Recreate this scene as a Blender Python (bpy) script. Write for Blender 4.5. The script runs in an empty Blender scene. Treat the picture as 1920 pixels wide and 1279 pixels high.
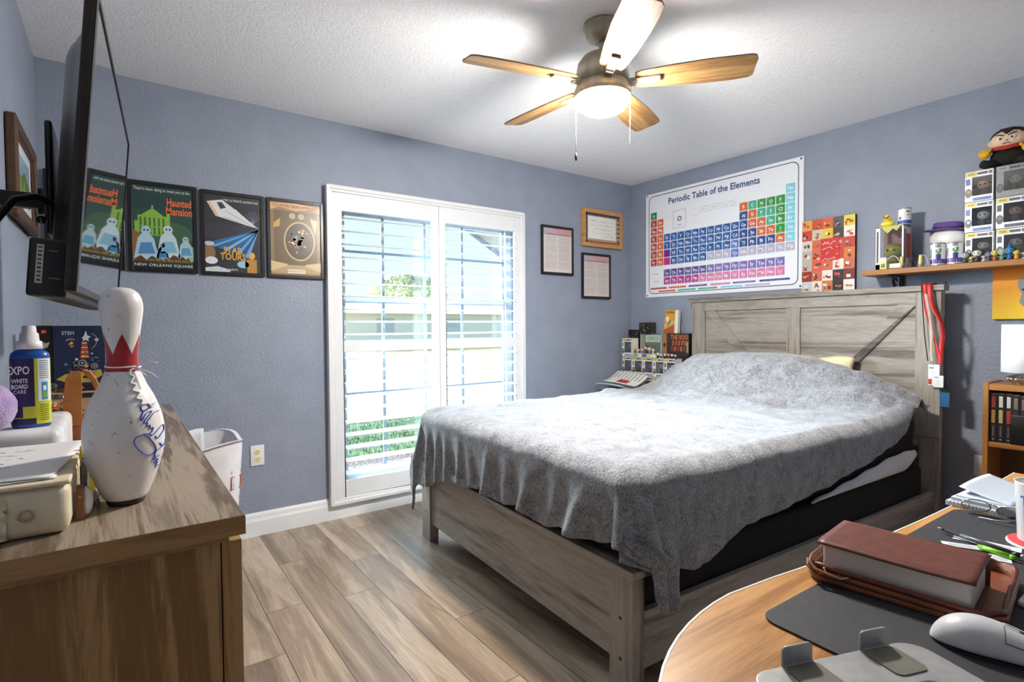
import bpy, bmesh, math, random
from mathutils import Vector, Matrix
random.seed(7)
SC = bpy.context.scene
COL = SC.collection
PI = math.pi

# ------------------------------------------------------------------ camera, world, lights, exposure
D, WX, H = 3.328, 4.049, 2.44          # window wall y, right wall x, ceiling z
YB = -1.35                             # wall behind the camera
cam_d = bpy.data.cameras.new('camera'); cam = bpy.data.objects.new('camera', cam_d); COL.objects.link(cam)
fw = Vector((0.58712076, 0.80905534, -0.02680808)); rt = Vector((0.80922372, -0.58746306, -0.00664259)); up = Vector((0.02112298, 0.01779373, 0.99961853))
cam.matrix_world = Matrix(((rt.x, up.x, -fw.x, 0.29616), (rt.y, up.y, -fw.y, 0), (rt.z, up.z, -fw.z, 1.18209), (0, 0, 0, 1)))
cam_d.sensor_fit = 'HORIZONTAL'; cam_d.sensor_width = 36; cam_d.lens = 1011.93 * 36 / 1920; cam_d.clip_start = 0.02; cam_d.clip_end = 300
SC.camera = cam
SC.view_settings.view_transform = 'Standard'; SC.view_settings.look = 'None'
SC.view_settings.exposure = 1.95; SC.view_settings.gamma = 1.0; SC.view_settings.use_curve_mapping = False
w = bpy.data.worlds.new('world'); SC.world = w; w.use_nodes = True
nt = w.node_tree; bg = nt.nodes['Background']
tc = nt.nodes.new('ShaderNodeTexCoord'); sep = nt.nodes.new('ShaderNodeSeparateXYZ'); rp = nt.nodes.new('ShaderNodeValToRGB')
nt.links.new(tc.outputs['Generated'], sep.inputs[0]); nt.links.new(sep.outputs['Z'], rp.inputs[0]); nt.links.new(rp.outputs[0], bg.inputs[0])
rp.color_ramp.elements[0].position = 0.0; rp.color_ramp.elements[0].color = (0.93, 0.97, 1.0, 1)
rp.color_ramp.elements[1].position = 0.45; rp.color_ramp.elements[1].color = (0.50, 0.76, 1.0, 1)
e_ = rp.color_ramp.elements.new(0.16); e_.color = (0.74, 0.92, 1.0, 1)
bg.inputs[1].default_value = 0.37

def sun(name, direction, strength, angle, col):
    l = bpy.data.lights.new(name, 'SUN'); l.energy = strength; l.angle = math.radians(angle); l.color = col
    o = bpy.data.objects.new(name, l); COL.objects.link(o)
    o.rotation_euler = Vector(direction).to_track_quat('-Z', 'Y').to_euler(); o.location = (2, 8, 6)
    return o
sun('sun', (0.30, -0.92, -0.27), 11.5, 45, (0.94, 0.97, 1.0))

# ------------------------------------------------------------------ materials
MATS = {}
def srgb(h):
    if isinstance(h, (tuple, list)): c = [v / 255 for v in h]
    else: c = [int(h[i:i + 2], 16) / 255 for i in (0, 2, 4)]
    return tuple(((v + 0.055) / 1.055) ** 2.4 if v > 0.04045 else v / 12.92 for v in c) + (1,)
def flat(h, rough=0.5, metal=0.0, spec=0.5):
    k = ('flat', h, rough, metal, spec)
    if k not in MATS:
        m = bpy.data.materials.new('flat_' + str(h)); m.use_nodes = True; b = m.node_tree.nodes['Principled BSDF']
        b.inputs['Base Color'].default_value = srgb(h); b.inputs['Roughness'].default_value = rough; b.inputs['Metallic'].default_value = metal
        b.inputs['Specular IOR Level'].default_value = spec
        MATS[k] = m
    return MATS[k]
def N(m, t, **kw):
    n = m.node_tree.nodes.new(t)
    for k, v in kw.items():
        if k in n.inputs: n.inputs[k].default_value = v
        else: setattr(n, k, v)
    return n
def noisy(name, c1, c2, scale=20, rough=0.6, bump=0.0, bscale=None, metal=0.0, detail=4, stretch=(1, 1, 1), sheen=0.0, bdist=0.01, spec=0.5, thr=(0.35, 0.65)):
    k = ('noisy', name)
    if k in MATS: return MATS[k]
    m = bpy.data.materials.new(name); m.use_nodes = True; L = m.node_tree.links; b = m.node_tree.nodes['Principled BSDF']
    tcn = N(m, 'ShaderNodeTexCoord'); mp = N(m, 'ShaderNodeMapping'); mp.inputs['Scale'].default_value = stretch
    L.new(tcn.outputs['Object'], mp.inputs[0])
    nz = N(m, 'ShaderNodeTexNoise', Scale=scale, Detail=detail); L.new(mp.outputs[0], nz.inputs['Vector'])
    r = N(m, 'ShaderNodeValToRGB'); r.color_ramp.elements[0].position = thr[0]; r.color_ramp.elements[1].position = thr[1]
    r.color_ramp.elements[0].color = srgb(c1); r.color_ramp.elements[1].color = srgb(c2)
    L.new(nz.outputs[0], r.inputs[0]); L.new(r.outputs[0], b.inputs['Base Color'])
    b.inputs['Roughness'].default_value = rough; b.inputs['Metallic'].default_value = metal; b.inputs['Specular IOR Level'].default_value = spec
    if sheen: b.inputs['Sheen Weight'].default_value = sheen
    if bump:
        n2 = N(m, 'ShaderNodeTexNoise', Scale=bscale or scale * 3, Detail=3); L.new(mp.outputs[0], n2.inputs['Vector'])
        bp = N(m, 'ShaderNodeBump', Strength=bump, Distance=bdist); L.new(n2.outputs[0], bp.inputs['Height']); L.new(bp.outputs[0], b.inputs['Normal'])
    MATS[k] = m
    return m
def wood(name, dark, mid, light, axis='X', scale=1.0, rough=0.5, bump=0.25, rings=0.5, spec=0.4):
    k = ('wood', name)
    if k in MATS: return MATS[k]
    m = bpy.data.materials.new(name); m.use_nodes = True; L = m.node_tree.links; b = m.node_tree.nodes['Principled BSDF']
    tcn = N(m, 'ShaderNodeTexCoord'); mp = N(m, 'ShaderNodeMapping')
    st = {'X': (0.07, 1, 1), 'Y': (1, 0.07, 1), 'Z': (1, 1, 0.07)}[axis]
    mp.inputs['Scale'].default_value = [s * scale for s in st]; L.new(tcn.outputs['Object'], mp.inputs[0])
    n1 = N(m, 'ShaderNodeTexNoise', Scale=7.0, Detail=6, Roughness=0.6, Distortion=0.6); L.new(mp.outputs[0], n1.inputs['Vector'])
    n2 = N(m, 'ShaderNodeTexNoise', Scale=90.0, Detail=6, Roughness=0.7); L.new(mp.outputs[0], n2.inputs['Vector'])
    mul = N(m, 'ShaderNodeMath', operation='MULTIPLY'); mul.inputs[1].default_value = 26.0 * rings + 4; L.new(n1.outputs[0], mul.inputs[0])
    sn = N(m, 'ShaderNodeMath', operation='SINE'); L.new(mul.outputs[0], sn.inputs[0])
    m1 = N(m, 'ShaderNodeMath', operation='MULTIPLY_ADD'); m1.inputs[1].default_value = 0.13 * rings * 2; L.new(sn.outputs[0], m1.inputs[0]); L.new(n1.outputs[0], m1.inputs[2])
    m2 = N(m, 'ShaderNodeMath', operation='MULTIPLY_ADD'); m2.inputs[1].default_value = 0.62; L.new(n2.outputs[0], m2.inputs[0]); L.new(m1.outputs[0], m2.inputs[2])
    r = N(m, 'ShaderNodeValToRGB'); cr = r.color_ramp
    cr.elements[0].position = 0.58; cr.elements[0].color = srgb(dark); cr.elements[1].position = 1.05 if False else 1.0; cr.elements[1].color = srgb(light)
    e = cr.elements.new(0.79); e.color = srgb(mid)
    L.new(m2.outputs[0], r.inputs[0]); L.new(r.outputs[0], b.inputs['Base Color'])
    b.inputs['Roughness'].default_value = rough; b.inputs['Specular IOR Level'].default_value = spec
    bp = N(m, 'ShaderNodeBump', Strength=bump, Distance=0.002); L.new(m2.outputs[0], bp.inputs['Height']); L.new(bp.outputs[0], b.inputs['Normal'])
    MATS[k] = m
    return m
def glass(name, col='ffffff', rough=0.02, thin=True, alpha=0.12):
    k = ('glass', name)
    if k in MATS: return MATS[k]
    m = bpy.data.materials.new(name); m.use_nodes = True; nd = m.node_tree; L = nd.links
    for n in list(nd.nodes):
        if n.type == 'BSDF_PRINCIPLED': nd.nodes.remove(n)
    out = [n for n in nd.nodes if n.type == 'OUTPUT_MATERIAL'][0]
    tr = N(m, 'ShaderNodeBsdfTransparent'); tr.inputs[0].default_value = srgb(col)
    gl = N(m, 'ShaderNodeBsdfGlossy'); gl.inputs['Roughness'].default_value = rough
    mx = N(m, 'ShaderNodeMixShader'); fr = N(m, 'ShaderNodeFresnel', IOR=1.45); ad = N(m, 'ShaderNodeMath', operation='ADD'); ad.inputs[1].default_value = alpha - 0.04; ad.use_clamp = True
    L.new(fr.outputs[0], ad.inputs[0]); L.new(ad.outputs[0], mx.inputs[0]); L.new(tr.outputs[0], mx.inputs[1]); L.new(gl.outputs[0], mx.inputs[2]); L.new(mx.outputs[0], out.inputs[0])
    MATS[k] = m
    return m
def emit(name, col, strength):
    m = bpy.data.materials.new(name); m.use_nodes = True; b = m.node_tree.nodes['Principled BSDF']
    b.inputs['Base Color'].default_value = srgb('ffffff'); b.inputs['Emission Color'].default_value = col; b.inputs['Emission Strength'].default_value = strength
    return m

M_WALL = noisy('wall_paint', (140, 149, 166), (146, 155, 172), 6, 0.5, bump=0.5, bscale=70, bdist=0.007, spec=0.5)
M_CEIL = noisy('ceiling_paint', 'f6f7f8', 'fbfbfc', 30, 0.8, bump=0.6, bscale=85, bdist=0.006)
M_TRIM = noisy('white_trim', 'e2e5e9', 'eaecef', 8, 0.35)
M_SHUT = noisy('shutter_white', 'dcdee1', 'e2e4e6', 5, 0.38)
M_BLACK = noisy('black_plastic', '15130f', '1c1917', 60, 0.35)
M_BLACKF = noisy('black_frame', '100f11', '19181a', 50, 0.3)
M_BRONZE = noisy('dark_brown_plastic', '241a14', '30231b', 30, 0.28)
M_BRUSH = noisy('brushed_nickel', 'aaa18d', 'b9b09b', 40, 0.42, metal=0.6, stretch=(1, 1, 0.1))
M_BEDW = wood('bed_grey_wood_x', '6a635a', '8b8379', 'a7a098', 'X', 1.6, 0.5, 0.3, 0.45)
M_BEDWY = wood('bed_grey_wood_y', '6a635a', '8b8379', 'a7a098', 'Y', 1.6, 0.5, 0.3, 0.45)
M_BEDWZ = wood('bed_grey_wood_z', '6a635a', '8b8379', 'a7a098', 'Z', 1.6, 0.5, 0.3, 0.45)
M_DRES = wood('dresser_oak_z', '8a6338', '9c7346', 'b48c5a', 'Z', 3.0, 0.45, 0.4, 0.8)
M_DRESY = wood('dresser_oak_y', '6c5a49', '857463', 'a39381', 'Y', 3.0, 0.33, 0.5, 0.8)
M_DRESX = wood('dresser_oak_x', '8a6338', '9c7346', 'b08856', 'X', 3.0, 0.45, 0.35, 0.5)
M_DESK = wood('desk_oak', '996527', 'b57f40', 'c79455', 'X', 2.6, 0.38, 0.1, 0.4)
M_SHELF = wood('shelf_walnut', '6e4220', '8e5a2e', 'a5713f', 'Y', 1.0, 0.4, 0.1, 0.4)
M_CASE = wood('bookcase_oak', '7f4c20', '9d6530', 'b37b42', 'Z', 1.0, 0.4, 0.1, 0.5)
M_BLADE = wood('fan_blade_oak', '5c4226', '8c6a40', 'b08d5c', 'X', 2.2, 0.45, 0.1, 0.6)
M_LEATH = noisy('brown_leather', '5a2a1c', '6e3525', 60, 0.42, bump=0.25, bscale=500, bdist=0.001)
M_LEATH2 = noisy('tan_brown_leather', '6e3a1e', '8a4c28', 30, 0.45, bump=0.3, bscale=300, bdist=0.001)
M_TAN = noisy('tan_leather', 'b06a30', 'c07a3c', 30, 0.5)
M_BLK_FAB = noisy('black_fabric', '0b0b0d', '131316', 150, 0.9, bump=0.3, bscale=500, bdist=0.001)
M_GLASS = glass('clear_glass')

def floor_mat():
    m = bpy.data.materials.new('floor_planks'); m.use_nodes = True; L = m.node_tree.links; b = m.node_tree.nodes['Principled BSDF']
    def MA(op, x, y=None, z=None):
        n = N(m, 'ShaderNodeMath', operation=op)
        for i, v in enumerate((x, y, z)):
            if v is None: continue
            if isinstance(v, (int, float)): n.inputs[i].default_value = v
            else: L.new(v, n.inputs[i])
        return n.outputs[0]
    tcn = N(m, 'ShaderNodeTexCoord'); sp = N(m, 'ShaderNodeSeparateXYZ'); L.new(tcn.outputs['Object'], sp.inputs[0])
    PW, PL = .1525, 1.22
    cx = MA('DIVIDE', MA('ADD', sp.outputs[0], -.912 + 6 * PW), PW); col = MA('FLOOR', cx); fx = MA('FRACT', cx)
    # where each row of planks starts
    r = N(m, 'ShaderNodeValToRGB'); cr = r.color_ramp; cr.interpolation = 'CONSTANT'; rr_ = random.Random(9)
    known = {5: 1.165, 6: .40, 7: 1.11, 8: .225, 9: .66, 10: .976, 4: .83}
    L.new(MA('DIVIDE', MA('ADD', col, .5), 30.0), r.inputs[0])
    for k in range(30):
        v = known.get(k, rr_.random() * PL) / PL; c = (v, rr_.random(), rr_.random(), 1)
        if k == 0: cr.elements[0].position = 0; cr.elements[0].color = c
        elif k == 1: cr.elements[1].position = k / 30; cr.elements[1].color = c
        else: cr.elements.new(k / 30).color = c
    sc_ = N(m, 'ShaderNodeSeparateColor'); L.new(r.outputs[0], sc_.inputs[0])
    cy = MA('SUBTRACT', MA('DIVIDE', sp.outputs[1], PL), sc_.outputs[0]); row = MA('FLOOR', cy); fy = MA('FRACT', cy)
    ex = MA('MULTIPLY', MA('MINIMUM', fx, MA('SUBTRACT', 1.0, fx)), PW); ey = MA('MULTIPLY', MA('MINIMUM', fy, MA('SUBTRACT', 1.0, fy)), PL)
    seam = MA('LESS_THAN', MA('MINIMUM', ex, ey), .0014)
    cb = N(m, 'ShaderNodeCombineXYZ'); L.new(col, cb.inputs[0]); L.new(row, cb.inputs[1]); wn = N(m, 'ShaderNodeTexWhiteNoise', noise_dimensions='3D'); L.new(cb.outputs[0], wn.inputs['Vector'])
    ofs = N(m, 'ShaderNodeVectorMath', operation='MULTIPLY_ADD'); L.new(wn.outputs['Color'], ofs.inputs[0]); ofs.inputs[1].default_value = (17, 23, 9); L.new(tcn.outputs['Object'], ofs.inputs[2])
    mp2 = N(m, 'ShaderNodeMapping'); mp2.inputs['Scale'].default_value = (1, 0.10, 1); L.new(ofs.outputs[0], mp2.inputs[0])
    mp3 = N(m, 'ShaderNodeMapping'); mp3.inputs['Scale'].default_value = (1, 0.03, 1); L.new(ofs.outputs[0], mp3.inputs[0])
    n1 = N(m, 'ShaderNodeTexNoise', Scale=10.0, Detail=4, Roughness=0.55, Distortion=0.9); L.new(mp2.outputs[0], n1.inputs['Vector'])
    n2 = N(m, 'ShaderNodeTexNoise', Scale=230.0, Detail=3, Roughness=0.6); L.new(mp3.outputs[0], n2.inputs['Vector'])
    rings = MA('SINE', MA('MULTIPLY', n1.outputs[0], 60.0))
    a = MA('MULTIPLY_ADD', n2.outputs[0], .42, MA('MULTIPLY_ADD', rings, .03, n1.outputs[0]))
    c = MA('MULTIPLY_ADD', wn.outputs['Value'], .17, a)
    r2 = N(m, 'ShaderNodeValToRGB'); cr = r2.color_ramp; cr.elements[0].position = 0.50; cr.elements[0].color = srgb((108, 91, 77)); cr.elements[1].position = 1.02 if False else 1.0; cr.elements[1].color = srgb((186, 169, 150))
    e = cr.elements.new(0.78); e.color = srgb((150, 132, 113)); L.new(c, r2.inputs[0])
    mx = N(m, 'ShaderNodeMix', data_type='RGBA'); L.new(seam, mx.inputs[0]); L.new(r2.outputs[0], mx.inputs[6]); mx.inputs[7].default_value = srgb('3a2e25')
    L.new(mx.outputs[2], b.inputs['Base Color']); b.inputs['Roughness'].default_value = 0.30; b.inputs['Specular IOR Level'].default_value = 0.6
    bp = N(m, 'ShaderNodeBump', Strength=0.22, Distance=0.0015); L.new(MA('SUBTRACT', a, seam), bp.inputs['Height']); L.new(bp.outputs[0], b.inputs['Normal'])
    return m

# ------------------------------------------------------------------ mesh helpers
_txt = {}
def text_mesh(s, bold=False):
    if (s, bold) not in _txt:
        cu = bpy.data.curves.new('t', 'FONT'); cu.body = s; cu.size = 1.0; cu.resolution_u = 2; cu.align_x = 'CENTER'; cu.align_y = 'CENTER'; cu.offset = 0.02 if bold else 0.0
        o = bpy.data.objects.new('t', cu); COL.objects.link(o)
        bpy.context.view_layer.update()
        me = bpy.data.meshes.new_from_object(o.evaluated_get(bpy.context.evaluated_depsgraph_get()))
        vs = [v.co.copy() for v in me.vertices]; fs = [tuple(p.vertices) for p in me.polygons]
        bpy.data.objects.remove(o); bpy.data.curves.remove(cu); bpy.data.meshes.remove(me)
        xs = [v.x for v in vs] or [0]; ys = [v.y for v in vs] or [0]
        cx, cy = (min(xs) + max(xs)) / 2, (min(ys) + max(ys)) / 2
        vs = [Vector((v.x - cx, v.y - cy, 0)) for v in vs]
        _txt[(s, bold)] = (vs, fs, max(xs) - min(xs), max(ys) - min(ys))
    return _txt[(s, bold)]

class MB:
    def __init__(self, origin=(0, 0, 0), mat=None):
        self.v = []; self.f = []; self.m = []; self.mats = []; self.s = []; self.o = Vector(origin); self.cur = mat
    def mi(self, m):
        m = m or self.cur
        if m not in self.mats: self.mats.append(m)
        return self.mats.index(m)
    def add(self, vs, fs, m=None, smooth=False, M=None):
        b = len(self.v); i = self.mi(m)
        self.v += [(M @ Vector(v)) if M else Vector(v) for v in vs]
        for f in fs: self.f.append([b + k for k in f]); self.m.append(i); self.s.append(smooth)
        return self
    def box(self, x0, x1, y0, y1, z0, z1, m=None, M=None, taper=0, bev=0):
        if bev:
            bm = bmesh.new(); bmesh.ops.create_cube(bm, size=1)
            for v in bm.verts: v.co = Vector(((x0 + x1) / 2 + v.co.x * (x1 - x0), (y0 + y1) / 2 + v.co.y * (y1 - y0), (z0 + z1) / 2 + v.co.z * (z1 - z0)))
            bmesh.ops.bevel(bm, geom=list(bm.edges), offset=bev, segments=3, affect='EDGES', profile=0.5)
            return self.bm(bm, m, True, M)
        vs = [(x, y, z) for z in (z0, z1) for x, y in ((x0, y0), (x1, y0), (x1, y1), (x0, y1))]
        return self.add(vs, [(3, 2, 1, 0), (4, 5, 6, 7), (0, 1, 5, 4), (1, 2, 6, 5), (2, 3, 7, 6), (3, 0, 4, 7)], m, False, M)
    def bm(self, bm, m=None, smooth=False, M=None):
        bm.verts.ensure_lookup_table(); bm.verts.index_update()
        self.add([v.co.copy() for v in bm.verts], [[v.index for v in f.verts] for f in bm.faces], m, smooth, M); bm.free(); return self
    def prism(self, pts, a, lo, hi, m=None, M=None, smooth=False):
        # pts 2D polygon, extruded along axis a ('x','y','z') from lo to hi
        def P(p, h): return {'x': (h, p[0], p[1]), 'y': (p[0], h, p[1]), 'z': (p[0], p[1], h)}[a]
        n = len(pts); vs = [P(p, lo) for p in pts] + [P(p, hi) for p in pts]
        fs = [tuple(reversed(range(n))), tuple(range(n, 2 * n))] + [(i, (i + 1) % n, n + (i + 1) % n, n + i) for i in range(n)]
        return self.add(vs, fs, m, smooth, M)
    def lathe(self, prof, c=(0, 0, 0), seg=32, m=None, M=None, sx=1, sy=1, smooth=True, a0=0, a1=2 * PI):
        full = abs(a1 - a0 - 2 * PI) < 1e-6; k = seg if full else seg + 1
        vs = [(c[0] + r * sx * math.cos(a0 + (a1 - a0) * j / seg), c[1] + r * sy * math.sin(a0 + (a1 - a0) * j / seg), c[2] + z) for r, z in prof for j in range(k)]
        fs = []
        for i in range(len(prof) - 1):
            for j in range(seg):
                j2 = (j + 1) % k
                fs.append((i * k + j, i * k + j2, (i + 1) * k + j2, (i + 1) * k + j))
        self.add(vs, fs, m, smooth, M)
        return self
    def tube(self, pts, r, seg=8, m=None, M=None, closed=False, flatten=None):
        pts = [Vector(p) for p in pts]; n = len(pts); vs = []; prev = None
        rs = r if isinstance(r, (list, tuple)) else [r] * n
        for i, p in enumerate(pts):
            if closed: t = pts[(i + 1) % n] - pts[i - 1]
            else: t = pts[min(i + 1, n - 1)] - pts[max(i - 1, 0)]
            t.normalize()
            if prev is None: a = t.cross(Vector((0, 0, 1)));  a = a if a.length > 0.05 else t.cross(Vector((1, 0, 0)))
            else: a = prev - t * prev.dot(t)
            if a.length < 1e-6: a = t.cross(Vector((1, 0.3, 0)))
            a.normalize(); prev = a; b = t.cross(a)
            for j in range(seg):
                an = 2 * PI * j / seg; vs.append(p + a * rs[i] * math.cos(an) + b * rs[i] * math.sin(an) * (flatten or 1))
        fs = [(i * seg + j, i * seg + (j + 1) % seg, ((i + 1) % n) * seg + (j + 1) % seg, ((i + 1) % n) * seg + j) for i in range(n if closed else n - 1) for j in range(seg)]
        if not closed: fs += [tuple(reversed(range(seg))), tuple((n - 1) * seg + j for j in range(seg))]
        return self.add(vs, fs, m, True, M)
    def cyl(self, p0, p1, r, seg=16, m=None, M=None, r1=None):
        p0, p1 = Vector(p0), Vector(p1); t = (p1 - p0).normalized(); a = t.cross(Vector((0, 0, 1))); a = a if a.length > .05 else t.cross(Vector((1, 0, 0))); a.normalize(); b = t.cross(a); r1 = r if r1 is None else r1
        vs = [p0 + (a * math.cos(2 * PI * j / seg) + b * math.sin(2 * PI * j / seg)) * r for j in range(seg)] + [p1 + (a * math.cos(2 * PI * j / seg) + b * math.sin(2 * PI * j / seg)) * r1 for j in range(seg)]
        self.add(vs, [(j, (j + 1) % seg, seg + (j + 1) % seg, seg + j) for j in range(seg)], m, True, M)
        self.add(vs[:seg], [tuple(reversed(range(seg)))], m, False, M); self.add(vs[seg:], [tuple(range(seg))], m, False, M)
        return self
    def ball(self, c, r, m=None, M=None, seg=20, fn=None):
        rx, ry, rz = r if isinstance(r, (tuple, list)) else (r, r, r); vs = []; rings = max(6, seg // 2)
        for i in range(rings + 1):
            t = PI * i / rings
            for j in range(seg):
                d = Vector((math.sin(t) * math.cos(2 * PI * j / seg), math.sin(t) * math.sin(2 * PI * j / seg), math.cos(t)))
                k = fn(d) if fn else 1
                vs.append((c[0] + d.x * rx * k, c[1] + d.y * ry * k, c[2] + d.z * rz * k))
        fs = [(i * seg + j, (i + 1) * seg + j, (i + 1) * seg + (j + 1) % seg, i * seg + (j + 1) % seg) for i in range(rings) for j in range(seg)]
        return self.add(vs, fs, m, True, M)
    def grid(self, fn, nu, nv, m=None, smooth=True, M=None):
        vs = [fn(i / nu, j / nv) for i in range(nu + 1) for j in range(nv + 1)]
        fs = [(i * (nv + 1) + j, (i + 1) * (nv + 1) + j, (i + 1) * (nv + 1) + j + 1, i * (nv + 1) + j + 1) for i in range(nu) for j in range(nv)]
        return self.add(vs, fs, m, smooth, M)
    def build(self, name, parent=None, bevel=0, sub=0, solid=0, M=None, segs=2):
        me = bpy.data.meshes.new(name); me.from_pydata([tuple(v - self.o) for v in self.v], [], self.f)
        for m in self.mats: me.materials.append(m)
        me.polygons.foreach_set('material_index', self.m); me.polygons.foreach_set('use_smooth', self.s)
        bm = bmesh.new(); bm.from_mesh(me); bmesh.ops.remove_doubles(bm, verts=bm.verts, dist=1e-6)
        bmesh.ops.recalc_face_normals(bm, faces=bm.faces) if not getattr(self, 'keep', False) else None
        bm.to_mesh(me); bm.free(); me.update()
        o = bpy.data.objects.new(name, me); COL.objects.link(o)
        if parent: o.parent = parent
        else: o.location = self.o
        if solid: md = o.modifiers.new('s', 'SOLIDIFY'); md.thickness = solid; md.offset = 0
        if bevel:
            md = o.modifiers.new('b', 'BEVEL'); md.width = bevel; md.segments = segs; md.limit_method = 'ANGLE'; md.angle_limit = math.radians(40); md.harden_normals = False
        if sub: md = o.modifiers.new('u', 'SUBSURF'); md.levels = sub; md.render_levels = sub
        return o

def tag(o, label, cat, group=None):
    o['label'] = label; o['category'] = cat
    if group: o['group'] = group
    return o
def thing(name, label, cat, loc=(0, 0, 0), rz=0, group=None):
    o = bpy.data.objects.new(name, None); COL.objects.link(o); o.location = loc; o.rotation_euler = (0, 0, rz); o.empty_display_size = 0.05
    return tag(o, label, cat, group)
def struct(mb, name, **kw):
    o = mb.build(name, **kw); o['kind'] = 'structure'; return o
def copy_tree(o, parent=None):
    c = o.copy(); COL.objects.link(c)
    if parent: c.parent = parent
    for ch in list(o.children): copy_tree(ch, c)
    return c

class Art:
    """flat printed matter on a plane: origin O (lower left), right R, up U"""
    def __init__(self, mb, O, R, U, rough=0.45):
        self.mb = mb; self.O = Vector(O); self.R = Vector(R).normalized(); self.U = Vector(U).normalized(); self.n = self.R.cross(self.U); self.rough = rough
    def P(self, x, y, l): return self.O + self.R * x + self.U * y + self.n * (0.0004 * l)
    def poly(self, pts, col, l=1):
        self.mb.add([self.P(x, y, l) for x, y in pts], [tuple(range(len(pts)))], flat(col, self.rough)); return self
    def rect(self, x0, y0, x1, y1, col, l=1): return self.poly([(x0, y0), (x1, y0), (x1, y1), (x0, y1)], col, l)
    def ell(self, cx, cy, rx, ry, col, l=1, n=20, a0=0, a1=2 * PI):
        return self.poly([(cx + rx * math.cos(a0 + (a1 - a0) * i / n), cy + ry * math.sin(a0 + (a1 - a0) * i / n)) for i in range(n)], col, l)
    def line(self, pts, w_, col, l=1):
        for (x0, y0), (x1, y1) in zip(pts, pts[1:]):
            d = Vector((x1 - x0, y1 - y0)); 
            if d.length < 1e-7: continue
            d.normalize(); nx, ny = -d.y * w_ / 2, d.x * w_ / 2; ex, ey = d.x * w_ * .3, d.y * w_ * .3
            self.poly([(x0 + nx - ex, y0 + ny - ey), (x0 - nx - ex, y0 - ny - ey), (x1 - nx + ex, y1 - ny + ey), (x1 + nx + ex, y1 + ny + ey)], col, l)
        return self
    def text(self, s, cx, cy, h, col, l=2, width=None, bold=False, rot=0, sx=1.0):
        vs, fs, tw, th = text_mesh(s, bold); k = h / max(0.72, 0.01); kx = k * sx
        if width: kx = width / max(tw, 1e-3)
        c, sn = math.cos(rot), math.sin(rot)
        self.mb.add([self.P(cx + v.x * kx * c - v.y * k * sn, cy + v.x * kx * sn + v.y * k * c, l) for v in vs], fs, flat(col, self.rough)); return self
    def scribble(self, x0, x1, y, h, col, l=2, seed=0, w_=None):
        rnd = random.Random(seed); x = x0; pts = []
        while x < x1:
            pts.append((x, y + rnd.uniform(-h / 2, h / 2)))
            x += h * 0.45
            if rnd.random() < 0.16:
                if len(pts) > 1: self.line(pts, w_ or h * 0.14, col, l)
                pts = []; x += h * 0.7
        if len(pts) > 1: self.line(pts, w_ or h * 0.14, col, l)
        return self
# ------------------------------------------------------------------ room shell
b = MB((0, YB, 0), floor_mat()); b.add([(-0.15, YB, 0), (WX + .15, YB, 0), (WX + .15, D + .12, 0), (-0.15, D + .12, 0), (-.15, YB, -.1), (WX + .15, YB, -.1), (WX + .15, D + .12, -.1), (-.15, D + .12, -.1)], [(0, 1, 2, 3), (7, 6, 5, 4), (0, 4, 5, 1), (1, 5, 6, 2), (2, 6, 7, 3), (3, 7, 4, 0)])
b.o = Vector((0, 0, 0)); struct(b, 'floor')
struct(MB((0, 0, 0), M_CEIL).box(-.15, WX + .15, YB - .1, D + .25, H, H + .12), 'ceiling')
struct(MB((0, 0, 0), M_WALL).box(-.12, 0, YB, D, 0, H), 'wall_left')
struct(MB((0, 0, 0), M_WALL).box(WX, WX + .12, YB, D, 0, H), 'wall_right')
struct(MB((0, 0, 0), M_WALL).box(-.12, WX + .12, YB - .12, YB, 0, H), 'wall_front')
OX0, OX1, OZ0, OZ1, OD = 1.40, 2.77, 0.16, 1.97, 0.20     # window opening
b = MB((0, 0, 0), M_WALL)
b.box(-.12, OX0, D, D + OD, -.1, H).box(OX1, WX + .12, D, D + OD, -.1, H).box(OX0, OX1, D, D + OD, OZ1, H).box(OX0, OX1, D, D + OD, -.1, OZ0)
struct(b, 'wall_back')
def baseboard(name, p0, p1, nrm):
    p0, p1, nrm = Vector(p0), Vector(p1), Vector(nrm); prof = [(0, 0), (.016, 0), (.016, .085), (.011, .10), (.009, .118), (.003, .132), (0, .132)]
    vs = [p + nrm * d + Vector((0, 0, z)) for p in (p0, p1) for d, z in prof]; n = len(prof)
    struct(MB((0, 0, 0), M_TRIM).add(vs, [(i, (i + 1) % n, n + (i + 1) % n, n + i) for i in range(n)] + [tuple(range(n)), tuple(range(n, 2 * n))]), name)
baseboard('baseboard_back', (0, D, 0), (WX, D, 0), (0, -1, 0))
baseboard('baseboard_left', (0, YB, 0), (0, D - .016, 0), (1, 0, 0))
baseboard('baseboard_right', (WX, YB, 0), (WX, D - .016, 0), (-1, 0, 0))
# window behind the shutters: vinyl frame, two sashes with grilles
M_VINYL = noisy('window_vinyl', 'a9b4bd', 'b4bfc8', 10, 0.4)
M_GRID = noisy('window_grille', '7d8f9c', '8798a5', 10, 0.45)
win = bpy.data.objects.new('window_1', None); COL.objects.link(win); win['kind'] = 'structure'; win.location = (OX0, D + .1, OZ0)
WO = (OX0, D + .1, OZ0)
def rect_frame(b, x0, x1, z0, z1, t, y0, y1, m=None):
    b.box(x0, x0 + t, y0, y1, z0, z1, m).box(x1 - t, x1, y0, y1, z0, z1, m).box(x0 + t, x1 - t, y0, y1, z0, z0 + t, m).box(x0 + t, x1 - t, y0, y1, z1 - t, z1, m); return b
b = MB(WO, M_VINYL); rect_frame(b, OX0, OX1, OZ0, OZ1, .035, D + .075, D + .165)
b.box(OX1 - .06, OX1 - .035, D + .075, D + .10, OZ0 + .03, OZ1 - .03).box(OX0 + .035, OX0 + .06, D + .075, D + .10, OZ0 + .03, OZ1 - .03)
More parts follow.
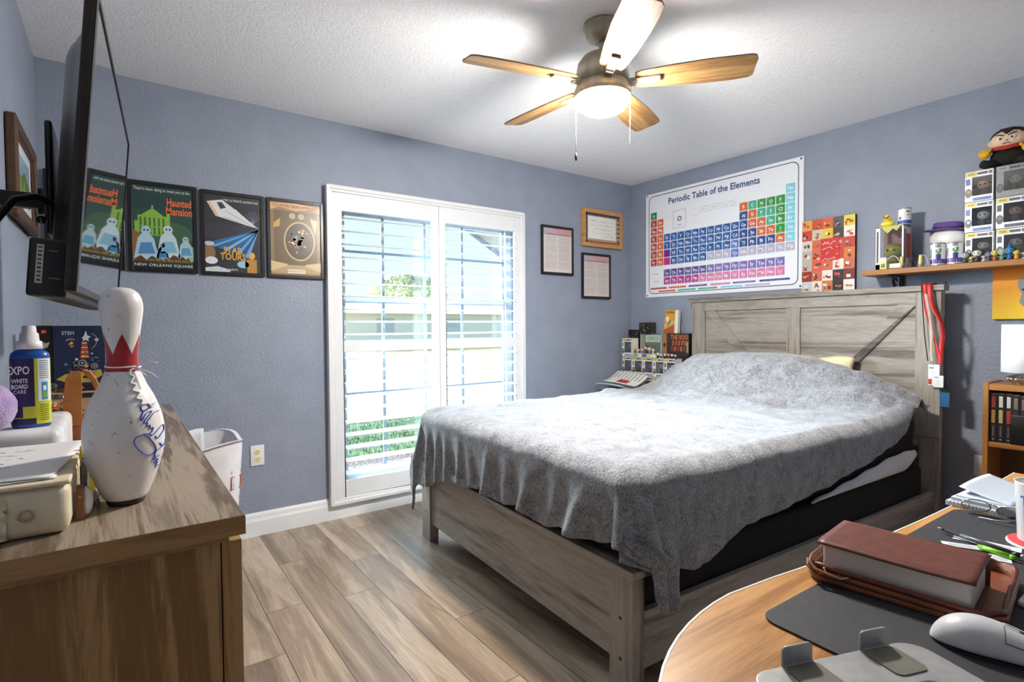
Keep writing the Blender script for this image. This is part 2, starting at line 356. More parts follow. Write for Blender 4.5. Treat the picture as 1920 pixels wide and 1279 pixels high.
b.build('window_frame', win, bevel=.003)
b = MB(WO, M_VINYL); rect_frame(b, OX0 + .035, OX1 - .035, 1.345, OZ1 - .035, .028, D + .125, D + .15); b.build('upper_sash', win, bevel=.002)
b = MB(WO, M_VINYL); rect_frame(b, OX0 + .035, OX1 - .035, OZ0 + .035, 1.38, .032, D + .10, D + .125); b.build('lower_sash', win, bevel=.002)
b = MB(WO, M_GRID)
for x in (1.73, 2.04, 2.345): b.box(x - .010, x + .010, D + .116, D + .124, OZ0 + .06, OZ1 - .06)
for z in (1.675, 1.06, .75): b.box(OX0 + .05, OX1 - .05, D + .117, D + .123, z - .009, z + .009)
b.build('window_grille', win)
b = MB(WO, glass('window_glass', 'f2fbff', 0.0, alpha=0.04)); b.box(OX0 + .04, OX1 - .04, D + .1255, D + .1285, OZ0 + .05, OZ1 - .05); b.build('window_pane', win)

# ------------------------------------------------------------------ plantation shutters
SO = (1.312, D - .04, .09)
sh = thing('plantation_shutter', 'white plantation shutters with open louvers covering the window', 'shutter', SO)
b = MB(SO, M_SHUT); rect_frame(b, 1.312, 2.811, .09, 2.045, .022, D - .045, D - .001); rect_frame(b, 1.326, 2.797, .104, 2.031, .024, D - .036, D - .001)
b.build('shutter_frame', sh, bevel=.004)
def louvers(x0, x1, z0, z1, n):
    b = MB(SO, M_SHUT); p = (z1 - z0) / n
    for i in range(n):
        zc = z0 + p * (i + .5); t = math.radians(5); pts = []
        for k in range(12):
            a = 2 * PI * k / 12; yy, zz = .043 * math.cos(a), .0052 * math.sin(a)
            pts.append((D - .012 + yy * math.cos(t), zc + yy * math.sin(t) + zz))
        b.prism(pts, 'x', x0 + .002, x1 - .002, smooth=False)
    return b
for (px0, px1, ox0, ox1) in ((1.350, 2.0765, 1.408, 2.026), (2.0785, 2.775, 2.128, 2.722)):
    b = MB(SO, M_SHUT); y0, y1 = D - .030, D - .004
    b.box(px0, ox0, y0, y1, .130, 2.006).box(ox1, px1, y0, y1, .130, 2.006).box(ox0, ox1, y0, y1, .130, .236).box(ox0, ox1, y0, y1, 1.031, 1.098).box(ox0, ox1, y0, y1, 1.898, 2.006)
    pn = b.build('shutter_panel', sh, bevel=.003)
    louvers(ox0, ox1, 1.098, 1.898, 10).build('louvers', pn); louvers(ox0, ox1, .236, 1.031, 10).build('louvers', pn)
for z in (.27, .62, 1.07, 1.5, 1.86):
    MB(SO, M_SHUT).box(1.346, 1.354, D - .0335, D - .029, z - .035, z + .035).build('hinge', sh, bevel=.001)

# ------------------------------------------------------------------ outdoors
GZ = -0.22
b = MB((0, 0, 0), noisy('sandy_field', (140, 118, 76), (158, 136, 92), 0.5, 0.9, detail=6))
b.add([(-60, 7.9, GZ), (60, 7.9, GZ), (60, 90, GZ), (-60, 90, GZ)], [(0, 1, 2, 3)]); struct(b, 'ground_field')
b = MB((0, 0, 0), noisy('lawn_green', (44, 74, 22), (80, 112, 44), 6, 0.9, bump=.8, bscale=60, detail=8, bdist=.05)); b.add([(-30, 5.6, GZ + .003), (30, 5.6, GZ + .003), (30, 7.95, GZ + .003), (-30, 7.95, GZ + .003)], [(0, 1, 2, 3)]); o = struct(b, 'lawn')
b = MB((0, 0, 0), noisy('mulch_bed', (52, 36, 30), (122, 98, 88), 22, 0.95, bump=.9, bscale=40, detail=8, bdist=.04)); b.add([(-30, D + OD, GZ), (30, D + OD, GZ), (30, 5.65, GZ), (-30, 5.65, GZ)], [(0, 1, 2, 3)]); struct(b, 'ground_mulch')
# grass blades along the lawn
b = MB((0, 0, 0), noisy('grass_blades', (48, 80, 22), (98, 126, 48), 3, 0.8)); rg = random.Random(3)
for i in range(5200):
    x = rg.uniform(1.2, 7.5); y = rg.uniform(5.55, 7.9); h = rg.uniform(.03, .075); a = rg.uniform(0, PI); dx, dy = math.cos(a) * .006, math.sin(a) * .006; lx, ly = rg.uniform(-.02, .02), rg.uniform(-.02, .02)
    b.add([(x - dx, y - dy, GZ), (x + dx, y + dy, GZ), (x + lx, y + ly, GZ + h)], [(0, 1, 2)])
o = b.build('grass'); o['kind'] = 'stuff'; tag(o, 'short green grass between the mulch bed and the sandy field', 'grass')
# gable eaves over the window
M_SOFF = noisy('soffit_paint', 'a89f8c', 'b8af9c', 4, 0.8); M_FASC = noisy('fascia_paint', '6f7478', '7c8186', 4, 0.7)
def eave(x0, z0, x1, z1):
    t = thing('roof_eave', 'tan boarded %s slope of the gable eave over the window' % ('left' if x0 < x1 and z1 > z0 else 'right'), 'eave', (x0, D + OD, z0))
    O_ = (x0, D + OD, z0)
    MB(O_, M_SOFF).add([(x0, D + OD, z0), (x1, D + OD, z1), (x1, 4.25, z1), (x0, 4.25, z0), (x0, D + OD, z0 + .03), (x1, D + OD, z1 + .03), (x1, 4.25, z1 + .03), (x0, 4.25, z0 + .03)], [(0, 1, 2, 3), (7, 6, 5, 4), (0, 4, 5, 1), (1, 5, 6, 2), (2, 6, 7, 3), (3, 7, 4, 0)]).build('soffit', t)
    MB(O_, M_FASC).add([(x0, 4.25, z0 - .04), (x1, 4.25, z1 - .04), (x1, 4.28, z1 - .04), (x0, 4.28, z0 - .04), (x0, 4.25, z0 + .12), (x1, 4.25, z1 + .12), (x1, 4.28, z1 + .12), (x0, 4.28, z0 + .12)], [(0, 1, 2, 3), (7, 6, 5, 4), (0, 4, 5, 1), (1, 5, 6, 2), (2, 6, 7, 3), (3, 7, 4, 0)]).build('fascia', t)
eave(.95, 1.80, 2.15, 2.52); eave(2.15, 2.52, 3.55, 1.72)
# neighbour houses and tree
def house(x0, x1, y0, y1, z, rz, wall, roof, label, wins):
    t = thing('neighbour_house', label, 'house', ((x0 + x1) / 2, y0, GZ)); O_ = ((x0 + x1) / 2, y0, GZ)
    MB(O_, noisy('stucco_' + wall, wall, wall, 1, .9)).box(x0, x1, y0, y1, GZ, z).build('wall', t)
    m = MB(O_, noisy('roofing_' + roof, roof, roof, 3, .9, bump=.3, bscale=20)); yc = (y0 + y1) / 2
    m.add([(x0 - .5, y0 - .5, z), (x1 + .5, y0 - .5, z), (x1 + .5, y1 + .5, z), (x0 - .5, y1 + .5, z), (x0 + 3, yc, z + rz), (x1 - 3, yc, z + rz)], [(0, 1, 5, 4), (1, 2, 5), (2, 3, 4, 5), (3, 0, 4), (0, 3, 2, 1)]).build('roof', t)
    for (a, c, e, f) in wins: 
        q = MB(O_, flat('cfd3d2', .3)); q.box(a, c, y0 - .04, y0 - .005, e, f); q.build('window', t)
    return t
house(11, 30, 34, 42, 2.1, 1.3, 'fffaec', 'f6f2e6', 'pale cream single storey house across the field, behind the left shutter panel', [(14, 15.2, .8, 1.8), (19, 20.5, .8, 1.8)])
house(36, 58, 33, 44, 2.6, 2.2, 'fff8e6', 'd6d0c4', 'cream house with a grey roof seen through the right shutter panel', [(40, 41.6, .8, 2.0), (47, 48.6, .8, 2)])
t = thing('tree', 'broad round leafy tree rising behind the far cream house', 'tree', (22, 46, GZ)); rg = random.Random(5)
MB((22, 46, GZ), noisy('bark', '6a5a48', '7c6a55', 8, .9)).tube([(22, 46, GZ), (22.1, 46, 2), (21.8, 46, 4.5)], [.35, .28, .15]).build('trunk', t)
b = MB((22, 46, GZ), noisy('tree_leaves', (178, 180, 142), (208, 208, 176), 2, .9))
for i in range(2600):
    a = rg.uniform(0, 2 * PI); e = rg.uniform(-.5, PI / 2); r = rg.uniform(.75, 1.05); c = Vector((22 + math.cos(a) * math.cos(e) * 3.6 * r, 46 + math.sin(a) * math.cos(e) * 3 * r, 3.9 + math.sin(e) * 1.7 * r + .35 * math.sin(a * 5)))
    u_ = Vector((rg.gauss(0, 1), rg.gauss(0, 1), rg.gauss(0, 1))).normalized() * .22; v_ = Vector((rg.gauss(0, 1), rg.gauss(0, 1), rg.gauss(0, 1))).normalized() * .16
    b.add([c - u_, c + v_, c + u_, c - v_], [(0, 1, 2, 3)])
b.build('foliage', t)
b = MB((20, 30, GZ), M_FASC); b = None

# ------------------------------------------------------------------ bed (local frame: u from foot to head, v from near to far side)
BL, BW = 2.315, 1.631
bed = thing('bed_frame', 'weathered grey wooden farmhouse bed frame with braced headboard', 'bed', (1.568, 1.123, 0), -0.0546)
def P_(name, **k):
    def f(b, mat=None): return b.build(name, bed, **k)
    return f
WXm, WYm, WZm = M_BEDW, M_BEDWY, M_BEDWZ
for v0, lab in ((0, 'near'), (BW - .105, 'far')):
    b = MB((0, 0, 0), WZm); b.box(0, .052, v0, v0 + .105, 0, .40); lg = b.build('leg', bed, bevel=.002)
    for z in ((.248, .116) if v0 == 0 else (.16,)):
        MB((0, 0, 0), flat('1a1512', .5)).cyl((-.0012, v0 + .054, z), (.004, v0 + .054, z), .006).build('bolt', lg)
b = MB((0, 0, 0), WYm); b.box(.012, .034, .105, BW - .105, .095, .40); b.build('footboard_panel', bed, bevel=.002)
b = MB((0, 0, 0), WYm); b.box(-.020, .075, -.022, BW + .02, .40, .424); b.build('footboard_cap', bed, bevel=.003)
for v0 in (.02, BW - .045):
    b = MB((0, 0, 0), WXm); b.box(.052, BL + .005, v0, v0 + .025, .075, .262); sr = b.build('side_rail', bed, bevel=.002)
    if v0 < .1:
        for z in (.236, .112): MB((0, 0, 0), flat('1a1512', .5)).cyl((.068, .0185, z), (.068, .03, z), .0055).build('bolt', sr)
# headboard
hx = BL
b = MB((0, 0, 0), WYm); b.box(hx + .012, hx + .03, .10, BW - .10, .50, 1.31); b.build('headboard_panel', bed)
b = MB((0, 0, 0), WYm); b.box(hx - .002, hx + .036, .118, 1.513, 1.293, 1.362); b.build('top_rail', bed, bevel=.002)
b = MB((0, 0, 0), WYm); b.box(hx - .022, hx + .050, -.018, BW + .018, 1.362, 1.393); b.build('headboard_cap', bed, bevel=.003)
for v0, v1 in ((0, .118), (1.513, BW)):
    b = MB((0, 0, 0), WZm); b.box(hx - .004, hx + .036, v0, v1, .56, 1.362); b.build('post_board', bed, bevel=.002)
    b = MB((0, 0, 0), WZm); b.box(hx + .008, hx + .044, v0 + .004, v1 - .02 if v0 == 0 else v1 - .004, 0, .56); b.build('post_leg', bed, bevel=.002)
b = MB((0, 0, 0), WZm); b.box(hx + .000, hx + .030, .77, .862, .60, 1.293); b.build('centre_stile', bed, bevel=.002)
def brace(a0, a1, c0, c1):
    b = MB((0, 0, 0), WYm); b.prism([a0, a1, c1, c0], 'x', hx + .002, hx + .030); b.build('diagonal_brace', bed, bevel=.002)
brace((.118, 1.292), (.205, 1.292), (.862, .60), (.775, .53)); brace((1.511, 1.292), (1.425, 1.292), (.86, .56), (.86, .66))
# box spring, mattress, sheet
def bedthing(name, label, cat, loc=(0, 0, 0)):
    o = thing(name, label, cat, (0, 0, 0)); o.location = bed.matrix_basis @ Vector(loc) if False else (1.568, 1.123, 0); o.rotation_euler = (0, 0, -0.0546); return o
def rounded_slab(b, u0, u1, v0, v1, z0, z1, r, m=None): return b.box(u0, u1, v0, v1, z0, z1, m, bev=r)
BM = Matrix.Translation((1.568, 1.123, 0)) @ Matrix.Rotation(-0.0546, 4, 'Z')
def single(b, name, label, cat, group=None, sub=0):
    o = b.build(name, sub=sub); o.location = (1.568, 1.123, 0); o.rotation_euler = (0, 0, -0.0546); return tag(o, label, cat, group)
single(rounded_slab(MB((0, 0, 0), M_BLK_FAB), .085, 2.235, .048, BW - .05, .205, .408, .018), 'box_spring', 'black box spring showing above the wooden side rail', 'box spring')
single(rounded_slab(MB((0, 0, 0), M_BLK_FAB), .09, 2.19, .062, BW - .06, .410, .690, .045), 'mattress', 'black sided mattress under the grey blanket', 'mattress')
M_SHEET = noisy('white_cotton', 'dfe0e6', 'e8e9ee', 8, .85)
b = MB((0, 0, 0), M_SHEET)
def sheet(i, j):   # a loose strip of fitted sheet hanging out below the blanket
    u = 1.12 + i * 1.02; top = .405 + .11 * min(1, (u - 1.0) / .9); bot = .411 + .006 * i + max(0, (i - .86) / .14) ** 2 * .05
    return (u, .049 - .012 * math.sin(j * PI), bot + (max(top, bot + .004) - bot) * j + .004 * math.sin(i * 30) * j)
b.grid(sheet, 40, 8); o = single(b, 'fitted_sheet', 'white fitted sheet edge showing between blanket and box spring', 'sheet'); md = o.modifiers.new('s', 'SOLIDIFY'); md.thickness = .004
# pillow that peeks out
b = MB((0, 0, 0), noisy('cream_pillowcase', 'e2d3ae', 'ecdfbe', 10, .8, bump=.2, bscale=60))
def pilw(sg):
    def f(i, j):
        y, z = 2 * i - 1, 2 * j - 1; t_ = (1 - abs(y) ** 3.5) * (1 - abs(z) ** 3.5); ry = 1 - .07 * (1 - z * z) ; rz_ = 1 - .08 * (1 - y * y)
        return (2.262 + sg * .048 * max(0, t_) ** .55 - .02 * (1 - z) , .700 + .300 * y * ry, .825 + .165 * z * rz_ + .006 * math.sin(y * 7))
    return f
b.grid(pilw(-1), 30, 24).grid(pilw(1), 30, 24)
single(b, 'pillow', 'cream pillow leaning on the headboard, top corner out of the blanket', 'pillow')

# ------------------------------------------------------------------ blanket
def interp(x, tab):
    if x <= tab[0][0]: return tab[0][1]
    for (a, va), (c, vc) in zip(tab, tab[1:]):
        if x <= c:
            t = (x - a) / (c - a); t = t * t * (3 - 2 * t); return va + (vc - va) * t
    return tab[-1][1]
def sm(x, a, c):
    t = min(1, max(0, (x - a) / (c - a))); return t * t * (3 - 2 * t)
from mathutils import noise as NZ
def gau(x, c, s_): return math.exp(-((x - c) / s_) ** 2)
HUMP = [(-.05, .02), (.05, .05), (.12, .09), (.27, .165), (.43, .225), (.60, .262), (.80, .275), (1.0, .270), (1.2, .255), (1.38, .185), (1.6, .06), (1.75, 0)]
def top_z(u, v):
    z = .722 + .012 * NZ.noise(Vector((u * 3, v * 3, 0))) + .006 * NZ.noise(Vector((u * 9, v * 9, 3)))
    # sag towards the foot, soft ridges across the middle
    for (c, k, s_, a) in ((1.30, .10, .035, .010), (1.47, -.12, .03, .012), (.75, .3, .04, .006), (1.05, -.25, .03, .007)):
        z += a * gau(u - c - k * (v - .8), 0, s_) * (0.5 + .5 * math.sin(v * 5 + c * 9)) 
    edge = 1.60 + .22 * sm(v, .9, .25) * 0 + .08 * math.sin(v * 4.2)
    g = sm(u, edge, edge + .34) ** .85
    if v < .62:                                        # long shallow shoulder on the near side
        g = g * sm(v, -.1, .62) + (1 - sm(v, -.1, .62)) * sm(u, 1.72, 2.08)
    z += interp(v, HUMP) * g * (1 - .25 * sm(u, 2.10, 2.25))
    # folds that sweep from the pillow to the near head corner
    for (u0, v0, u1, v1, s_, a) in ((1.78, .80, 2.10, .02, .030, .040), (1.62, .72, 1.98, .02, .035, .030), (1.55, 1.25, 1.60, .55, .030, .022), (1.70, .62, 1.86, .15, .02, -.018), (1.95, .55, 2.16, .05, .018, -.02)):
        du, dv = u1 - u0, v1 - v0; L2 = du * du + dv * dv; t = ((u - u0) * du + (v - v0) * dv) / L2; tt = min(1, max(0, t)); d = math.hypot(u - u0 - du * tt, v - v0 - dv * tt)
        z += a * gau(d, 0, s_) * sm(t, -.1, .15) * (1 - sm(t, .92, 1.15))
    return z
FOOT = [(-.15, .30), (0, .285), (.05, .275), (.15, .295), (.21, .300), (.32, .300), (.42, .325), (.50, .330), (.56, .305), (.80, .325), (.92, .315), (1.1, .34), (1.27, .365), (1.36, .385), (1.44, .42), (1.55, .44), (1.70, .5)]
NEAR = [(-.1, .47), (0, .47), (.08, .46), (.16, .375), (.25, .39), (.34, .385), (.40, .345), (.50, .325), (.57, .30), (.70, .302), (.89, .280), (1.1, .262), (1.5, .210), (1.70, .175), (1.84, .15), (1.93, .10), (2.0, .07), (2.2, .06)]
RC = .07
def blanket(s_, t_):
    """s_ along the bed (negative past the foot), t_ across (negative past the near side): fabric coordinates in 'overhang fractions'"""
    u_in = max(s_, 0); v_in = min(max(t_, 0), 1)
    a = -s_ if s_ < 0 else 0; 
    return a
F_N, N_N, R_N = 26, 26, 26
us = [-i / F_N for i in range(F_N, 0, -1)] + [i / 190 for i in range(191)]
vs_ = [-i / N_N for i in range(N_N, 0, -1)] + [i / 130 for i in range(131)] + [1 + i / R_N for i in range(1, R_N + 1)]
U0, U1, V0, V1 = .060, 2.20, .060, BW - .045
def bl_pt(s_, t_):
    u = U0 + (U1 - U0) * max(s_, 0); v = V0 + (V1 - V0) * min(max(t_, 0), 1)
    a = max(-s_, 0) * interp(v, FOOT); tt_ = -t_ if t_ < 0 else max(0, t_ - 1)
    if t_ < 0: bb = -t_ * interp(u, NEAR)
    elif t_ > 1: bb = (t_ - 1) * .40
    else: bb = 0
    if s_ < 0 and tt_ > 0:      # the hanging corners, fanned out
        sa = -s_; q_ = max(sa, tt_); ph = (tt_ / sa) * PI / 4 if tt_ < sa else PI / 2 - (sa / tt_) * PI / 4
        if t_ < 0: ln = interp(ph, [(0, interp(V0, FOOT)), (.44, .275), (.54, .36), (.64, .44), (.85, .475), (1.1, .48), (1.3, .48), (PI / 2, interp(U0, NEAR))])
        else: ln = interp(ph, [(0, interp(V1, FOOT)), (.7, .60), (1.1, .52), (PI / 2, .40)])
        a, bb = math.cos(ph) * ln * q_, math.sin(ph) * ln * q_
    if a == 0 and bb == 0: return Vector((u, v, top_z(u, v)))
    du = -a; dv = -bb if t_ < 0 else bb; d = math.hypot(du, dv); n = Vector((du / d, dv / d, 0))
    z0 = top_z(u, v); r = RC
    if d < r * PI / 2: an = d / r; out = r * math.sin(an); drop = r * (1 - math.cos(an)); k = 0
    else: out = r; drop = r + d - r * PI / 2; k = d - r * PI / 2
    base = Vector((u, v, z0)) + n * out
    # folds
    f = 0; K = min(1, k / .22)
    if a > 0 and bb == 0:
        for (c, w_, A) in ((.20, .055, .055), (.36, .04, .022), (.53, .045, .040), (.70, .05, .018), (.86, .035, .040), (1.02, .05, .012), (1.14, .03, .022), (1.30, .035, .018), (1.40, .03, .026), (1.52, .03, .03)):
            lean = (c - .8) * .10 * K
            f += 1.25 * A * gau(v + lean, c, w_)
        f += .006 * math.sin(v * 55 + k * 9)
    elif bb > 0 and a == 0 and t_ < 0:
        for (c, w_, A) in ((.13, .05, .035), (.30, .05, .020), (.44, .03, .018), (.62, .05, .012), (.85, .06, .012), (1.15, .07, .010), (1.45, .07, .010)):
            f += A * gau(u + .05 * K, c, w_)
        f += .003 * math.sin(u * 40 + k * 9)
    elif bb > 0 and a == 0: f = .02 * math.sin(u * 22) + .015
    elif t_ < 0: an = math.atan2(bb, a); f = .015 + .030 * sm(an, 0, .5) + .025 * math.sin(an * 5.0)
    else: an = math.atan2(bb, a); f = .02 + .03 * math.sin(an * 5.0)
    base += n * f * K
    base.z = z0 - drop
    # the footboard cap carries the cloth at the foot: keep it outside the wood
    wz = sm(.50 - base.z, 0, .07)
    if s_ < 0 and t_ < 0 and math.atan2(bb, a) > .5:
        ph_ = math.atan2(bb, a); base.x += (max(base.x, .046 + .074 * (ph_ - .5) / 1.07) - base.x) * wz; base.y = min(base.y, -.036 - .020 * max(0, math.sin((ph_ - .5) * 2.9))) if wz > 0 else base.y
    elif s_ < 0 and base.z < .45 and base.x < .09 and base.y > -.06: base.x = min(base.x, -.028 - .25 * max(0, .45 - base.z) * (1 if base.y < .1 else .35))
    if base.z < .45 and base.x >= .0 and base.y < .06 and base.x < .14: base.y = min(base.y, -.034)
    if s_ >= 0 and t_ < 0 and base.x < .20: base.x += .060 * wz * (1 - sm(base.x, .06, .20))
    base += Vector((NZ.noise(base * 9), NZ.noise(base * 9 + Vector((5, 5, 5))), 0)) * .007 * K
    return base
M_BLANK = bpy.data.materials.new('grey_plush_fleece'); M_BLANK.use_nodes = True
def blank_mat(m):
    L = m.node_tree.links; b_ = m.node_tree.nodes['Principled BSDF']; tcn = N(m, 'ShaderNodeTexCoord')
    n1 = N(m, 'ShaderNodeTexNoise', Scale=130.0, Detail=3, Roughness=.7); L.new(tcn.outputs['Object'], n1.inputs['Vector'])
    n2 = N(m, 'ShaderNodeTexNoise', Scale=14.0, Detail=4, Roughness=.6, Distortion=1.2); L.new(tcn.outputs['Object'], n2.inputs['Vector'])
    ad = N(m, 'ShaderNodeMath', operation='MULTIPLY_ADD'); ad.inputs[1].default_value = .55; L.new(n2.outputs[0], ad.inputs[0]); L.new(n1.outputs[0], ad.inputs[2])
    r = N(m, 'ShaderNodeValToRGB'); cr = r.color_ramp; cr.elements[0].position = .55; cr.elements[0].color = srgb((92, 94, 98)); cr.elements[1].position = 1.0; cr.elements[1].color = srgb((172, 174, 180))
    L.new(ad.outputs[0], r.inputs[0]); L.new(r.outputs[0], b_.inputs['Base Color']); b_.inputs['Roughness'].default_value = .95; b_.inputs['Sheen Weight'].default_value = .5; b_.inputs['Sheen Roughness'].default_value = .4; b_.inputs['Specular IOR Level'].default_value = .1
    bp = N(m, 'ShaderNodeBump', Strength=.9, Distance=.006); L.new(ad.outputs[0], bp.inputs['Height']); L.new(bp.outputs[0], b_.inputs['Normal'])
blank_mat(M_BLANK)
b = MB((0, 0, 0), M_BLANK)
V = [bl_pt(s_, t_) for s_ in us for t_ in vs_]; nv = len(vs_)
b.add(V, [(i * nv + j, (i + 1) * nv + j, (i + 1) * nv + j + 1, i * nv + j + 1) for i in range(len(us) - 1) for j in range(nv - 1)], smooth=True)
bo = single(b, 'blanket', 'grey plush fleece blanket spread over the bed and pillows', 'blanket')
md = bo.modifiers.new('s', 'SOLIDIFY'); md.thickness = .014; md.offset = 0
tx = bpy.data.textures.new('fluff', 'CLOUDS'); tx.noise_scale = .012
md = bo.modifiers.new('d', 'DISPLACE'); md.texture = tx; md.strength = .005; md.mid_level = .5; md.texture_coords = 'LOCAL'
# rolled edge of the blanket by the near bed post
b = MB((0, 0, 0), M_BLANK)
pp = [(1.78, .42, .935), (1.90, .30, .895), (2.02, .17, .835), (2.12, .06, .765), (2.20, -.03, .690)]
b = None
# ------------------------------------------------------------------ ceiling fan with its light
FX, FY, FZ = 1.954, 1.627, 2.200
fan = thing('ceiling_fan', 'five blade ceiling fan with lit white dome hanging from the ceiling', 'ceiling fan', (FX, FY, H))
FO = (FX, FY, H)
c = (FX, FY, 0)
MB(FO, M_BRUSH).lathe([(0, H - .001), (.078, H - .001), (.080, H - .012), (.070, H - .020), (.068, H - .045), (.058, H - .062), (.030, H - .072), (0, H - .072)], c).build('canopy', fan)
MB(FO, M_BRUSH).lathe([(0.014, H - .05), (.014, H - .14)], c, 16).build('downrod', fan)
MB(FO, M_BRUSH).lathe([(0, 2.325), (.030, 2.325), (.042, 2.318), (.085, 2.300), (.103, 2.275), (.110, 2.235), (.110, 2.205), (.100, 2.190), (0, 2.190)], c, 40).build('motor_housing', fan)
lk = MB(FO, M_BRUSH).lathe([(0, 2.195), (.105, 2.192), (.112, 2.180), (.118, 2.165), (.118, 2.141), (.1155, 2.137), (0, 2.137)], c, 40).build('light_kit', fan)
M_GLOW = emit('lit_frosted_dome', (1.0, 0.95, 0.88, 1), 138.0)
MB(FO, M_GLOW).lathe([(.1135, 2.139), (.109, 2.118), (.098, 2.098), (.080, 2.084), (.052, 2.073), (.025, 2.069), (0.0001, 2.0685)], c, 40).build('light_dome', lk)
a_0 = 2.8913
for k in range(5):
    a = a_0 - k * 2 * PI / 5
    T = Matrix.Translation((FX, FY, FZ)) @ Matrix.Rotation(a, 4, 'Z')
    tilt = Matrix.Rotation(math.radians(-13), 4, 'X')
    out = [(.135, .045), (.16, .052), (.28, .064), (.42, .071), (.52, .070), (.575, .064), (.592, .052), (.598, -.040), (.590, -.062), (.57, -.068), (.42, -.070), (.28, -.062), (.16, -.050), (.135, -.040)]
    bl = MB((0, 0, 0), M_BLADE).prism(out, 'z', -.003, .003).build('blade', None, bevel=.001)
    bl.parent = fan; bl.matrix_local = Matrix.Translation(-Vector(FO)) @ T @ tilt
    q = MB((0, 0, 0), M_BRUSH)
    q.prism([(.09, -.018), (.235, -.019), (.235, .019), (.09, .018)], 'z', -.012, -.0035); q.prism([(.095, -.016), (.14, -.016), (.14, .016), (.095, .016)], 'z', -.020, -.010)
    iron = q.build('blade_iron', bl, bevel=.002)
for (x, y, zl, fob) in ((FX - .105, FY + .05, 1.905, True), (FX + .075, FY - .085, 1.905, False)):
    pc = MB(FO, flat('e9e4d4', .4, .3)).tube([(x, y, 2.16), (x, y, 2.05), (x, y, zl)], .0014, 6).build('pull_chain', fan)
    if fob: MB(FO, M_BRONZE).lathe([(0, zl - .034), (.004, zl - .032), (.006, zl - .018), (.004, zl - .004), (0, zl)], (x, y, 0), 10).build('fob', pc)
# ------------------------------------------------------------------ things on the window wall
def wall_frame(name, label, cat, x0, x1, z0, z1, fw_, m, depth=.018, group=None, mat_border=None, paper='e8e6e2'):
    o_ = ((x0 + x1) / 2, D - .002, z0); t = thing(name, label, cat, o_, 0, group)
    b = MB(o_, m); b.box(x0, x0 + fw_, D - depth, D - .002, z0, z1).box(x1 - fw_, x1, D - depth, D - .002, z0, z1).box(x0 + fw_, x1 - fw_, D - depth, D - .002, z0, z0 + fw_).box(x0 + fw_, x1 - fw_, D - depth, D - .002, z1 - fw_, z1)
    b.build('picture_frame', t, bevel=.0015)
    a = MB(o_); A = Art(a, (x0 + fw_, D - depth + .007, z0 + fw_), (1, 0, 0), (0, 0, 1), .3)
    a.box(x0 + fw_, x1 - fw_, D - depth + .0075, D - .003, z0 + fw_, z1 - fw_, flat(paper, .4))
    return t, a, A, x1 - x0 - 2 * fw_, z1 - z0 - 2 * fw_
PG = 'black framed posters in a row on the window wall'
# the one half hidden behind the television
t, a, A, w_, h_ = wall_frame('framed_poster', 'black framed dark poster by the corner, mostly hidden behind the television', 'poster', .022, .325, 1.475, 1.930, .019, M_BLACKF, group=PG)
A.rect(0, 0, w_, h_, '23313a').rect(.02, .05, w_ - .02, .16, '5f4a38', 2).ell(.13, .27, .08, .07, '8fa3a0', 2); a.build('artwork', t)
# second: green house and pale figures
t, a, A, w_, h_ = wall_frame('framed_poster', 'black framed dark green poster with orange lettering and a lime green house', 'poster', .338, .640, 1.475, 1.930, .019, M_BLACKF, group=PG)
A.rect(0, 0, w_, h_, '27423f').rect(.0, .20, w_, h_ * .72, '2b4b46', 2).ell(.17, .17, .09, .07, '3f5e48', 3)
A.text("They're been dying to meet you at the", w_ / 2 - .004, h_ - .020, .016, 'e3ebe8', 5, width=w_ - .02)
A.text('Haunted', w_ - .062, h_ - .075, .040, 'e8703a', 5, width=.108, bold=True).text('Mansion', w_ - .062, h_ - .120, .040, 'e8703a', 5, width=.116, bold=True)
G1, G2 = '86b24a', '3c6a2c'
A.rect(.022, .165, .145, .265, G1, 4).poly([(.035, .265), (.085, .305), (.135, .265)], G1, 4).rect(.008, .16, .022, .235, G1, 4).rect(.145, .16, .160, .285, G1, 4).rect(.08, .3, .09, .318, G1, 4)
for i in range(6): A.rect(.030 + i * .0195, .170, .0375 + i * .0195, .255, G2, 5)
A.rect(.022, .208, .145, .213, G1, 6)
def spook(cx, cy, s_, c1, c2):     # plain draped pale shape with a round top
    A.poly([(cx - .045 * s_, cy - .07 * s_), (cx - .03 * s_, cy + .02 * s_), (cx - .012 * s_, cy + .045 * s_), (cx + .012 * s_, cy + .045 * s_), (cx + .03 * s_, cy + .02 * s_), (cx + .048 * s_, cy - .07 * s_), (cx + .02 * s_, cy - .055 * s_), (cx, cy - .075 * s_), (cx - .02 * s_, cy - .055 * s_)], c1, 7)
    A.poly([(cx - .03 * s_, cy - .05 * s_), (cx - .02 * s_, cy), (cx + .02 * s_, cy + .005 * s_), (cx + .034 * s_, cy - .045 * s_)], c2, 8).ell(cx, cy + .055 * s_, .018 * s_, .020 * s_, c1, 8).ell(cx - .006 * s_, cy + .057 * s_, .004 * s_, .005 * s_, '2b4b46', 9, 8).ell(cx + .007 * s_, cy + .057 * s_, .004 * s_, .005 * s_, '2b4b46', 9, 8)
A.rect(0, .028, w_, .085, '5a3a26', 5).poly([(0, .03), (.03, .06), (.035, .17), (0, .19)], '8a6238', 6)
spook(.055, .125, 1.15, 'a9c9dc', '4f86b8'); spook(.150, .135, 1.15, 'bdd0da', '7fb0cc'); spook(.228, .11, .8, 'a5bfc4', '5a98b8'); spook(.125, .085, .6, '86b0c4', '3c78a8')
A.ell(w_ - .008, .08, .018, .04, '8fae9c', 6).text('a terrifying tale and more', w_ / 2 + .02, .040, .014, '9fae3a', 9, width=.20).rect(0, 0, w_, .026, '16262a', 8).text('NEW ORLEANS SQUARE', w_ / 2, .014, .014, 'dfe8ea', 9, width=w_ - .01)
a.build('artwork', t)
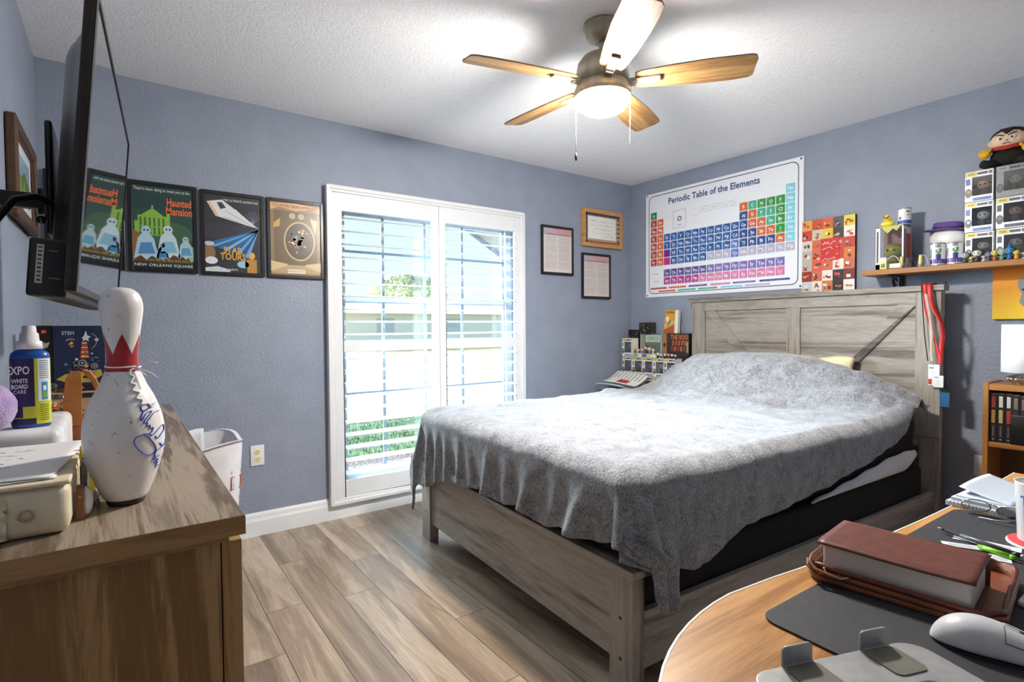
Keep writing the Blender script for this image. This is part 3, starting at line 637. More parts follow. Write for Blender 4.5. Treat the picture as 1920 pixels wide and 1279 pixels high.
# third: white craft with blue rays
t, a, A, w_, h_ = wall_frame('framed_poster', 'black framed poster of a white spacecraft trailing blue rays over gold lettering', 'poster', .655, .970, 1.473, 1.926, .018, M_BLACKF, group=PG)
A.rect(0, 0, w_, h_, '33343a').rect(0, .18, w_, .26, '3a3b42', 2)
for i, (x, c_) in enumerate(((.00, '2f6aa6'), (.03, '5f9ed0'), (.06, '2f6aa6'), (.09, '7fb4dc'), (.12, '2f6aa6'), (.15, '5f9ed0'), (.175, '28588c'), (.195, '6aa6d6'))):
    A.poly([(w_ - .014, .245), (x, .150 - i * .009), (x + .020, .142 - i * .009), (w_ - .012, .241)], c_, 3)
A.poly([(.012, .375), (.085, .392), (.150, .345), (w_ - .012, .250), (.10, .290), (.060, .300)], 'd9dde0', 4).poly([(.06, .375), (.085, .378), (.105, .350), (.078, .340)], '3b3f48', 5).poly([(.012, .375), (.055, .298), (.068, .305), (.030, .372)], 'e8b888', 5)
A.line([(.10, .335), (.20, .280), (w_ - .02, .252)], .002, '6a7078', 6).line([(.09, .30), (.18, .275)], .002, '6a7078', 6).line([(.15, .345), (.2, .3)], .003, 'f2f4f6', 6)
for an in range(9): A.line([(w_ - .04, .275), (w_ - .04 + .05 * math.cos(.6 + an * .35), .275 + .07 * math.sin(.6 + an * .35))], .0012, '9fb6cc', 3)
A.text('THE ULTIMATE ADVENTURE', w_ - .100, h_ - .026, .013, 'e6e9ec', 8, width=.175)
A.text('STAR', .135, .120, .034, 'd8a84a', 8, width=.095, bold=True).text('TOURS', .135, .085, .036, 'd8a84a', 8, width=.125, bold=True)
A.poly([(0, .02), (.06, .03), (.12, .01), (.12, 0), (0, 0)], 'c9cdd2', 5).ell(.02, .10, .03, .045, '8c6a4c', 5).ell(.03, .06, .03, .02, 'd8dce0', 6).ell(.02, .15, .025, .012, 'b9c2ca', 6).ell(.185, .045, .03, .02, '9fc0d8', 6)
A.rect(.205, 0, .255, .075, 'b8873c', 6).ell(.23, .095, .016, .020, 'd8a858', 7).rect(.195, .03, .205, .07, 'a87a34', 6).text('Disneyland', .12, .014, .012, 'eef0f2', 9, width=.07)
a.build('artwork', t)
# fourth: sepia
t, a, A, w_, h_ = wall_frame('framed_poster', 'black framed sepia poster with an oval medallion, next to the window', 'poster', .985, 1.300, 1.473, 1.928, .017, M_BLACKF, group=PG)
A.rect(0, 0, w_, h_, '8f7654').rect(.02, .03, w_ - .02, h_ - .05, '6d5a42', 2).poly([(0, h_ - .05), (.05, h_ - .03), (.14, h_ - .045), (w_ - .05, h_ - .03), (w_, h_ - .05), (w_, h_ - .015), (w_ / 2, h_), (0, h_ - .01)], 'd9a87c', 3)
A.text('COUNTRY BEAR JAMBOREE', w_ / 2, h_ - .024, .016, '7a3a20', 5, width=w_ - .03).ell(w_ / 2 + .02, .20, .088, .115, 'c7b07c', 4, 36).ell(w_ / 2 + .02, .20, .080, .106, '4c4234', 5, 36)
rg = random.Random(11)
for i in range(46):
    an = rg.uniform(0, 6.28); r_ = rg.uniform(0, .8); A.ell(w_ / 2 + .02 + .075 * r_ * math.cos(an), .20 + .09 * r_ * math.sin(an), rg.uniform(.005, .012), rg.uniform(.005, .012), rg.choice(['d9cdb4', 'a98a5c', '3a3a42', 'c98a5c', '7c8a94', 'e6e0cc', '5c4a34']), 6, 9)
A.ell(w_ / 2 - .02, .345, .018, .018, 'b9a684', 5).ell(w_ / 2 + .03, .345, .018, .018, 'b9a684', 5).poly([(.02, .30), (.055, .33), (.05, .28), (.015, .27)], 'c9a24c', 4).poly([(w_ - .02, .33), (w_ - .06, .34), (w_ - .03, .24)], 'e0b090', 4)
A.rect(.005, .01, w_ - .005, .06, 'b59c74', 5).rect(.09, .012, w_ - .09, .034, 'e6dcc4', 6).poly([(0, .02), (.09, .055), (.09, .065), (0, .08)], 'd0b98c', 6).poly([(w_, .02), (w_ - .09, .055), (w_ - .09, .065), (w_, .08)], 'd0b98c', 6).text('PRESENTED BY', w_ / 2, .023, .008, '4a3a28', 7, width=.10)
a.build('artwork', t)
# documents right of the window
def certificate(x0, x1, z0, z1, label):
    t, a, A, w_, h_ = wall_frame('framed_document', label, 'picture frame', x0, x1, z0, z1, .019, M_BLACKF, group='black framed printed documents')
    A.rect(0, 0, w_, h_, 'd7cfc9').rect(0, h_ * .84, w_, h_, 'b8a8b4', 2).poly([(w_ * .3, h_), (w_, h_), (w_, h_ * .86), (w_ * .55, h_ * .88)], 'c99a98', 3).rect(w_ * .1, h_ * .86, w_ * .9, h_ * .875, '8a5a60', 4)
    sd = 1
    for cx_ in (w_ * .06, w_ * .53):
        y = h_ * .81
        while y > h_ * .05:
            A.scribble(cx_, cx_ + w_ * .40, y, .0035, '6f6a66', 4, sd, .0012); y -= .0085 if sd % 7 else .016; sd += 1
    a.build('document', t)
certificate(2.994, 3.333, 1.597, 1.985, 'black framed two column document nearest the right side of the window')
certificate(3.429, 3.770, 1.416, 1.797, 'black framed two column document under the small wooden frame')
t, a, A, w_, h_ = wall_frame('framed_note', 'light wooden frame with a handwritten note on a striped backing', 'picture frame', 3.430, 3.906, 1.855, 2.169, .032, wood('frame_oak', 'a5703c', 'bf8a50', 'd3a268', 'X', 2), depth=.03)
A.rect(0, 0, w_, h_, 'b49c84').rect(0, h_ - .02, w_, h_, '3a3c4c', 2).rect(0, 0, .02, h_, '3a3c4c', 2).rect(0, 0, w_, .018, '9a5a40', 2)
for i in range(6): A.rect(w_ - .035, .02 + i * .038, w_ - .004, .036 + i * .038, '5a4638', 3)
A.rect(.028, .035, w_ - .05, h_ - .028, 'f0ede6', 4)
for i in range(4): A.scribble(.05 + .01 * i, w_ - .075 - .012 * i, h_ - .065 - i * .033, .013, '5a5a62', 5, 20 + i, .0018)
A.scribble(w_ * .55, w_ - .075, .06, .010, '5a5a62', 5, 30, .0016); a.build('note', t)
# electrical outlet
t = thing('wall_outlet', 'white duplex wall outlet with ivory sockets left of the window', 'outlet', (.913, D, .4))
b = MB((.913, D, .4), M_TRIM); b.box(.877, .949, D - .006, D, .400, .516, bev=.0025); b.build('cover_plate', t)
for zc in (.4785, .4375):
    b = MB((.913, D, .4), flat('e6e08c', .4)); b.prism([(.913 + .0175 * math.cos(2 * PI * k / 16), zc + .0145 * math.sin(2 * PI * k / 16)) for k in range(16)], 'y', D - .0085, D - .005); so = b.build('socket', t)
    q = MB((.913, D, .4), flat('2a2a20', .6)); q.box(.9055, .9075, D - .009, D - .0084, zc - .001, zc + .008).box(.9185, .9205, D - .009, D - .0084, zc - .001, zc + .008).cyl((.913, D - .009, zc - .008), (.913, D - .0084, zc - .008), .0025, 8); q.build('slots', so)
# picture on the left wall
o_ = (0.002, 2.74, 1.56); t = thing('framed_landscape', 'brown framed landscape picture on the left wall behind the television arm', 'picture frame', o_)
y0, y1, z0, z1, ff = 2.43, 2.98, 1.565, 1.905, .042
b = MB(o_, wood('frame_dark', '3a261a', '4c3424', '5e4330', 'Y', 2)); b.box(.002, .032, y0, y0 + ff, z0, z1).box(.002, .032, y1 - ff, y1, z0, z1).box(.002, .032, y0 + ff, y1 - ff, z0, z0 + ff).box(.002, .032, y0 + ff, y1 - ff, z1 - ff, z1); b.build('picture_frame', t, bevel=.006)
a = MB(o_); A = Art(a, (.014, y0 + ff, z0 + ff), (0, 1, 0), (0, 0, 1), .15); w_, h_ = y1 - y0 - 2 * ff, z1 - z0 - 2 * ff
a.box(.003, .0138, y0 + ff, y1 - ff, z0 + ff, z1 - ff, flat('cfd6d6', .4)); A.rect(.05, .05, w_ - .05, h_ - .04, '9fc0d4', 1).poly([(.05, .05), (w_ - .05, .05), (w_ - .05, .13), (w_ * .6, .17), (w_ * .4, .13), (.05, .16)], '6a8a4a', 2).ell(w_ * .35, .10, .09, .03, '8aa85a', 3).poly([(w_ * .5, .05), (w_ * .62, .05), (w_ * .58, .14)], 'b9c29a', 3); a.build('artwork', t)

# ------------------------------------------------------------------ right wall: periodic table, cover collage, orange canvas
XR = WX - .004
o_ = (XR, 2.47, 1.43); t = thing('periodic_table_poster', 'large white Periodic Table of the Elements poster pinned above the headboard', 'poster', o_)
b = MB(o_, flat('eef1f6', .35)); b.box(XR - .002, XR, 1.805, 3.153, 1.428, 2.318); b.build('sheet', t)
a = MB(o_); A = Art(a, (XR - .0022, 3.153, 1.428), (0, -1, 0), (0, 0, 1), .35); w_, h_ = 1.348, .890
def rr(x0, y0, x1, y1, r_, wd, col, l):
    pts = []
    for cx_, cy_, a0 in ((x1 - r_, y1 - r_, 0), (x0 + r_, y1 - r_, PI / 2), (x0 + r_, y0 + r_, PI), (x1 - r_, y0 + r_, 1.5 * PI)):
        pts += [(cx_ + r_ * math.cos(a0 + k * PI / 12), cy_ + r_ * math.sin(a0 + k * PI / 12)) for k in range(7)]
    A.line(pts + [pts[0]], wd, col, l)
rr(.035, .03, w_ - .035, h_ - .025, .045, .006, '3a4a62', 1)
for cx_ in (.018, w_ - .018):
    for cy_ in (.016, h_ - .014): A.ell(cx_, cy_, .007, .007, '2a3442', 2, 10)
A.text('Periodic Table of the Elements', .640, h_ - .092, .050, '2c4a78', 2, width=.80, bold=True)
C_ = {'r': 'b8402a', 'o': 'd8692c', 'b': '1e5ca4', 'n': '2a4c8c', 'g': '35963a', 'h': '238a40', 't': '45b08c', 'c': '7fd0e0', 'l': 'b9b4cc', 'v': '5a4a98', 'V': '7a6ab4', 'p': 'b03a8c', 'P': 'd87aa8', 'm': '6a2a8c', 'M': 'c02a84', 'w': '5a7ac0'}
cw, rh = .0690, .0665; X0, Y0 = .052, .652
def cell(cx_, cy_, sym, col):
    A.rect(cx_ + .003, cy_ + .003, cx_ + cw - .003, cy_ + rh - .003, C_[col], 2)
    if sym: A.text(sym, cx_ + cw / 2, cy_ + rh * .50, .024, 'f2f4f8', 3, bold=True); A.rect(cx_ + cw * .3, cy_ + .009, cx_ + cw * .7, cy_ + .0115, 'dfe4ee', 3); A.rect(cx_ + .008, cy_ + rh - .013, cx_ + .018, cy_ + rh - .010, 'dfe4ee', 3)
ROWS = [('H:h', *[''] * 16, 'He:c'), ('Li:r', 'Be:o', *[''] * 10, 'B:o', 'C:t', 'N:g', 'O:g', 'F:g', 'Ne:c'), ('Na:r', 'Mg:o', *[''] * 10, 'Al:n', 'Si:o', 'P:t', 'S:t', 'Cl:g', 'Ar:c'),
    ('K:r', 'Ca:o', 'Sc:b', 'Ti:b', 'V:b', 'Cr:b', 'Mn:b', 'Fe:b', 'Co:b', 'Ni:b', 'Cu:b', 'Zn:b', 'Ga:n', 'Ge:o', 'As:o', 'Se:t', 'Br:g', 'Kr:c'),
    ('Rb:r', 'Sr:o', 'Y:b', 'Zr:b', 'Nb:b', 'Mo:b', 'Tc:b', 'Ru:b', 'Rh:b', 'Pd:b', 'Ag:b', 'Cd:b', 'In:n', 'Sn:n', 'Sb:o', 'Te:o', 'I:g', 'Xe:c'),
    ('Cs:r', 'Ba:o', ' :m', 'Hf:b', 'Ta:b', 'W:b', 'Re:b', 'Os:b', 'Ir:b', 'Pt:b', 'Au:b', 'Hg:w', 'Tl:n', 'Pb:n', 'Bi:n', 'Po:n', 'At:o', 'Rn:c'),
    ('Fr:r', 'Ra:o', ' :M', 'Rf:b', 'Db:b', 'Sg:b', 'Bh:b', 'Hs:b', 'Mt:l', 'Ds:l', 'Rg:l', 'Cn:w', 'Nh:l', 'Fl:l', 'Mc:l', 'Lv:l', 'Ts:l', 'Og:l')]
for r_, row in enumerate(ROWS):
    for c_, s_ in enumerate(row):
        if s_: sym, col = s_.split(':'); cell(X0 + c_ * cw, Y0 + .010 - r_ * rh + (.0), sym.strip(), col)
for c_, sym in enumerate('La Ce Pr Nd Pm Sm Eu Gd Tb Dy Ho Er Tm Yb Lu'.split()): cell(X0 + (c_ + 2) * cw, .165, sym, 'v' if c_ < 6 else 'V')
for c_, sym in enumerate('Ac Th Pa U Np Pu Am Cm Bk Cf Es Fm Md No Lr'.split()): cell(X0 + (c_ + 2) * cw, .165 - rh, sym, 'p' if c_ < 5 else 'P')
A.text('Lanthanides', .105, .198, .010, '5a6470', 2).text('Actinides', .115, .132, .010, '5a6470', 2)
A.line([(.29, .560), (.41, .560), (.41, .705), (.29, .705), (.29, .560)], .002, '4a5464', 2).text('O', .35, .635, .040, '2a3442', 2, bold=True).text('Oxygen', .35, .585, .012, '4a5464', 2)
for (x, y) in ((.22, .66), (.49, .69), (.49, .64), (.49, .58)): A.scribble(x - .03, x + .03, y, .006, '6a7484', 2, int(x * 999 + y * 77)); 
for y in (.690, .672, .654): A.scribble(.54, .86, y, .007, '6a7484', 2, int(y * 1000), .0016)
for i, (x, wd, col) in enumerate(((.052, .17, 'r'), (.245, .17, 'o'), (.44, .17, 'v'), (.64, .17, 'P'), (.83, .18, 'V'), (1.04, .22, 'n'))): A.rect(x, .066, x + wd, .080, C_[col], 2); A.scribble(x + .03, x + wd - .03, .073, .005, 'f0f2f6', 3, i)
for i, (x, wd, col) in enumerate(((.14, .17, 'o'), (.335, .17, 't'), (.53, .17, 't'), (.73, .18, 'c'), (.93, .19, 'l'))): A.rect(x, .040, x + wd, .053, C_[col], 2); A.scribble(x + .03, x + wd - .03, .0465, .004, 'f0f2f6', 3, i + 9)
a.build('printing', t)
# collage canvas standing on the headboard
o_ = (XR, 1.65, 1.42); t = thing('cover_collage', 'colourful collage panel of small red and white covers beside the periodic table', 'poster', o_)
MB(o_, flat('3a2622', .6)).box(XR - .022, XR, 1.480, 1.803, 1.400, 1.872).build('panel', t)
a = MB(o_); A = Art(a, (XR - .0222, 1.803, 1.400), (0, -1, 0), (0, 0, 1), .4); rg = random.Random(21); w_, h_ = .323, .472
pal = ['c8402a', 'd87a34', 'e8e2d8', '2a2426', '8a2a22', 'd8b83a', '5a5a62', 'e05a3a', '3a2420', 'b8b0a8', 'd06a4a', '7a2c28']
fix = {(0, 0): 'd8a058', (1, 0): 'c8502a', (2, 0): 'd8602c', (3, 0): '5a5458', (4, 0): 'e0d83a', (0, 1): 'd03a2c', (1, 1): 'c8c4a8', (2, 1): 'e0c030', (3, 1): '3a3838', (4, 1): 'ece8e4', (2, 2): 'd0302a', (2, 3): 'd0302a', (3, 3): 'cc3a2c', (3, 2): 'd03a2c', (0, 2): 'd0ccc8', (2, 5): 'e8e2dc', (4, 6): 'f0ece8', (0, 6): 'c8ccd0'}
cw2, ch2 = w_ / 5, h_ / 7
for i in range(5):
    for j in range(7):
        x, y = i * cw2, h_ - (j + 1) * ch2; base = fix.get((i, j)) or rg.choice(pal); A.rect(x, y, x + cw2, y + ch2, base, 1)
        for k in range(4):
            xx, yy = x + rg.uniform(.005, cw2 - .03), y + rg.uniform(.005, ch2 - .03); s1, s2 = rg.uniform(.008, .026), rg.uniform(.005, .022)
            if rg.random() < .5: A.rect(xx, yy, xx + s1, yy + s2, rg.choice(pal), 2 + k)
            else: A.ell(xx + s1 / 2, yy + s2 / 2, s1 / 2, s2 / 2, rg.choice(pal), 2 + k, 9)
A.rect(cw2 * 1.85, h_ - 4.1 * ch2, cw2 * 3.6, h_ - 1.95 * ch2, 'cc2c28', 8)
for i in range(4): A.scribble(cw2 * 2.0, cw2 * 3.5, h_ - 2.4 * ch2 - i * .034, .020, 'f0e4e0', 9, 40 + i, .003)
a.build('covers', t)
# orange canvas
o_ = (XR, .68, 1.20); t = thing('orange_canvas', 'orange to yellow canvas with a grey torn shape above the table lamp', 'picture', o_)
m = bpy.data.materials.new('orange_ombre'); m.use_nodes = True; L = m.node_tree.links; p_ = m.node_tree.nodes['Principled BSDF']; tcn = N(m, 'ShaderNodeTexCoord'); sx = N(m, 'ShaderNodeSeparateXYZ'); r = N(m, 'ShaderNodeValToRGB'); mr = N(m, 'ShaderNodeMapRange'); mr.inputs[1].default_value = 0; mr.inputs[2].default_value = .27
L.new(tcn.outputs['Object'], sx.inputs[0]); L.new(sx.outputs[2], mr.inputs[0]); L.new(mr.outputs[0], r.inputs[0]); r.color_ramp.elements[0].color = srgb('f2cf2e'); r.color_ramp.elements[1].color = srgb('ee7a1c'); L.new(r.outputs[0], p_.inputs['Base Color']); p_.inputs['Roughness'].default_value = .6
MB(o_, m).box(XR - .02, XR, .46, .819, 1.204, 1.466).build('canvas', t, bevel=.001)
a = MB(o_); A = Art(a, (XR - .0202, .819, 1.204), (0, -1, 0), (0, 0, 1), .6)
A.poly([(.10, .20), (.16, .235), (.24, .225), (.30, .16), (.28, .08), (.20, .03), (.15, .035), (.125, .06), (.105, .085), (.115, .13), (.098, .165)], '8a8c90', 1).poly([(.115, .155), (.155, .15), (.165, .19), (.23, .19), (.25, .15), (.29, .14), (.21, .13), (.20, .09), (.15, .08), (.155, .135), (.115, .145)], '26262a', 2); a.build('shape', t)

# ------------------------------------------------------------------ wall shelf with its load
sy1, sy0, sz = 1.372, .25, 1.4965
o_ = (3.95, .8, sz); t = thing('wall_shelf', 'brown wooden wall shelf holding toys and boxes above the headboard corner', 'shelf', o_)
MB(o_, M_SHELF).box(3.845, WX - .001, sy0, sy1, sz - .031, sz).build('board', t, bevel=.004)
for yb in (1.235, .45):
    b = MB(o_, noisy('wrought_iron', '1c1815', '2a2420', 40, .4, metal=.6)); b.box(WX - .008, WX - .001, yb - .012, yb + .012, sz - .20, sz - .031).box(3.87, WX - .001, yb - .012, yb + .012, sz - .037, sz - .031)
    b.tube([(3.90, yb, sz - .037), (3.915, yb, sz - .075), (3.96, yb, sz - .125), (4.04, yb, sz - .175)], .006, 8)
    b.tube([(3.955 + .022 * math.cos(k * .7), yb, sz - .068 + .022 * math.sin(k * .7)) for k in range(9)], .004, 6); b.build('bracket', t)
SZ = sz + .0005
PX = [0]
def figure(b, x, y, z, s_, skin, body, hair=None, dot='16161a'):
    """plain round-headed toy, faces -x"""
    b.ball((x, y, z + .62 * s_), (.24 * s_, .27 * s_, .23 * s_), flat(skin, .4), seg=14)
    if hair: b.ball((x + .05 * s_, y, z + .70 * s_), (.23 * s_, .275 * s_, .19 * s_), flat(hair, .5), seg=14)
    b.lathe([(0, 0), (.15 * s_, 0), (.17 * s_, .1 * s_), (.13 * s_, .3 * s_), (.08 * s_, .42 * s_), (0, .44 * s_)], (x, y, z), 12, flat(body, .5))
    for sg in (-1, 1):
        b.ball((x - .225 * s_, y + sg * .10 * s_, z + .63 * s_), (.02 * s_, .04 * s_, .04 * s_), flat(dot, .2), seg=8)
        b.tube([(x, y + sg * .12 * s_, z + .36 * s_), (x - .06 * s_, y + sg * .19 * s_, z + .22 * s_)], .045 * s_, 6, flat(body, .5))
    return b
def toy_box(label, cat, x0, y0, z0, w_, h_, d_, group, face, strip, skin, body, band='3a5cae', parent_loc=None, mask=None):
    """carton standing at (x0 front, y0 right edge); front faces -x"""
    o_ = (x0 + d_ / 2, y0 + w_ / 2, z0); t = thing('boxed_figure', label, cat, o_, 0, group); e = .006
    fm = flat(face, .35); b = MB(o_, fm); x1 = x0 + d_; y1 = y0 + w_
    b.box(x1 - .002, x1, y0, y1, z0, z0 + h_, flat('3c3a3c', .5)); b.box(x0, x1, y0, y0 + .0015, z0, z0 + h_); b.box(x0, x1, y1 - .0015, y1, z0, z0 + h_); b.box(x0, x1, y0, y1, z0, z0 + .0015); b.box(x0, x1, y0, y1, z0 + h_ - .0015, z0 + h_)
    wz0, wz1 = z0 + .20 * h_, z0 + .80 * h_; wy1 = y1 - .26 * w_; wy0 = y0 + e
    b.box(x0, x0 + .0012, y0, y1, wz1, z0 + h_); b.box(x0, x0 + .0012, y0, y1, z0, wz0); b.box(x0, x0 + .0012, wy1, y1, wz0, wz1); b.box(x0, x0 + .0012, y0, wy0, wz0, wz1)
    b.box(x1 - .004, x1 - .002, y0 + .002, y1 - .002, z0 + .002, z0 + h_ - .002, flat('2e2c2e', .6))
    A = Art(b, (x0 - .0002, y1, z0), (0, -1, 0), (0, 0, 1), .35)
    A.rect(.04 * w_, .83 * h_, .42 * w_, .97 * h_, strip, 1).text('POP!', .23 * w_, .90 * h_, .055 * h_, '2a2a2c' if strip != '2a2a2c' else 'e8e8e8', 2, bold=True).rect(.44 * w_, .86 * h_, .80 * w_, .94 * h_, '4a4c54', 1).rect(.83 * w_, .85 * h_, .95 * w_, .95 * h_, '6a6c74', 1)
    A.rect(.30 * w_, .04 * h_, .93 * w_, .13 * h_, band, 1).scribble(.34 * w_, .88 * w_, .085 * h_, .02 * h_, 'e8ecf4', 2, int(y0 * 997 + z0 * 131)).ell(.14 * w_, .30 * h_, .12 * w_, .15 * h_, '54565c', 1, 16).ell(.15 * w_, .34 * h_, .06 * w_, .05 * h_, skin, 2, 12).rect(.05 * w_, .56 * h_, .20 * w_, .76 * h_, band, 1)
    b.build('carton', t)
    f = MB(o_); figure(f, x0 + d_ * .45, y0 + w_ * .42, z0 + .19 * h_, h_ * .60, skin, body, hair=mask); f.build('toy_figure', t)
    MB(o_, M_GLASS).box(x0 + .0002, x0 + .0007, wy0, wy1, wz0, wz1).build('window', t)
    return t
BG = 'boxed vinyl figures stacked on the wall shelf'
toy_box('white boxed dark toy with blue band, topmost of the shelf stack nearest the hat', 'toy box', 3.872, .788, SZ + .311, .116, .158, .09, BG, 'eef0f2', 'd8cc5a', 'b98a6a', '2a2a2c', '3a62b8', mask='1c1c1e')
toy_box('white boxed grey toy with yellow tag, middle of the shelf stack nearest the hat', 'toy box', 3.868, .786, SZ + .155, .116, .1555, .09, BG, 'eef1f4', 'd8cc5a', 'c2c6c8', '3a3a3c', '3a6ab8', mask='8a8c90')
toy_box('white boxed toy with black header behind the figurines, lowest of the stack nearest the hat', 'toy box', 3.872, .784, SZ, .116, .155, .09, BG, 'eceef0', 'd8cc5a', 'a9a49a', '2c2e2a', '55565a', mask='2a2a2c')
toy_box('black toy in a clear grey case directly under the plush doll', 'toy box', 3.870, .664, SZ + .312, .116, .158, .09, BG, '8a8c8e', '9a9ca0', '6a6a5a', '161616', '8a8c90', mask='141414')
toy_box('white boxed dark toy with yellow tag below the clear case', 'toy box', 3.866, .662, SZ + .156, .116, .1555, .09, BG, 'eceef2', 'd8cc5a', '9a7a6a', '2a2a2c', '4a4c58', mask='1c1c1e')
toy_box('white boxed toy with purple header, bottom of the stack under the clear case', 'toy box', 3.870, .660, SZ, .116, .156, .09, BG, 'eef0f2', 'd8cc5a', '8a8a86', '2c2a34', '5a4c6a', mask='242226')
# plush doll
zp = SZ + .4705; o_ = (3.92, .745, zp); t = thing('plush_doll', 'seated plush doll with dark hair, red collar and yellow mittens on the boxes', 'plush toy', o_)
b = MB(o_); b.ball((3.925, .742, zp + .052), (.055, .075, .052), noisy('black_plush', '15140f', '1e1d18', 80, .9), seg=20); body = b.build('body', t)
for sg, c_ in ((1, .045), (-1, .035)):
    b = MB(o_); b.tube([(3.91, .742 + sg * .03, zp + .022), (3.885, .742 + sg * .075, zp + .020), (3.865, .742 + sg * .090, zp + .024)], [.022, .022, .020], 10, noisy('black_plush', '15140f', '1e1d18', 80, .9)); b.build('leg', t)
    b = MB(o_); b.ball((3.868, .742 + sg * .082, zp + .072), (.020, .026, .024), noisy('yellow_plush', 'd9a51c', 'e6b72e', 60, .8), seg=14)
    for k in range(3): b.tube([(3.862, .742 + sg * (.070 + k * .012), zp + .072), (3.850, .742 + sg * (.066 + k * .013), zp + .078)], .0075, 8, noisy('yellow_plush', 'd9a51c', 'e6b72e', 60, .8))
    b.tube([(3.858, .742 + sg * .062, zp + .078), (3.848, .742 + sg * .056, zp + .088)], .007, 8, noisy('yellow_plush', 'd9a51c', 'e6b72e', 60, .8)); b.build('mitten', t)
b = MB(o_); b.ball((3.915, .742, zp + .128), (.052, .073, .058), noisy('peach_plush', 'e0bfa0', 'ebcdb0', 60, .85), seg=22)
for sg in (-1, 1): b.ball((3.915, .742 + sg * .070, zp + .128), (.012, .012, .016), noisy('peach_plush', 'e0bfa0', 'ebcdb0', 60, .85), seg=10)
hd = b.build('head', t)
b = MB(o_); 
for sg in (-1, 1):
    b.ball((3.8655, .742 + sg * .024, zp + .133), (.004, .012, .010), flat('f0efe8', .3), seg=12); b.ball((3.862, .742 + sg * .022, zp + .132), (.003, .006, .006), flat('3a4a2a', .2), seg=8)
    b.tube([(3.862, .742 + sg * .008, zp + .144), (3.860, .742 + sg * .024, zp + .151), (3.866, .742 + sg * .040, zp + .154)], .0024, 6, flat('1a1612', .6))
b.tube([(3.863, .727, zp + .106), (3.859, .742, zp + .108), (3.863, .757, zp + .106)], .0016, 6, flat('6a3a2a', .6)); b.ball((3.860, .742, zp + .120), (.005, .007, .005), flat('d8b090', .7), seg=8); b.build('face', hd)
b = MB(o_); b.ball((3.928, .742, zp + .150), (.052, .075, .046), noisy('dark_hair_plush', '1f1813', '2a211a', 80, .9), seg=22); b.prism([(.715, zp + .180), (.769, zp + .180), (.742, zp + .150)], 'x', 3.864, 3.90, noisy('dark_hair_plush', '1f1813', '2a211a', 80, .9)); b.build('hair', hd)
b = MB(o_); b.tube([(3.905 + .048 * math.cos(a), .742 + .062 * math.sin(a), zp + .083 + .008 * abs(math.sin(a))) for a in [k * PI / 8 for k in range(2, 15)]], .010, 8, noisy('red_felt', 'a83020', 'b83a26', 60, .8)); b.build('collar', t)
# display box with yellow figure
o_ = (3.93, 1.245, SZ); t = thing('display_box', 'large windowed display box with a green toy inside at the shelf end', 'toy box', o_)
b = MB(o_, flat('e8e6e2', .4)); X0_, X1_, Y0_, Y1_, Z1_ = 3.872, 3.99, 1.170, 1.310, SZ + .245
b.box(X0_, X1_, Y0_, Y1_, SZ, SZ + .004).box(X0_, X1_, Y0_, Y1_, Z1_ - .004, Z1_).box(X1_ - .003, X1_, Y0_, Y1_, SZ, Z1_, flat('8a5a52', .5))
for (ya, yb) in ((Y1_ - .022, Y1_), (Y0_, Y0_ + .010)): b.box(X0_, X0_ + .002, ya, yb, SZ, Z1_)
b.box(X0_, X0_ + .002, Y0_, Y1_, SZ, SZ + .03).box(X0_, X1_, Y0_, Y0_ + .002, SZ, Z1_, flat('d9d4d0', .4))
b.box(X0_ + .03, X1_ - .02, Y0_ - .0006, Y0_, SZ + .06, SZ + .20, flat('b03a44', .4)).box(X1_ - .018, X1_ - .008, Y0_ - .0006, Y0_, SZ + .02, SZ + .23, flat('c9b83a', .4)).box(X0_ + .008, X0_ + .022, Y0_ - .0006, Y0_, SZ + .03, SZ + .22, flat('44424a', .4)); b.build('carton', t)
A_ = MB(o_); A = Art(A_, (X0_ - .0004, Y1_, SZ), (0, -1, 0), (0, 0, 1)); A.rect(.005, .04, .014, .22, '3c3a40', 1).poly([(.025, .245), (.125, .245), (.105, .215), (.085, .230), (.060, .205), (.04, .225)], 'b8b83a', 1); A_.build('printing', t)
b = MB(o_); figure(b, 3.935, 1.243, SZ + .004, .17, '9aa23a', '8a8c3a', hair='7a8430'); b.build('toy_figure', t)
MB(o_, M_GLASS).box(X0_ + .0005, X0_ + .001, Y0_ + .01, Y1_ - .022, SZ + .03, Z1_ - .004).build('window', t)
# rubber duck
z = Z1_ + .0003; o_ = (3.905, 1.262, z); t = thing('rubber_duck', 'yellow rubber duck sitting on top of the display box', 'toy duck', o_)
b = MB(o_, flat('f0dc50', .35)); b.ball((3.905, 1.262, z + .019), (.024, .036, .019), seg=18); b.ball((3.922, 1.262, z + .026), (.012, .016, .012), seg=10); b.build('body', t)
b = MB(o_, flat('f0dc50', .35)); b.ball((3.898, 1.262, z + .052), (.020, .021, .020), seg=18); hd = b.build('head', t)
MB(o_, flat('e0601c', .4)).ball((3.878, 1.262, z + .050), (.008, .013, .006), seg=12).build('beak', hd); b = MB(o_, flat('16161a', .2))
for sg in (-1, 1): b.ball((3.882, 1.262 + sg * .011, z + .058), (.003, .003, .004), seg=8)
b.build('eye', hd)
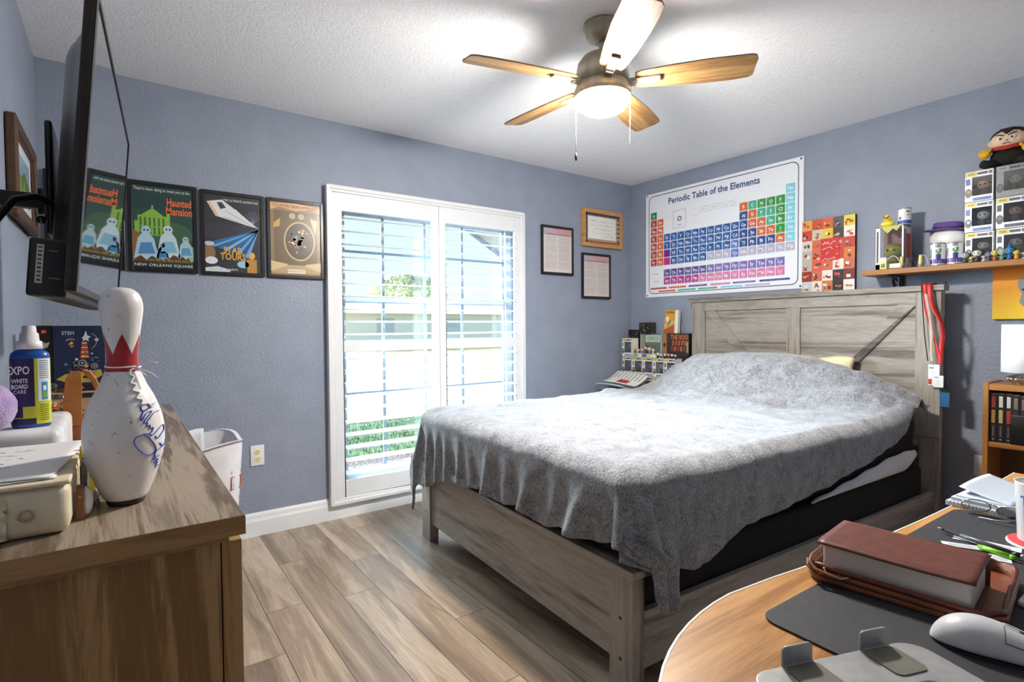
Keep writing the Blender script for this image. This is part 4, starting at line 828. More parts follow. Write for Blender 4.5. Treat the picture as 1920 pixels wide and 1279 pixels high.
# tin cans
M_TIN = noisy('tin', '9c9ea2', 'b0b2b6', 30, .3, metal=.8)
def can(cx_, cy_, z, r_, h_, label, grp=None, kind=0):
    o_ = (cx_, cy_, z); t = thing('tin_can', label, 'can', o_, 0, grp)
    MB(o_, M_TIN).lathe([(0, 0), (r_, 0), (r_ + .001, .002), (r_, .004), (r_, h_ - .004), (r_ + .001, h_ - .002), (r_, h_), (r_ - .003, h_ - .003), (0, h_ - .003)], o_, 28).build('body', t)
    b = MB(o_); R_ = r_ + .0006
    b.lathe([(R_, .006), (R_, h_ - .007)], o_, 28, flat('eceaea', .4))
    def arc(a0, a1, z0, z1, col, k): b.lathe([(R_ + .0003 * k, z0), (R_ + .0003 * k, z1)], o_, 10, flat(col, .4), a0=a0, a1=a1)
    f0 = PI + .28      # the side that looks at the room
    if kind == 0:
        arc(f0 - 1.5, f0 + 1.5, .010, .034, '5a4a94', 1); arc(f0 - .3, f0 + .35, .026, .062, '4a3a8c', 2); arc(f0 - .12, f0 + .14, .058, .074, '5a9a4c', 2); arc(f0 - .35, f0 - .1, .068, .086, '4c9048', 2); arc(f0 + .1, f0 + .4, .068, .090, '5aa050', 2)
        for k in range(4): arc(f0 - .32 + k * .17, f0 - .22 + k * .17, .096, .112, '4a4c50', 2)
        arc(f0 - 1.2, f0 - .95, .04, .09, '6a6c84', 2)
    else:
        arc(f0 - 1.5, f0 + 1.5, .008, .028, '3c4c98', 1); arc(f0 + .25, f0 + .75, .072, .080, '3a3a40', 2); arc(f0 + .3, f0 + .7, .054, .058, '6a6a70', 2); arc(f0 - .9, f0 - .5, .034, .048, '6a6a74', 2)
    b.build('paper_label', t); return t
can(3.905, 1.022, SZ, .0335, .122, 'white labelled vegetable can under the left brim of the purple hat', 'white labelled cans in front of the hat')
can(3.905, .948, SZ, .0335, .118, 'white labelled vegetable can nearer the boxed figures than its twin', 'white labelled cans in front of the hat')
can(3.93, 1.187, Z1_ + .0003, .031, .098, 'white and blue can on top of the display box', kind=1)
# hat on a plain head form
o_ = (3.975, 1.0, SZ); t = thing('purple_hat_display', 'wide brimmed purple hat on a plain white head form behind the cans', 'hat', o_)
b = MB(o_, noisy('white_vinyl', 'e9e7e4', 'f1efec', 10, .4)); b.ball((4.000, 1.005, SZ + .150), (.044, .088, .066), seg=28, fn=lambda d: 1 - .05 * abs(d.y) ** 4); b.lathe([(0, 0), (.045, 0), (.04, .04), (.03, .09), (0, .09)], (4.000, 1.005, SZ), 20, flat('4a3c7a', .6)); b.build('head_form', t)
T_ = Matrix.Translation((3.990, 1.005, SZ + .197)) @ Matrix.Rotation(math.radians(4), 4, 'X')
b = MB(o_, noisy('purple_felt', '5a3c8c', '6a4a9c', 30, .6)); b.lathe([(0, .045), (.050, .045), (.056, .040), (.060, .006), (.092, .003), (.097, .006), (.098, .002), (.092, -.002), (.05, -.001), (0, 0)], (0, 0, 0), 40, M=T_ @ Matrix.Diagonal((.56, 1.18, 1, 1))); ht = b.build('hat', t)
MB(o_, flat('2a2226', .6)).lathe([(.0605, .006), (.0590, .020)], (0, 0, 0), 40, M=T_ @ Matrix.Diagonal((.56, 1.18, 1, 1))).build('hat_band', ht)
# little things at the front of the shelf
def small(name, label, cat, loc, fn, group=None):
    b = MB(loc); fn(b, Vector(loc)); o = b.build(name); return tag(o, label, cat, group)
def carton_(c1, c2): 
    def f(b, l): b.box(l.x - .012, l.x + .012, l.y - .016, l.y + .016, l.z, l.z + .045, flat(c1, .4)); b.box(l.x - .0125, l.x - .012, l.y - .010, l.y + .010, l.z + .008, l.z + .03, flat(c2, .4)); b.box(l.x - .013, l.x + .013, l.y - .017, l.y + .017, l.z + .045, l.z + .066, flat('cfcbd2', .4)); return b
    return f
small('small_carton', 'tiny white and yellow carton at the left end of the shelf', 'box', (3.856, 1.262, SZ), carton_('e6d465', '5a5a9c'))
def bottle_(b, l): b.lathe([(0, 0), (.0075, 0), (.008, .014), (.0085, .016), (.0085, .058), (.006, .064), (0, .064)], tuple(l), 14, flat('e2d26a', .35)); b.lathe([(.0087, .0), (.0087, .014)], tuple(l), 14, flat('8c8a86', .3))
small('small_bottle', 'small yellow bottle with a grey cap left of the dark ornament', 'bottle', (3.862, 1.176, SZ), bottle_, 'small yellow bottles on the shelf')
small('small_bottle', 'small yellow bottle with a grey cap between dark ornament and cans', 'bottle', (3.862, 1.088, SZ), bottle_, 'small yellow bottles on the shelf')
def spider(b, l):
    m_ = flat('3c3038', .4); b.ball((l.x, l.y, l.z + .036), (.012, .016, .008), m_, seg=12); b.lathe([(0, .040), (.020, .044), (.016, .052), (0, .054)], tuple(l), 14, m_)
    for k in range(6): a = k * PI / 3 + .3; b.tube([(l.x, l.y, l.z + .032), (l.x + .014 * math.cos(a), l.y + .014 * math.sin(a), l.z + .036), (l.x + .022 * math.cos(a), l.y + .022 * math.sin(a), l.z + .001)], .0014, 5, m_)
small('dark_ornament', 'small dark spider legged ornament between two yellow bottles', 'ornament', (3.862, 1.130, SZ), spider)
def loop_(b, l): b.tube([(l.x, l.y + .038 * math.cos(a), l.z + .001 + .070 * math.sin(a)) for a in [k * PI / 14 for k in range(15)]], .0016, 6, flat('e6e6e8', .3))
small('wire_loop', 'thin white wire loop arching over the front of the display box', 'wire', (3.852, 1.216, SZ), loop_)
small('wire_loop', 'thin pale wire loop standing beside the first labelled can', 'wire', (3.856, 1.075, SZ), lambda b, l: b.tube([(l.x, l.y + .024 * math.cos(a), l.z + .001 + .060 * math.sin(a)) for a in [k * PI / 14 for k in range(15)]], .0016, 6, flat('c9c6d8', .3)))
FIGS = [(.893, .062, 'b9bfc0', '3a4a44', '2a3028', 'grey faced figurine next to the second can'), (.868, .036, 'c8c050', '8a8c30', None, 'tiny yellow green figurine second along from the cans'), (.845, .072, 'd9d9cc', '3a3238', '6a7038', 'pale faced figurine with olive hair, tallest of the row'), (.818, .036, 'e0b0b4', 'b8c0d0', None, 'tiny pink and blue figurine beside the tallest one'), (.800, .052, '7a8a9c', '4a5a6a', '5a6a7c', 'slate blue figurine in the middle of the row'), (.775, .060, 'd8c078', 'a05a34', 'c8a040', 'tan and brown figurine with golden hair'), (.748, .062, 'a0b8a0', '5c8468', '8aa890', 'sage green figurine in front of the purple header box'), (.720, .068, '4a86b8', '2c5a94', '2c6aa4', 'blue figurine with a tall hat'), (.694, .050, 'e6c02c', 'd8a024', None, 'yellow figurine at the right of the row')]
for (y, s_, sk, bd, hr, lb) in FIGS:
    b = MB((3.857, y, SZ)); figure(b, 3.857, y, SZ, s_ / .84 if False else s_, sk, bd, hr); b.ball((3.857, y, SZ + .005), (.010, .011, .006), flat(bd, .5), seg=10)
    if 'tall hat' in lb: b.lathe([(.013, .05), (.008, .062), (.0, .088)], (3.857, y, SZ), 10, flat('2c6aa4', .5))
    tag(b.build('figurine'), lb, 'figurine', 'small figurines along the front of the shelf')
# ------------------------------------------------------------------ television on its wall arm
# screen plane runs from (0.245, 1.25) to (0.305, 2.20), leaning slightly down
ty = math.atan2(.289 - .233, .95)
TVM = Matrix.Translation((.2345, 1.25, 1.250)) @ Matrix.Rotation(-ty, 4, 'Z') @ Matrix.Rotation(math.radians(4.5), 4, 'Y')
tv = bpy.data.objects.new('television', None); COL.objects.link(tv); tv.matrix_world = TVM; tag(tv, 'large black flat television reaching out on a wall arm, seen edge on', 'television')
TW, TH = .955, .548     # local: y along the width, z up, +x is the screen side
b = MB((0, 0, 0), M_BRONZE); b.box(-.020, -.002, 0, TW, 0, TH, bev=.003)
b.build('case', tv)
def shell(i, j):
    y, z = i * TW, j * TH; e = min(1, min(i, 1 - i) * 7, ) ; g = min(1, min(j, 1 - j) * 7); k = sm(e, 0, 1) * sm(g, 0, 1)
    return (-.020 - .040 * k, .012 + (TW - .024) * i, .012 + (TH - .024) * j)
b = MB((0, 0, 0), M_BRONZE); b.grid(shell, 28, 28); b.build('back_shell', tv)
b = MB((0, 0, 0), M_BLACK); b.box(-.078, -.020, .045, TW - .045, -.012, .095, bev=.006)
for k in range(5): b.box(-.0795, -.0775, .20 + .03 * k, .208 + .03 * k, .01, .08)
ch = b.build('speaker_housing', tv)
q = MB((0, 0, 0), flat('cfc9c2', .5)); q.box(-.066, -.056, .0442, .0449, .012, .083); A = Art(q, (-.066, .0441, .012), (1, 0, 0), (0, 0, 1)); 
for k in range(9): A.rect(.002, .004 + k * .0075, .0078, .0075 + k * .0075, '7a4a44' if k % 3 else '3a3a3a', 1)
q.build('rating_sticker', ch)
q = MB((0, 0, 0), flat('8a8680', .4)); q.box(-.049, -.036, .0442, .0449, .072, .0735).box(-.047, -.030, .0442, .0449, .022, .0235); q.build('slot', ch)
m = bpy.data.materials.new('dark_screen_glass'); m.use_nodes = True; p_ = m.node_tree.nodes['Principled BSDF']; p_.inputs['Base Color'].default_value = srgb('2a3034'); p_.inputs['Roughness'].default_value = .04; p_.inputs['Specular IOR Level'].default_value = .9; p_.inputs['Coat Weight'].default_value = 1.0; p_.inputs['Coat Roughness'].default_value = .02; p_.inputs['Metallic'].default_value = .35
MB((0, 0, 0), m).box(-.003, -.0012, .010, TW - .010, .012, TH - .010).build('screen', tv)
b = MB((0, 0, 0), M_BLACK)
b.box(-.003, .0012, 0, .009, 0, TH).box(-.003, .0012, TW - .009, TW, 0, TH).box(-.003, .0012, .009, TW - .009, TH - .009, TH).box(-.003, .0012, .009, TW - .009, 0, .013); b.build('bezel', tv, bevel=.0006)
MB((0, 0, 0), flat('c9c6c0', .25, .8)).box(-.0008, .0016, -.0010, .0012, .0, TH).build('edge_trim', tv)
o_ = (.10, 1.70, 1.50); t = thing('wall_mount', 'dark brown swivel arm holding the television off the left wall', 'mount', o_)
b = MB(o_, M_BRONZE); b.box(.001, .018, 1.66, 1.74, 1.38, 1.60, bev=.003); b.build('wall_plate', t)
b = MB(o_, M_BRONZE); b.box(.010, .162, 1.685, 1.715, 1.468, 1.503, bev=.003).cyl((.160, 1.70, 1.455), (.160, 1.70, 1.515), .016).box(.010, .03, 1.68, 1.72, 1.44, 1.53, bev=.002); b.build('arm', t)
b = MB(o_, M_BRONZE); b.box(.166, .180, 1.62, 1.78, 1.40, 1.66, bev=.006).box(.158, .178, 1.686, 1.714, 1.44, 1.52, bev=.003); b.build('mounting_plate', t)
MB(o_, flat('5a5450', .25, .8)).ball((.150, 1.70, 1.443), .010, seg=12).build('bolt', t)
b = MB((.10, 1.6, 1.2), M_BRONZE); b.tube([(.188, 1.62, 1.465), (.150, 1.60, 1.478), (.118, 1.56, 1.46), (.075, 1.53, 1.38), (.040, 1.50, 1.30), (.012, 1.46, 1.21), (.004, 1.45, 1.16)], .0055, 8, flatten=1.6); tag(b.build('television_cable'), 'dark brown cable drooping from the television arm down the wall', 'cable')

# ------------------------------------------------------------------ dresser
DZ, DX, DY0, DY1 = .870, .459, .989, 2.655
dr = thing('dresser', 'oak grained dresser with thick moulded top under the television', 'dresser', (.23, 1.8, 0)); o_ = (.23, 1.8, 0)
b = MB(o_, M_DRESY); b.box(.002, DX, DY0, DY1, DZ - .032, DZ); b.build('top', dr, bevel=.0015)
b = MB(o_, M_DRESX); b.box(.002, DX + .0005, DY0 - .0006, DY0, DZ - .032, DZ - .0005); b.build('edge_band', dr)
b = MB(o_, M_DRESX); b.box(.004, DX - .022, DY0 + .018, DY1 - .018, DZ - .046, DZ - .032); b.build('moulding', dr, bevel=.002)
b = MB(o_, M_DRES); b.box(.004, .424, DY0 + .022, DY0 + .042, .03, DZ - .046); b.build('side_panel', dr)
b = MB(o_, M_DRES); b.box(.004, .424, DY1 - .042, DY1 - .022, .03, DZ - .046); b.build('side_panel', dr)
b = MB(o_, M_DRES); b.box(.004, .016, DY0 + .042, DY1 - .042, .03, DZ - .046); b.build('back_panel', dr)
b = MB(o_, M_DRES); b.box(.004, .424, DY0 + .04, DY1 - .04, .05, .07).box(.02, .40, DY0 + .03, DY1 - .03, 0, .05); b.build('plinth', dr)
for ya, yb in ((DY0 + .026, DY0 + .062), (DY1 - .062, DY1 - .026), (1.805, 1.840)): MB(o_, M_DRES).box(.4265, .457, ya, yb, .03, DZ - .048).build('front_stile', dr, bevel=.001)
for k in range(3):
    for (ya, yb) in ((DY0 + .065, 1.802), (1.843, DY1 - .065)):
        z0 = .06 + k * .255; b = MB(o_, M_DRESY); b.box(.4265, .456, ya, yb, z0, z0 + .247); dw = b.build('drawer', dr, bevel=.002)
        yc = (ya + yb) / 2; MB(o_, M_BLACK).tube([(.456, yc - .06, z0 + .125), (.473, yc - .055, z0 + .125), (.473, yc + .055, z0 + .125), (.456, yc + .06, z0 + .125)], .004, 8).build('handle', dw)

# ------------------------------------------------------------------ bowling pin
PCX, PCY = .2985, 1.190; k_ = .386 / 15
PROF = [(0, 0), (1.0, 0), (1.06, .05), (1.2, .4), (1.414, .75), (1.953, 2.25), (2.255, 3.375), (2.383, 4.5), (2.282, 5.875), (1.852, 7.25), (1.45, 8.1), (1.236, 8.625), (.983, 9.375), (.90, 10), (.935, 10.875), (1.047, 11.75), (1.18, 12.7), (1.274, 13.5), (1.22, 14.1), (1.02, 14.6), (.70, 14.88), (.35, 14.98), (0, 15)]
def catmull(tab, n=5):
    out = []
    for i in range(len(tab) - 1):
        p0, p1, p2, p3 = tab[max(i - 1, 0)], tab[i], tab[i + 1], tab[min(i + 2, len(tab) - 1)]
        for k in range(n):
            t_ = k / n; out.append(tuple(.5 * (2 * p1[q] + (p2[q] - p0[q]) * t_ + (2 * p0[q] - 5 * p1[q] + 4 * p2[q] - p3[q]) * t_ ** 2 + (3 * p1[q] - p0[q] - 3 * p2[q] + p3[q]) * t_ ** 3) for q in (0, 1)))
    return out + [tab[-1]]
fine = [(max(r, 0) * k_, z * k_) for r, z in PROF[:4]] + [(max(r, 0) * k_, z * k_) for r, z in catmull(PROF[3:])]
def pin_r(z):
    for (ra, za), (rb, zb) in zip(fine, fine[1:]):
        if za <= z <= zb and zb > za: return ra + (rb - ra) * (z - za) / (zb - za)
    return fine[-2][0]
mp_ = bpy.data.materials.new('scuffed_white_pin'); mp_.use_nodes = True; L = mp_.node_tree.links; p_ = mp_.node_tree.nodes['Principled BSDF']
tcn = N(mp_, 'ShaderNodeTexCoord'); n1 = N(mp_, 'ShaderNodeTexNoise', Scale=95.0, Detail=3, Roughness=.7, Distortion=.8); L.new(tcn.outputs['Object'], n1.inputs['Vector']); r = N(mp_, 'ShaderNodeValToRGB'); r.color_ramp.elements[0].position = .665; r.color_ramp.elements[0].color = srgb('ece7e2'); r.color_ramp.elements[1].position = .70; r.color_ramp.elements[1].color = srgb('6a5a50'); L.new(n1.outputs[0], r.inputs[0])
n2 = N(mp_, 'ShaderNodeTexNoise', Scale=16.0, Detail=5, Roughness=.65); L.new(tcn.outputs['Object'], n2.inputs['Vector']); r2 = N(mp_, 'ShaderNodeValToRGB'); r2.color_ramp.elements[0].position = .62; r2.color_ramp.elements[0].color = (1, 1, 1, 1); r2.color_ramp.elements[1].position = .80; r2.color_ramp.elements[1].color = srgb('c9a890'); L.new(n2.outputs[0], r2.inputs[0])
mx = N(mp_, 'ShaderNodeMix', data_type='RGBA'); mx.blend_type = 'MULTIPLY'; mx.inputs[0].default_value = 1; L.new(r.outputs[0], mx.inputs[6]); L.new(r2.outputs[0], mx.inputs[7]); L.new(mx.outputs[2], p_.inputs['Base Color']); p_.inputs['Roughness'].default_value = .32; p_.inputs['Coat Weight'].default_value = .3
o_ = (PCX, PCY, DZ + .0005); pin = thing('bowling_pin', 'scuffed white bowling pin with red crown band and blue signature on the dresser', 'bowling pin', o_)
MB(o_, mp_).lathe([(r_, z) for r_, z in fine if z >= .009], o_, 64).build('body', pin)
MB(o_, flat('2a2623', .6)).lathe([(0, 0), (.0262, 0), (.0285, .003), (.0300, .0092), (0, .0092)], o_, 48).build('base_ring', pin)
def onpin(xo, z, k=.0006):   # point on the surface: xo metres to the right seen from the room
    r_ = pin_r(z) + k; th = -PI / 2 + math.asin(max(-.999, min(.999, .93 * xo / r_))) - .06; return (PCX + r_ * math.cos(th), PCY + r_ * math.sin(th), o_[2] + z)
b = MB(o_, noisy('crown_red', 'a81e24', 'b8282c', 40, .35)); n_ = 120
for i in range(n_):
    for (a0, a1) in ((2 * PI * i / n_, 2 * PI * (i + 1) / n_),):
        def top(a): q = ((a + PI / 2) / (2 * PI) * 5 + .5) % 1; return .268 + .036 * (1 - abs(2 * q - 1) * 1) ** .9 if True else 0
        rows = 10; vs = []
        for a in (a0, a1):
            tq = .266 + .037 * (1 - 2 * abs((((a + PI / 2) / (2 * PI) * 5 + .5) % 1) - .5))
            for j in range(rows + 1):
                z = .237 + (tq - .237) * j / rows; r_ = pin_r(z) + .0005; vs.append((PCX + r_ * math.cos(a), PCY + r_ * math.sin(a), o_[2] + z))
        b.add(vs, [(j, j + 1, rows + 2 + j, rows + 1 + j) for j in range(rows)], smooth=True)
b.build('crown_band', pin)
STR = [[(388, 700), (393, 722), (410, 725), (440, 705), (452, 700)], [(400, 730), (388, 760), (395, 775), (415, 740), (440, 735), (405, 780), (412, 790), (450, 745), (475, 740)], [(420, 790), (415, 810), (430, 805), (432, 825), (445, 820), (440, 840), (430, 850), (445, 860), (490, 820), (495, 850), (480, 870), (465, 885), (455, 870)],
    [(430, 850), (400, 848), (365, 860), (355, 885), (370, 920), (400, 955), (430, 968), (455, 950), (450, 915), (425, 872), (400, 850)], [(475, 915), (490, 935), (518, 912)], [(502, 925), (480, 945), (455, 955), (450, 990), (470, 985), (440, 1000), (465, 1005), (445, 1020), (462, 1018), (450, 1040), (467, 1045)]]
b = MB(o_, flat('1c50b4', .4))
for s_ in STR:
    pts = [((x - 300) * .000325, (1243 - y) * .000325) for x, y in s_]; fi = catmull(pts, 5); b.tube([onpin(x, z) for x, z in fi], .0014, 6, flatten=.5)
b.build('signature', pin)
b = MB(o_, flat('eeeef2', .7)); b.tube([(PCX + (pin_r(.246) + .0012) * math.cos(2 * PI * k / 40), PCY + (pin_r(.246) + .0012) * math.sin(2 * PI * k / 40), o_[2] + .246 + .0015 * math.sin(2 * PI * k / 40)) for k in range(40)], .0015, 6, closed=True)
zz = [(395, 492), (345, 505), (338, 530), (356, 545), (340, 572), (368, 590), (350, 612), (385, 630), (368, 655), (398, 668), (392, 690), (425, 690), (440, 712), (462, 690)]
b.tube([onpin((x - 300) * .000325, (1243 - y) * .000325, .0018) for x, y in catmull(zz, 4)], .0016, 6)
b.tube([onpin(.022, .245, .003), (PCX + .040, PCY - .02, o_[2] + .252), (PCX + .052, PCY - .022, o_[2] + .250)], .0012, 6).tube([onpin(.022, .244, .003), (PCX + .042, PCY - .02, o_[2] + .232), (PCX + .052, PCY - .022, o_[2] + .222)], .0012, 6).tube([onpin(.022, .244, .003), (PCX + .034, PCY - .024, o_[2] + .228)], .0012, 6)
b.build('ribbon', pin)

# ------------------------------------------------------------------ clutter on the dresser
TOP = DZ + .0005
M_CREAM = noisy('quilted_cream', 'd6c6a4', 'e6d8ba', 12, .5, bump=.2, bscale=40)
o_ = (.12, 1.19, TOP); t = thing('jewelry_box', 'cream quilted jewelry box with rounded corners at the front of the dresser', 'box', o_)
b = MB(o_, M_CREAM); b.box(.012, .228, 1.065, 1.335, TOP, TOP + .074, bev=.014); body = b.build('body', t)
def quilt(i, j):
    x = .014 + .142 * i; z = TOP + .004 + .062 * j; k = math.cos((i * 5.5 + (j * 2.4)) * PI) * math.cos((i * 5.5 - j * 2.4) * PI)
    return (x, 1.0635 - .0045 * abs(k), z)
b = MB(o_, M_CREAM); b.grid(quilt, 60, 24); b.build('quilted_flap', body)
q = MB(o_, flat('a98c50', .35, .6))
for i in range(5):
    for j in range(2): q.ball((.030 + i * .028 + (.014 if j else 0), 1.060, TOP + .020 + j * .028), (.0028, .0018, .0028), seg=8)
q.build('stud', body)
b = MB(o_, flat('b8a476', .3, .9)); b.tube([(.178 + .008 * math.cos(k * PI / 8), 1.0625, TOP + .036 + .008 * math.sin(k * PI / 8)) for k in range(16)], .0014, 6, closed=True); b.build('ring_clasp', t)
MB(o_, M_CREAM).box(.010, .230, 1.063, 1.337, TOP + .0745, TOP + .082, bev=.0035).build('lid', t)
# papers
for n_, (x0, y0, x1, y1, rz, dz, lab) in enumerate(((.0, 1.075, .205, 1.36, .05, .083, 'lower sheet of handwritten white paper on the jewelry box'), (-.0, 1.09, .225, 1.40, -.12, .0855, 'top sheet of handwritten white paper with a raised corner'))):
    cx_, cy_ = (x0 + x1) / 2, (y0 + y1) / 2; z = TOP + dz; o_ = (cx_, cy_, z); b = MB((0, 0, 0)); w2, h2 = (x1 - x0) / 2, (y1 - y0) / 2
    def sh_(i, j): 
        x, y = -w2 + 2 * w2 * i, -h2 + 2 * h2 * j; return (x, y, .0008 + .012 * max(0, i - .7) * max(0, j - .3) * (1 if n_ else .3))
    b.grid(sh_, 12, 12, flat('eceaea', .6)); A = Art(b, (-w2, -h2, .0012), (1, 0, 0), (0, 1, 0))
    if n_:
        for i in range(7): A.scribble(.02 + .01 * (i % 3), 2 * w2 - .07 - .015 * (i % 2), .03 + i * .036, .009, '6a6a76', 1, 60 + i, .0011)
    o = b.build('sheet_of_paper'); o.location = o_; o.rotation_euler = (0, 0, rz); tag(o, lab, 'paper')
    md = o.modifiers.new('s', 'SOLIDIFY'); md.thickness = .0006
# white box behind
o_ = (.12, 1.62, TOP); b = MB(o_, noisy('marbled_white', 'cfd0d4', 'e9e9ec', 14, .4)); b.box(.012, .192, 1.455, 1.79, TOP, TOP + .104, bev=.016); tag(b.build('storage_box'), 'white marbled box with rounded corners under the spray bottle', 'box')
ZB = TOP + .1045
# cleaner bottle
bx, by = .139, 1.535; o_ = (bx, by, ZB); t = thing('cleaner_bottle', 'blue and yellow whiteboard cleaner bottle with white flip cap', 'bottle', o_)
def oval(b, prof, m, k=1.0): return b.lathe(prof, o_, 36, m, sx=1, sy=.62)
b = MB(o_); oval(b, [(0, 0), (.0305, 0), (.0325, .004), (.0325, .150), (.031, .157), (.024, .163), (.016, .166), (0, .166)], noisy('bottle_blue', '1c4ea0', '2458ae', 20, .3)); b.build('body', t)
b = MB(o_); oval(b, [(.0329, .007), (.0329, .146)], noisy('label_lime', 'c3c728', 'cdd034', 20, .35))
def oarc(b, a0, a1, z0, z1, col, k): b.lathe([(.0329 + .0003 * k, z0), (.0329 + .0003 * k, z1)], o_, 12, flat(col, .35), sx=1, sy=.62, a0=a0, a1=a1)
oarc(b, PI + .2, 1.5 * PI + .25, .045, .146, '231c52', 1); oarc(b, PI + .2, 1.5 * PI - .35, .022, .05, '231c52', 1); oarc(b, PI + .2, 1.5 * PI + .3, .007, .020, '2a2450', 1)
oarc(b, 1.5 * PI + .42, 2 * PI - .25, .055, .146, 'dfe6ea', 1); oarc(b, 1.5 * PI + .62, 1.5 * PI + 1.02, .058, .096, '4a8ac0', 2); oarc(b, 1.5 * PI + .66, 1.5 * PI + .98, .062, .075, '6ab050', 3); oarc(b, 1.5 * PI + .70, 1.5 * PI + .90, .078, .088, 'e8eef0', 3)
for i in range(9): oarc(b, 1.5 * PI + .5, 2 * PI - .45, .140 - i * .0045, .1415 - i * .0045, '6a7490', 2)
for i in range(8): oarc(b, 1.5 * PI + .5, 2 * PI - .5, .046 - i * .0045, .0475 - i * .0045, '7a7a1c', 2)
A = Art(b, (bx - .033, by - .0215, ZB), (1, 0, 0), (0, 0, 1)); A.text('EXPO', .016, .122, .017, 'f2f0f4', 1, width=.036, bold=True).text('WHITE', .018, .100, .009, 'f2f0f4', 1, width=.026, bold=True).text('BOARD', .018, .088, .009, 'f2f0f4', 1, width=.026, bold=True).text('CARE', .018, .077, .008, 'f2f0f4', 1, width=.02)
b.build('wraparound_label', t)
b = MB(o_, noisy('cap_white', 'e4e0e6', 'efecf0', 20, .35)); b.lathe([(0, .166), (.0215, .166), (.0205, .182), (.0165, .184), (.0155, .199), (.0125, .201), (.0115, .214), (.009, .216), (0, .216)], o_, 28, M=None); b.build('cap', t)
# purple plush
o_ = (.085, 1.50, ZB); t = thing('plush_bird', 'fuzzy lilac plush bird with orange beak beside the cleaner bottle', 'plush toy', o_)
M_LIL = noisy('lilac_plush', 'a488c4', 'c4acdc', 25, .95, bump=1.0, bscale=260, sheen=.6, bdist=.004)
b = MB(o_, M_LIL); b.ball((.075, 1.470, ZB + .052), (.050, .045, .052), seg=32, fn=lambda d: 1 + .03 * NZ.noise(d * 14) + .10 * max(0, -d.z) * 0); b.build('body', t)
b = MB(o_, M_LIL); b.ball((.050, 1.465, ZB + .108), (.036, .036, .034), seg=28, fn=lambda d: 1 + .03 * NZ.noise(d * 14)); hd = b.build('head', t)
b = MB(o_, flat('e8821e', .6)); b.lathe([(.014, 0), (.010, .012), (0, .026)], (0, 0, 0), 12, M=Matrix.Translation((.080, 1.438, ZB + .092)) @ Matrix.Rotation(PI / 2 + .6, 4, 'Y') ); b.build('beak', hd)
b = MB(o_, flat('e8821e', .6)); b.tube([(.050, 1.424, ZB + .066), (.080, 1.422, ZB + .074), (.094, 1.425, ZB + .062)], [.004, .008, .003], 8); b.build('wing_tip', t)
b = MB(o_, flat('e6d8a0', .8)); b.tube([(.045, 1.455, ZB + .135), (.055, 1.45, ZB + .155), (.050, 1.448, ZB + .170)], [.010, .007, .002], 8); b.build('crest', hd)
# black tray with greenery, snow globe ornament
o_ = (.14, 1.93, TOP); b = MB(o_, M_BLACK); b.box(.085, .205, 1.91, 2.05, TOP, TOP + .060, bev=.004); tag(b.build('black_box'), 'low black box carrying the glass globe', 'box')
o_ = (.142, 1.975, TOP + .0605); t = thing('glass_globe', 'clear glass globe filled with orange and red pieces behind the bottle', 'ornament', o_)
MB(o_, M_BLACK).lathe([(0, 0), (.026, 0), (.024, .008), (.018, .010), (0, .010)], o_, 24).build('base', t)
MB(o_, M_GLASS).ball((.142, 1.975, TOP + .108), .040, seg=32).lathe([(.008, .087), (.010, .095), (.004, .10), (0, .10)], o_, 12).build('bowl', t)
b = MB(o_); rg = random.Random(4)
for i in range(70):
    a = rg.uniform(0, 6.28); r_ = rg.uniform(0, .027); z_ = rg.uniform(-.026, .004); b.ball((.142 + r_ * math.cos(a), 1.975 + r_ * math.sin(a), TOP + .104 + z_), (.0042, .0036, .003), flat(rg.choice(['e0902c', 'd8602c', 'c83a2c', 'e8c43c', 'f0dca0', '8a4a2c']), .3), seg=7)
o = b.build('coloured_beads', t)
# STEM box and slim box on a low carton
o_ = (.15, 2.47, TOP); b = MB(o_, noisy('cardboard', 'a48a68', 'b49a78', 20, .8)); b.box(.03, .26, 2.38, 2.60, TOP, TOP + .092); q = Art(b, (.05, 2.3798, TOP), (1, 0, 0), (0, 0, 1)); q.rect(.09, .03, .14, .034, '4a4238', 1).rect(.0, .075, .2, .0915, '2a2624', 1); tag(b.build('carton'), 'low brown carton under the dark blue toy boxes', 'box')
zl = TOP + .0925
o_ = (.178, 2.47, zl); t = thing('toy_set_box', 'dark navy STEM building set box behind the bowling pin', 'box', o_)
MB(o_, noisy('navy_card', '1c2440', '232c4c', 6, .35)).box(.107, .250, 2.45, 2.505, zl, zl + .232).build('carton', t)
a = MB(o_); A = Art(a, (.107, 2.4498, zl), (1, 0, 0), (0, 0, 1), .3); w_, h_ = .143, .232
A.text('STEM', .040, .206, .012, 'b9c0cc', 2, width=.034, bold=True).scribble(.026, .056, .216, .002, 'a9b0bc', 2, 3).scribble(.026, .056, .194, .002, 'a9b0bc', 2, 4)
A.poly([(.078, .188), (.084, .196), (.090, .215), (.094, .197), (.104, .194), (.096, .186), (.098, .176), (.089, .182), (.080, .176), (.083, .184)], 'c9ccd4', 2).line([(.108, .205), (.120, .190), (.118, .165), (.106, .150)], .0016, 'b9bcc4', 2).ell(.120, .182, .006, .006, 'c9ccd4', 2)
for i in range(7): A.rect(.074 + i * .0006, .120 + i * .008, .096 - i * .0006, .125 + i * .008, 'b84a3c' if i % 2 else 'd9b07c', 3)
A.poly([(.070, .115), (.078, .178), (.092, .178), (.100, .115)], '7a3430', 2); A.line([(.035, .180), (.045, .186), (.058, .183)], .002, 'd9dce0', 2).poly([(.040, .165), (.050, .178), (.056, .168)], 'd8b04c', 2).ell(.05, .16, .006, .004, 'c86a3c', 2)
rg = random.Random(8)
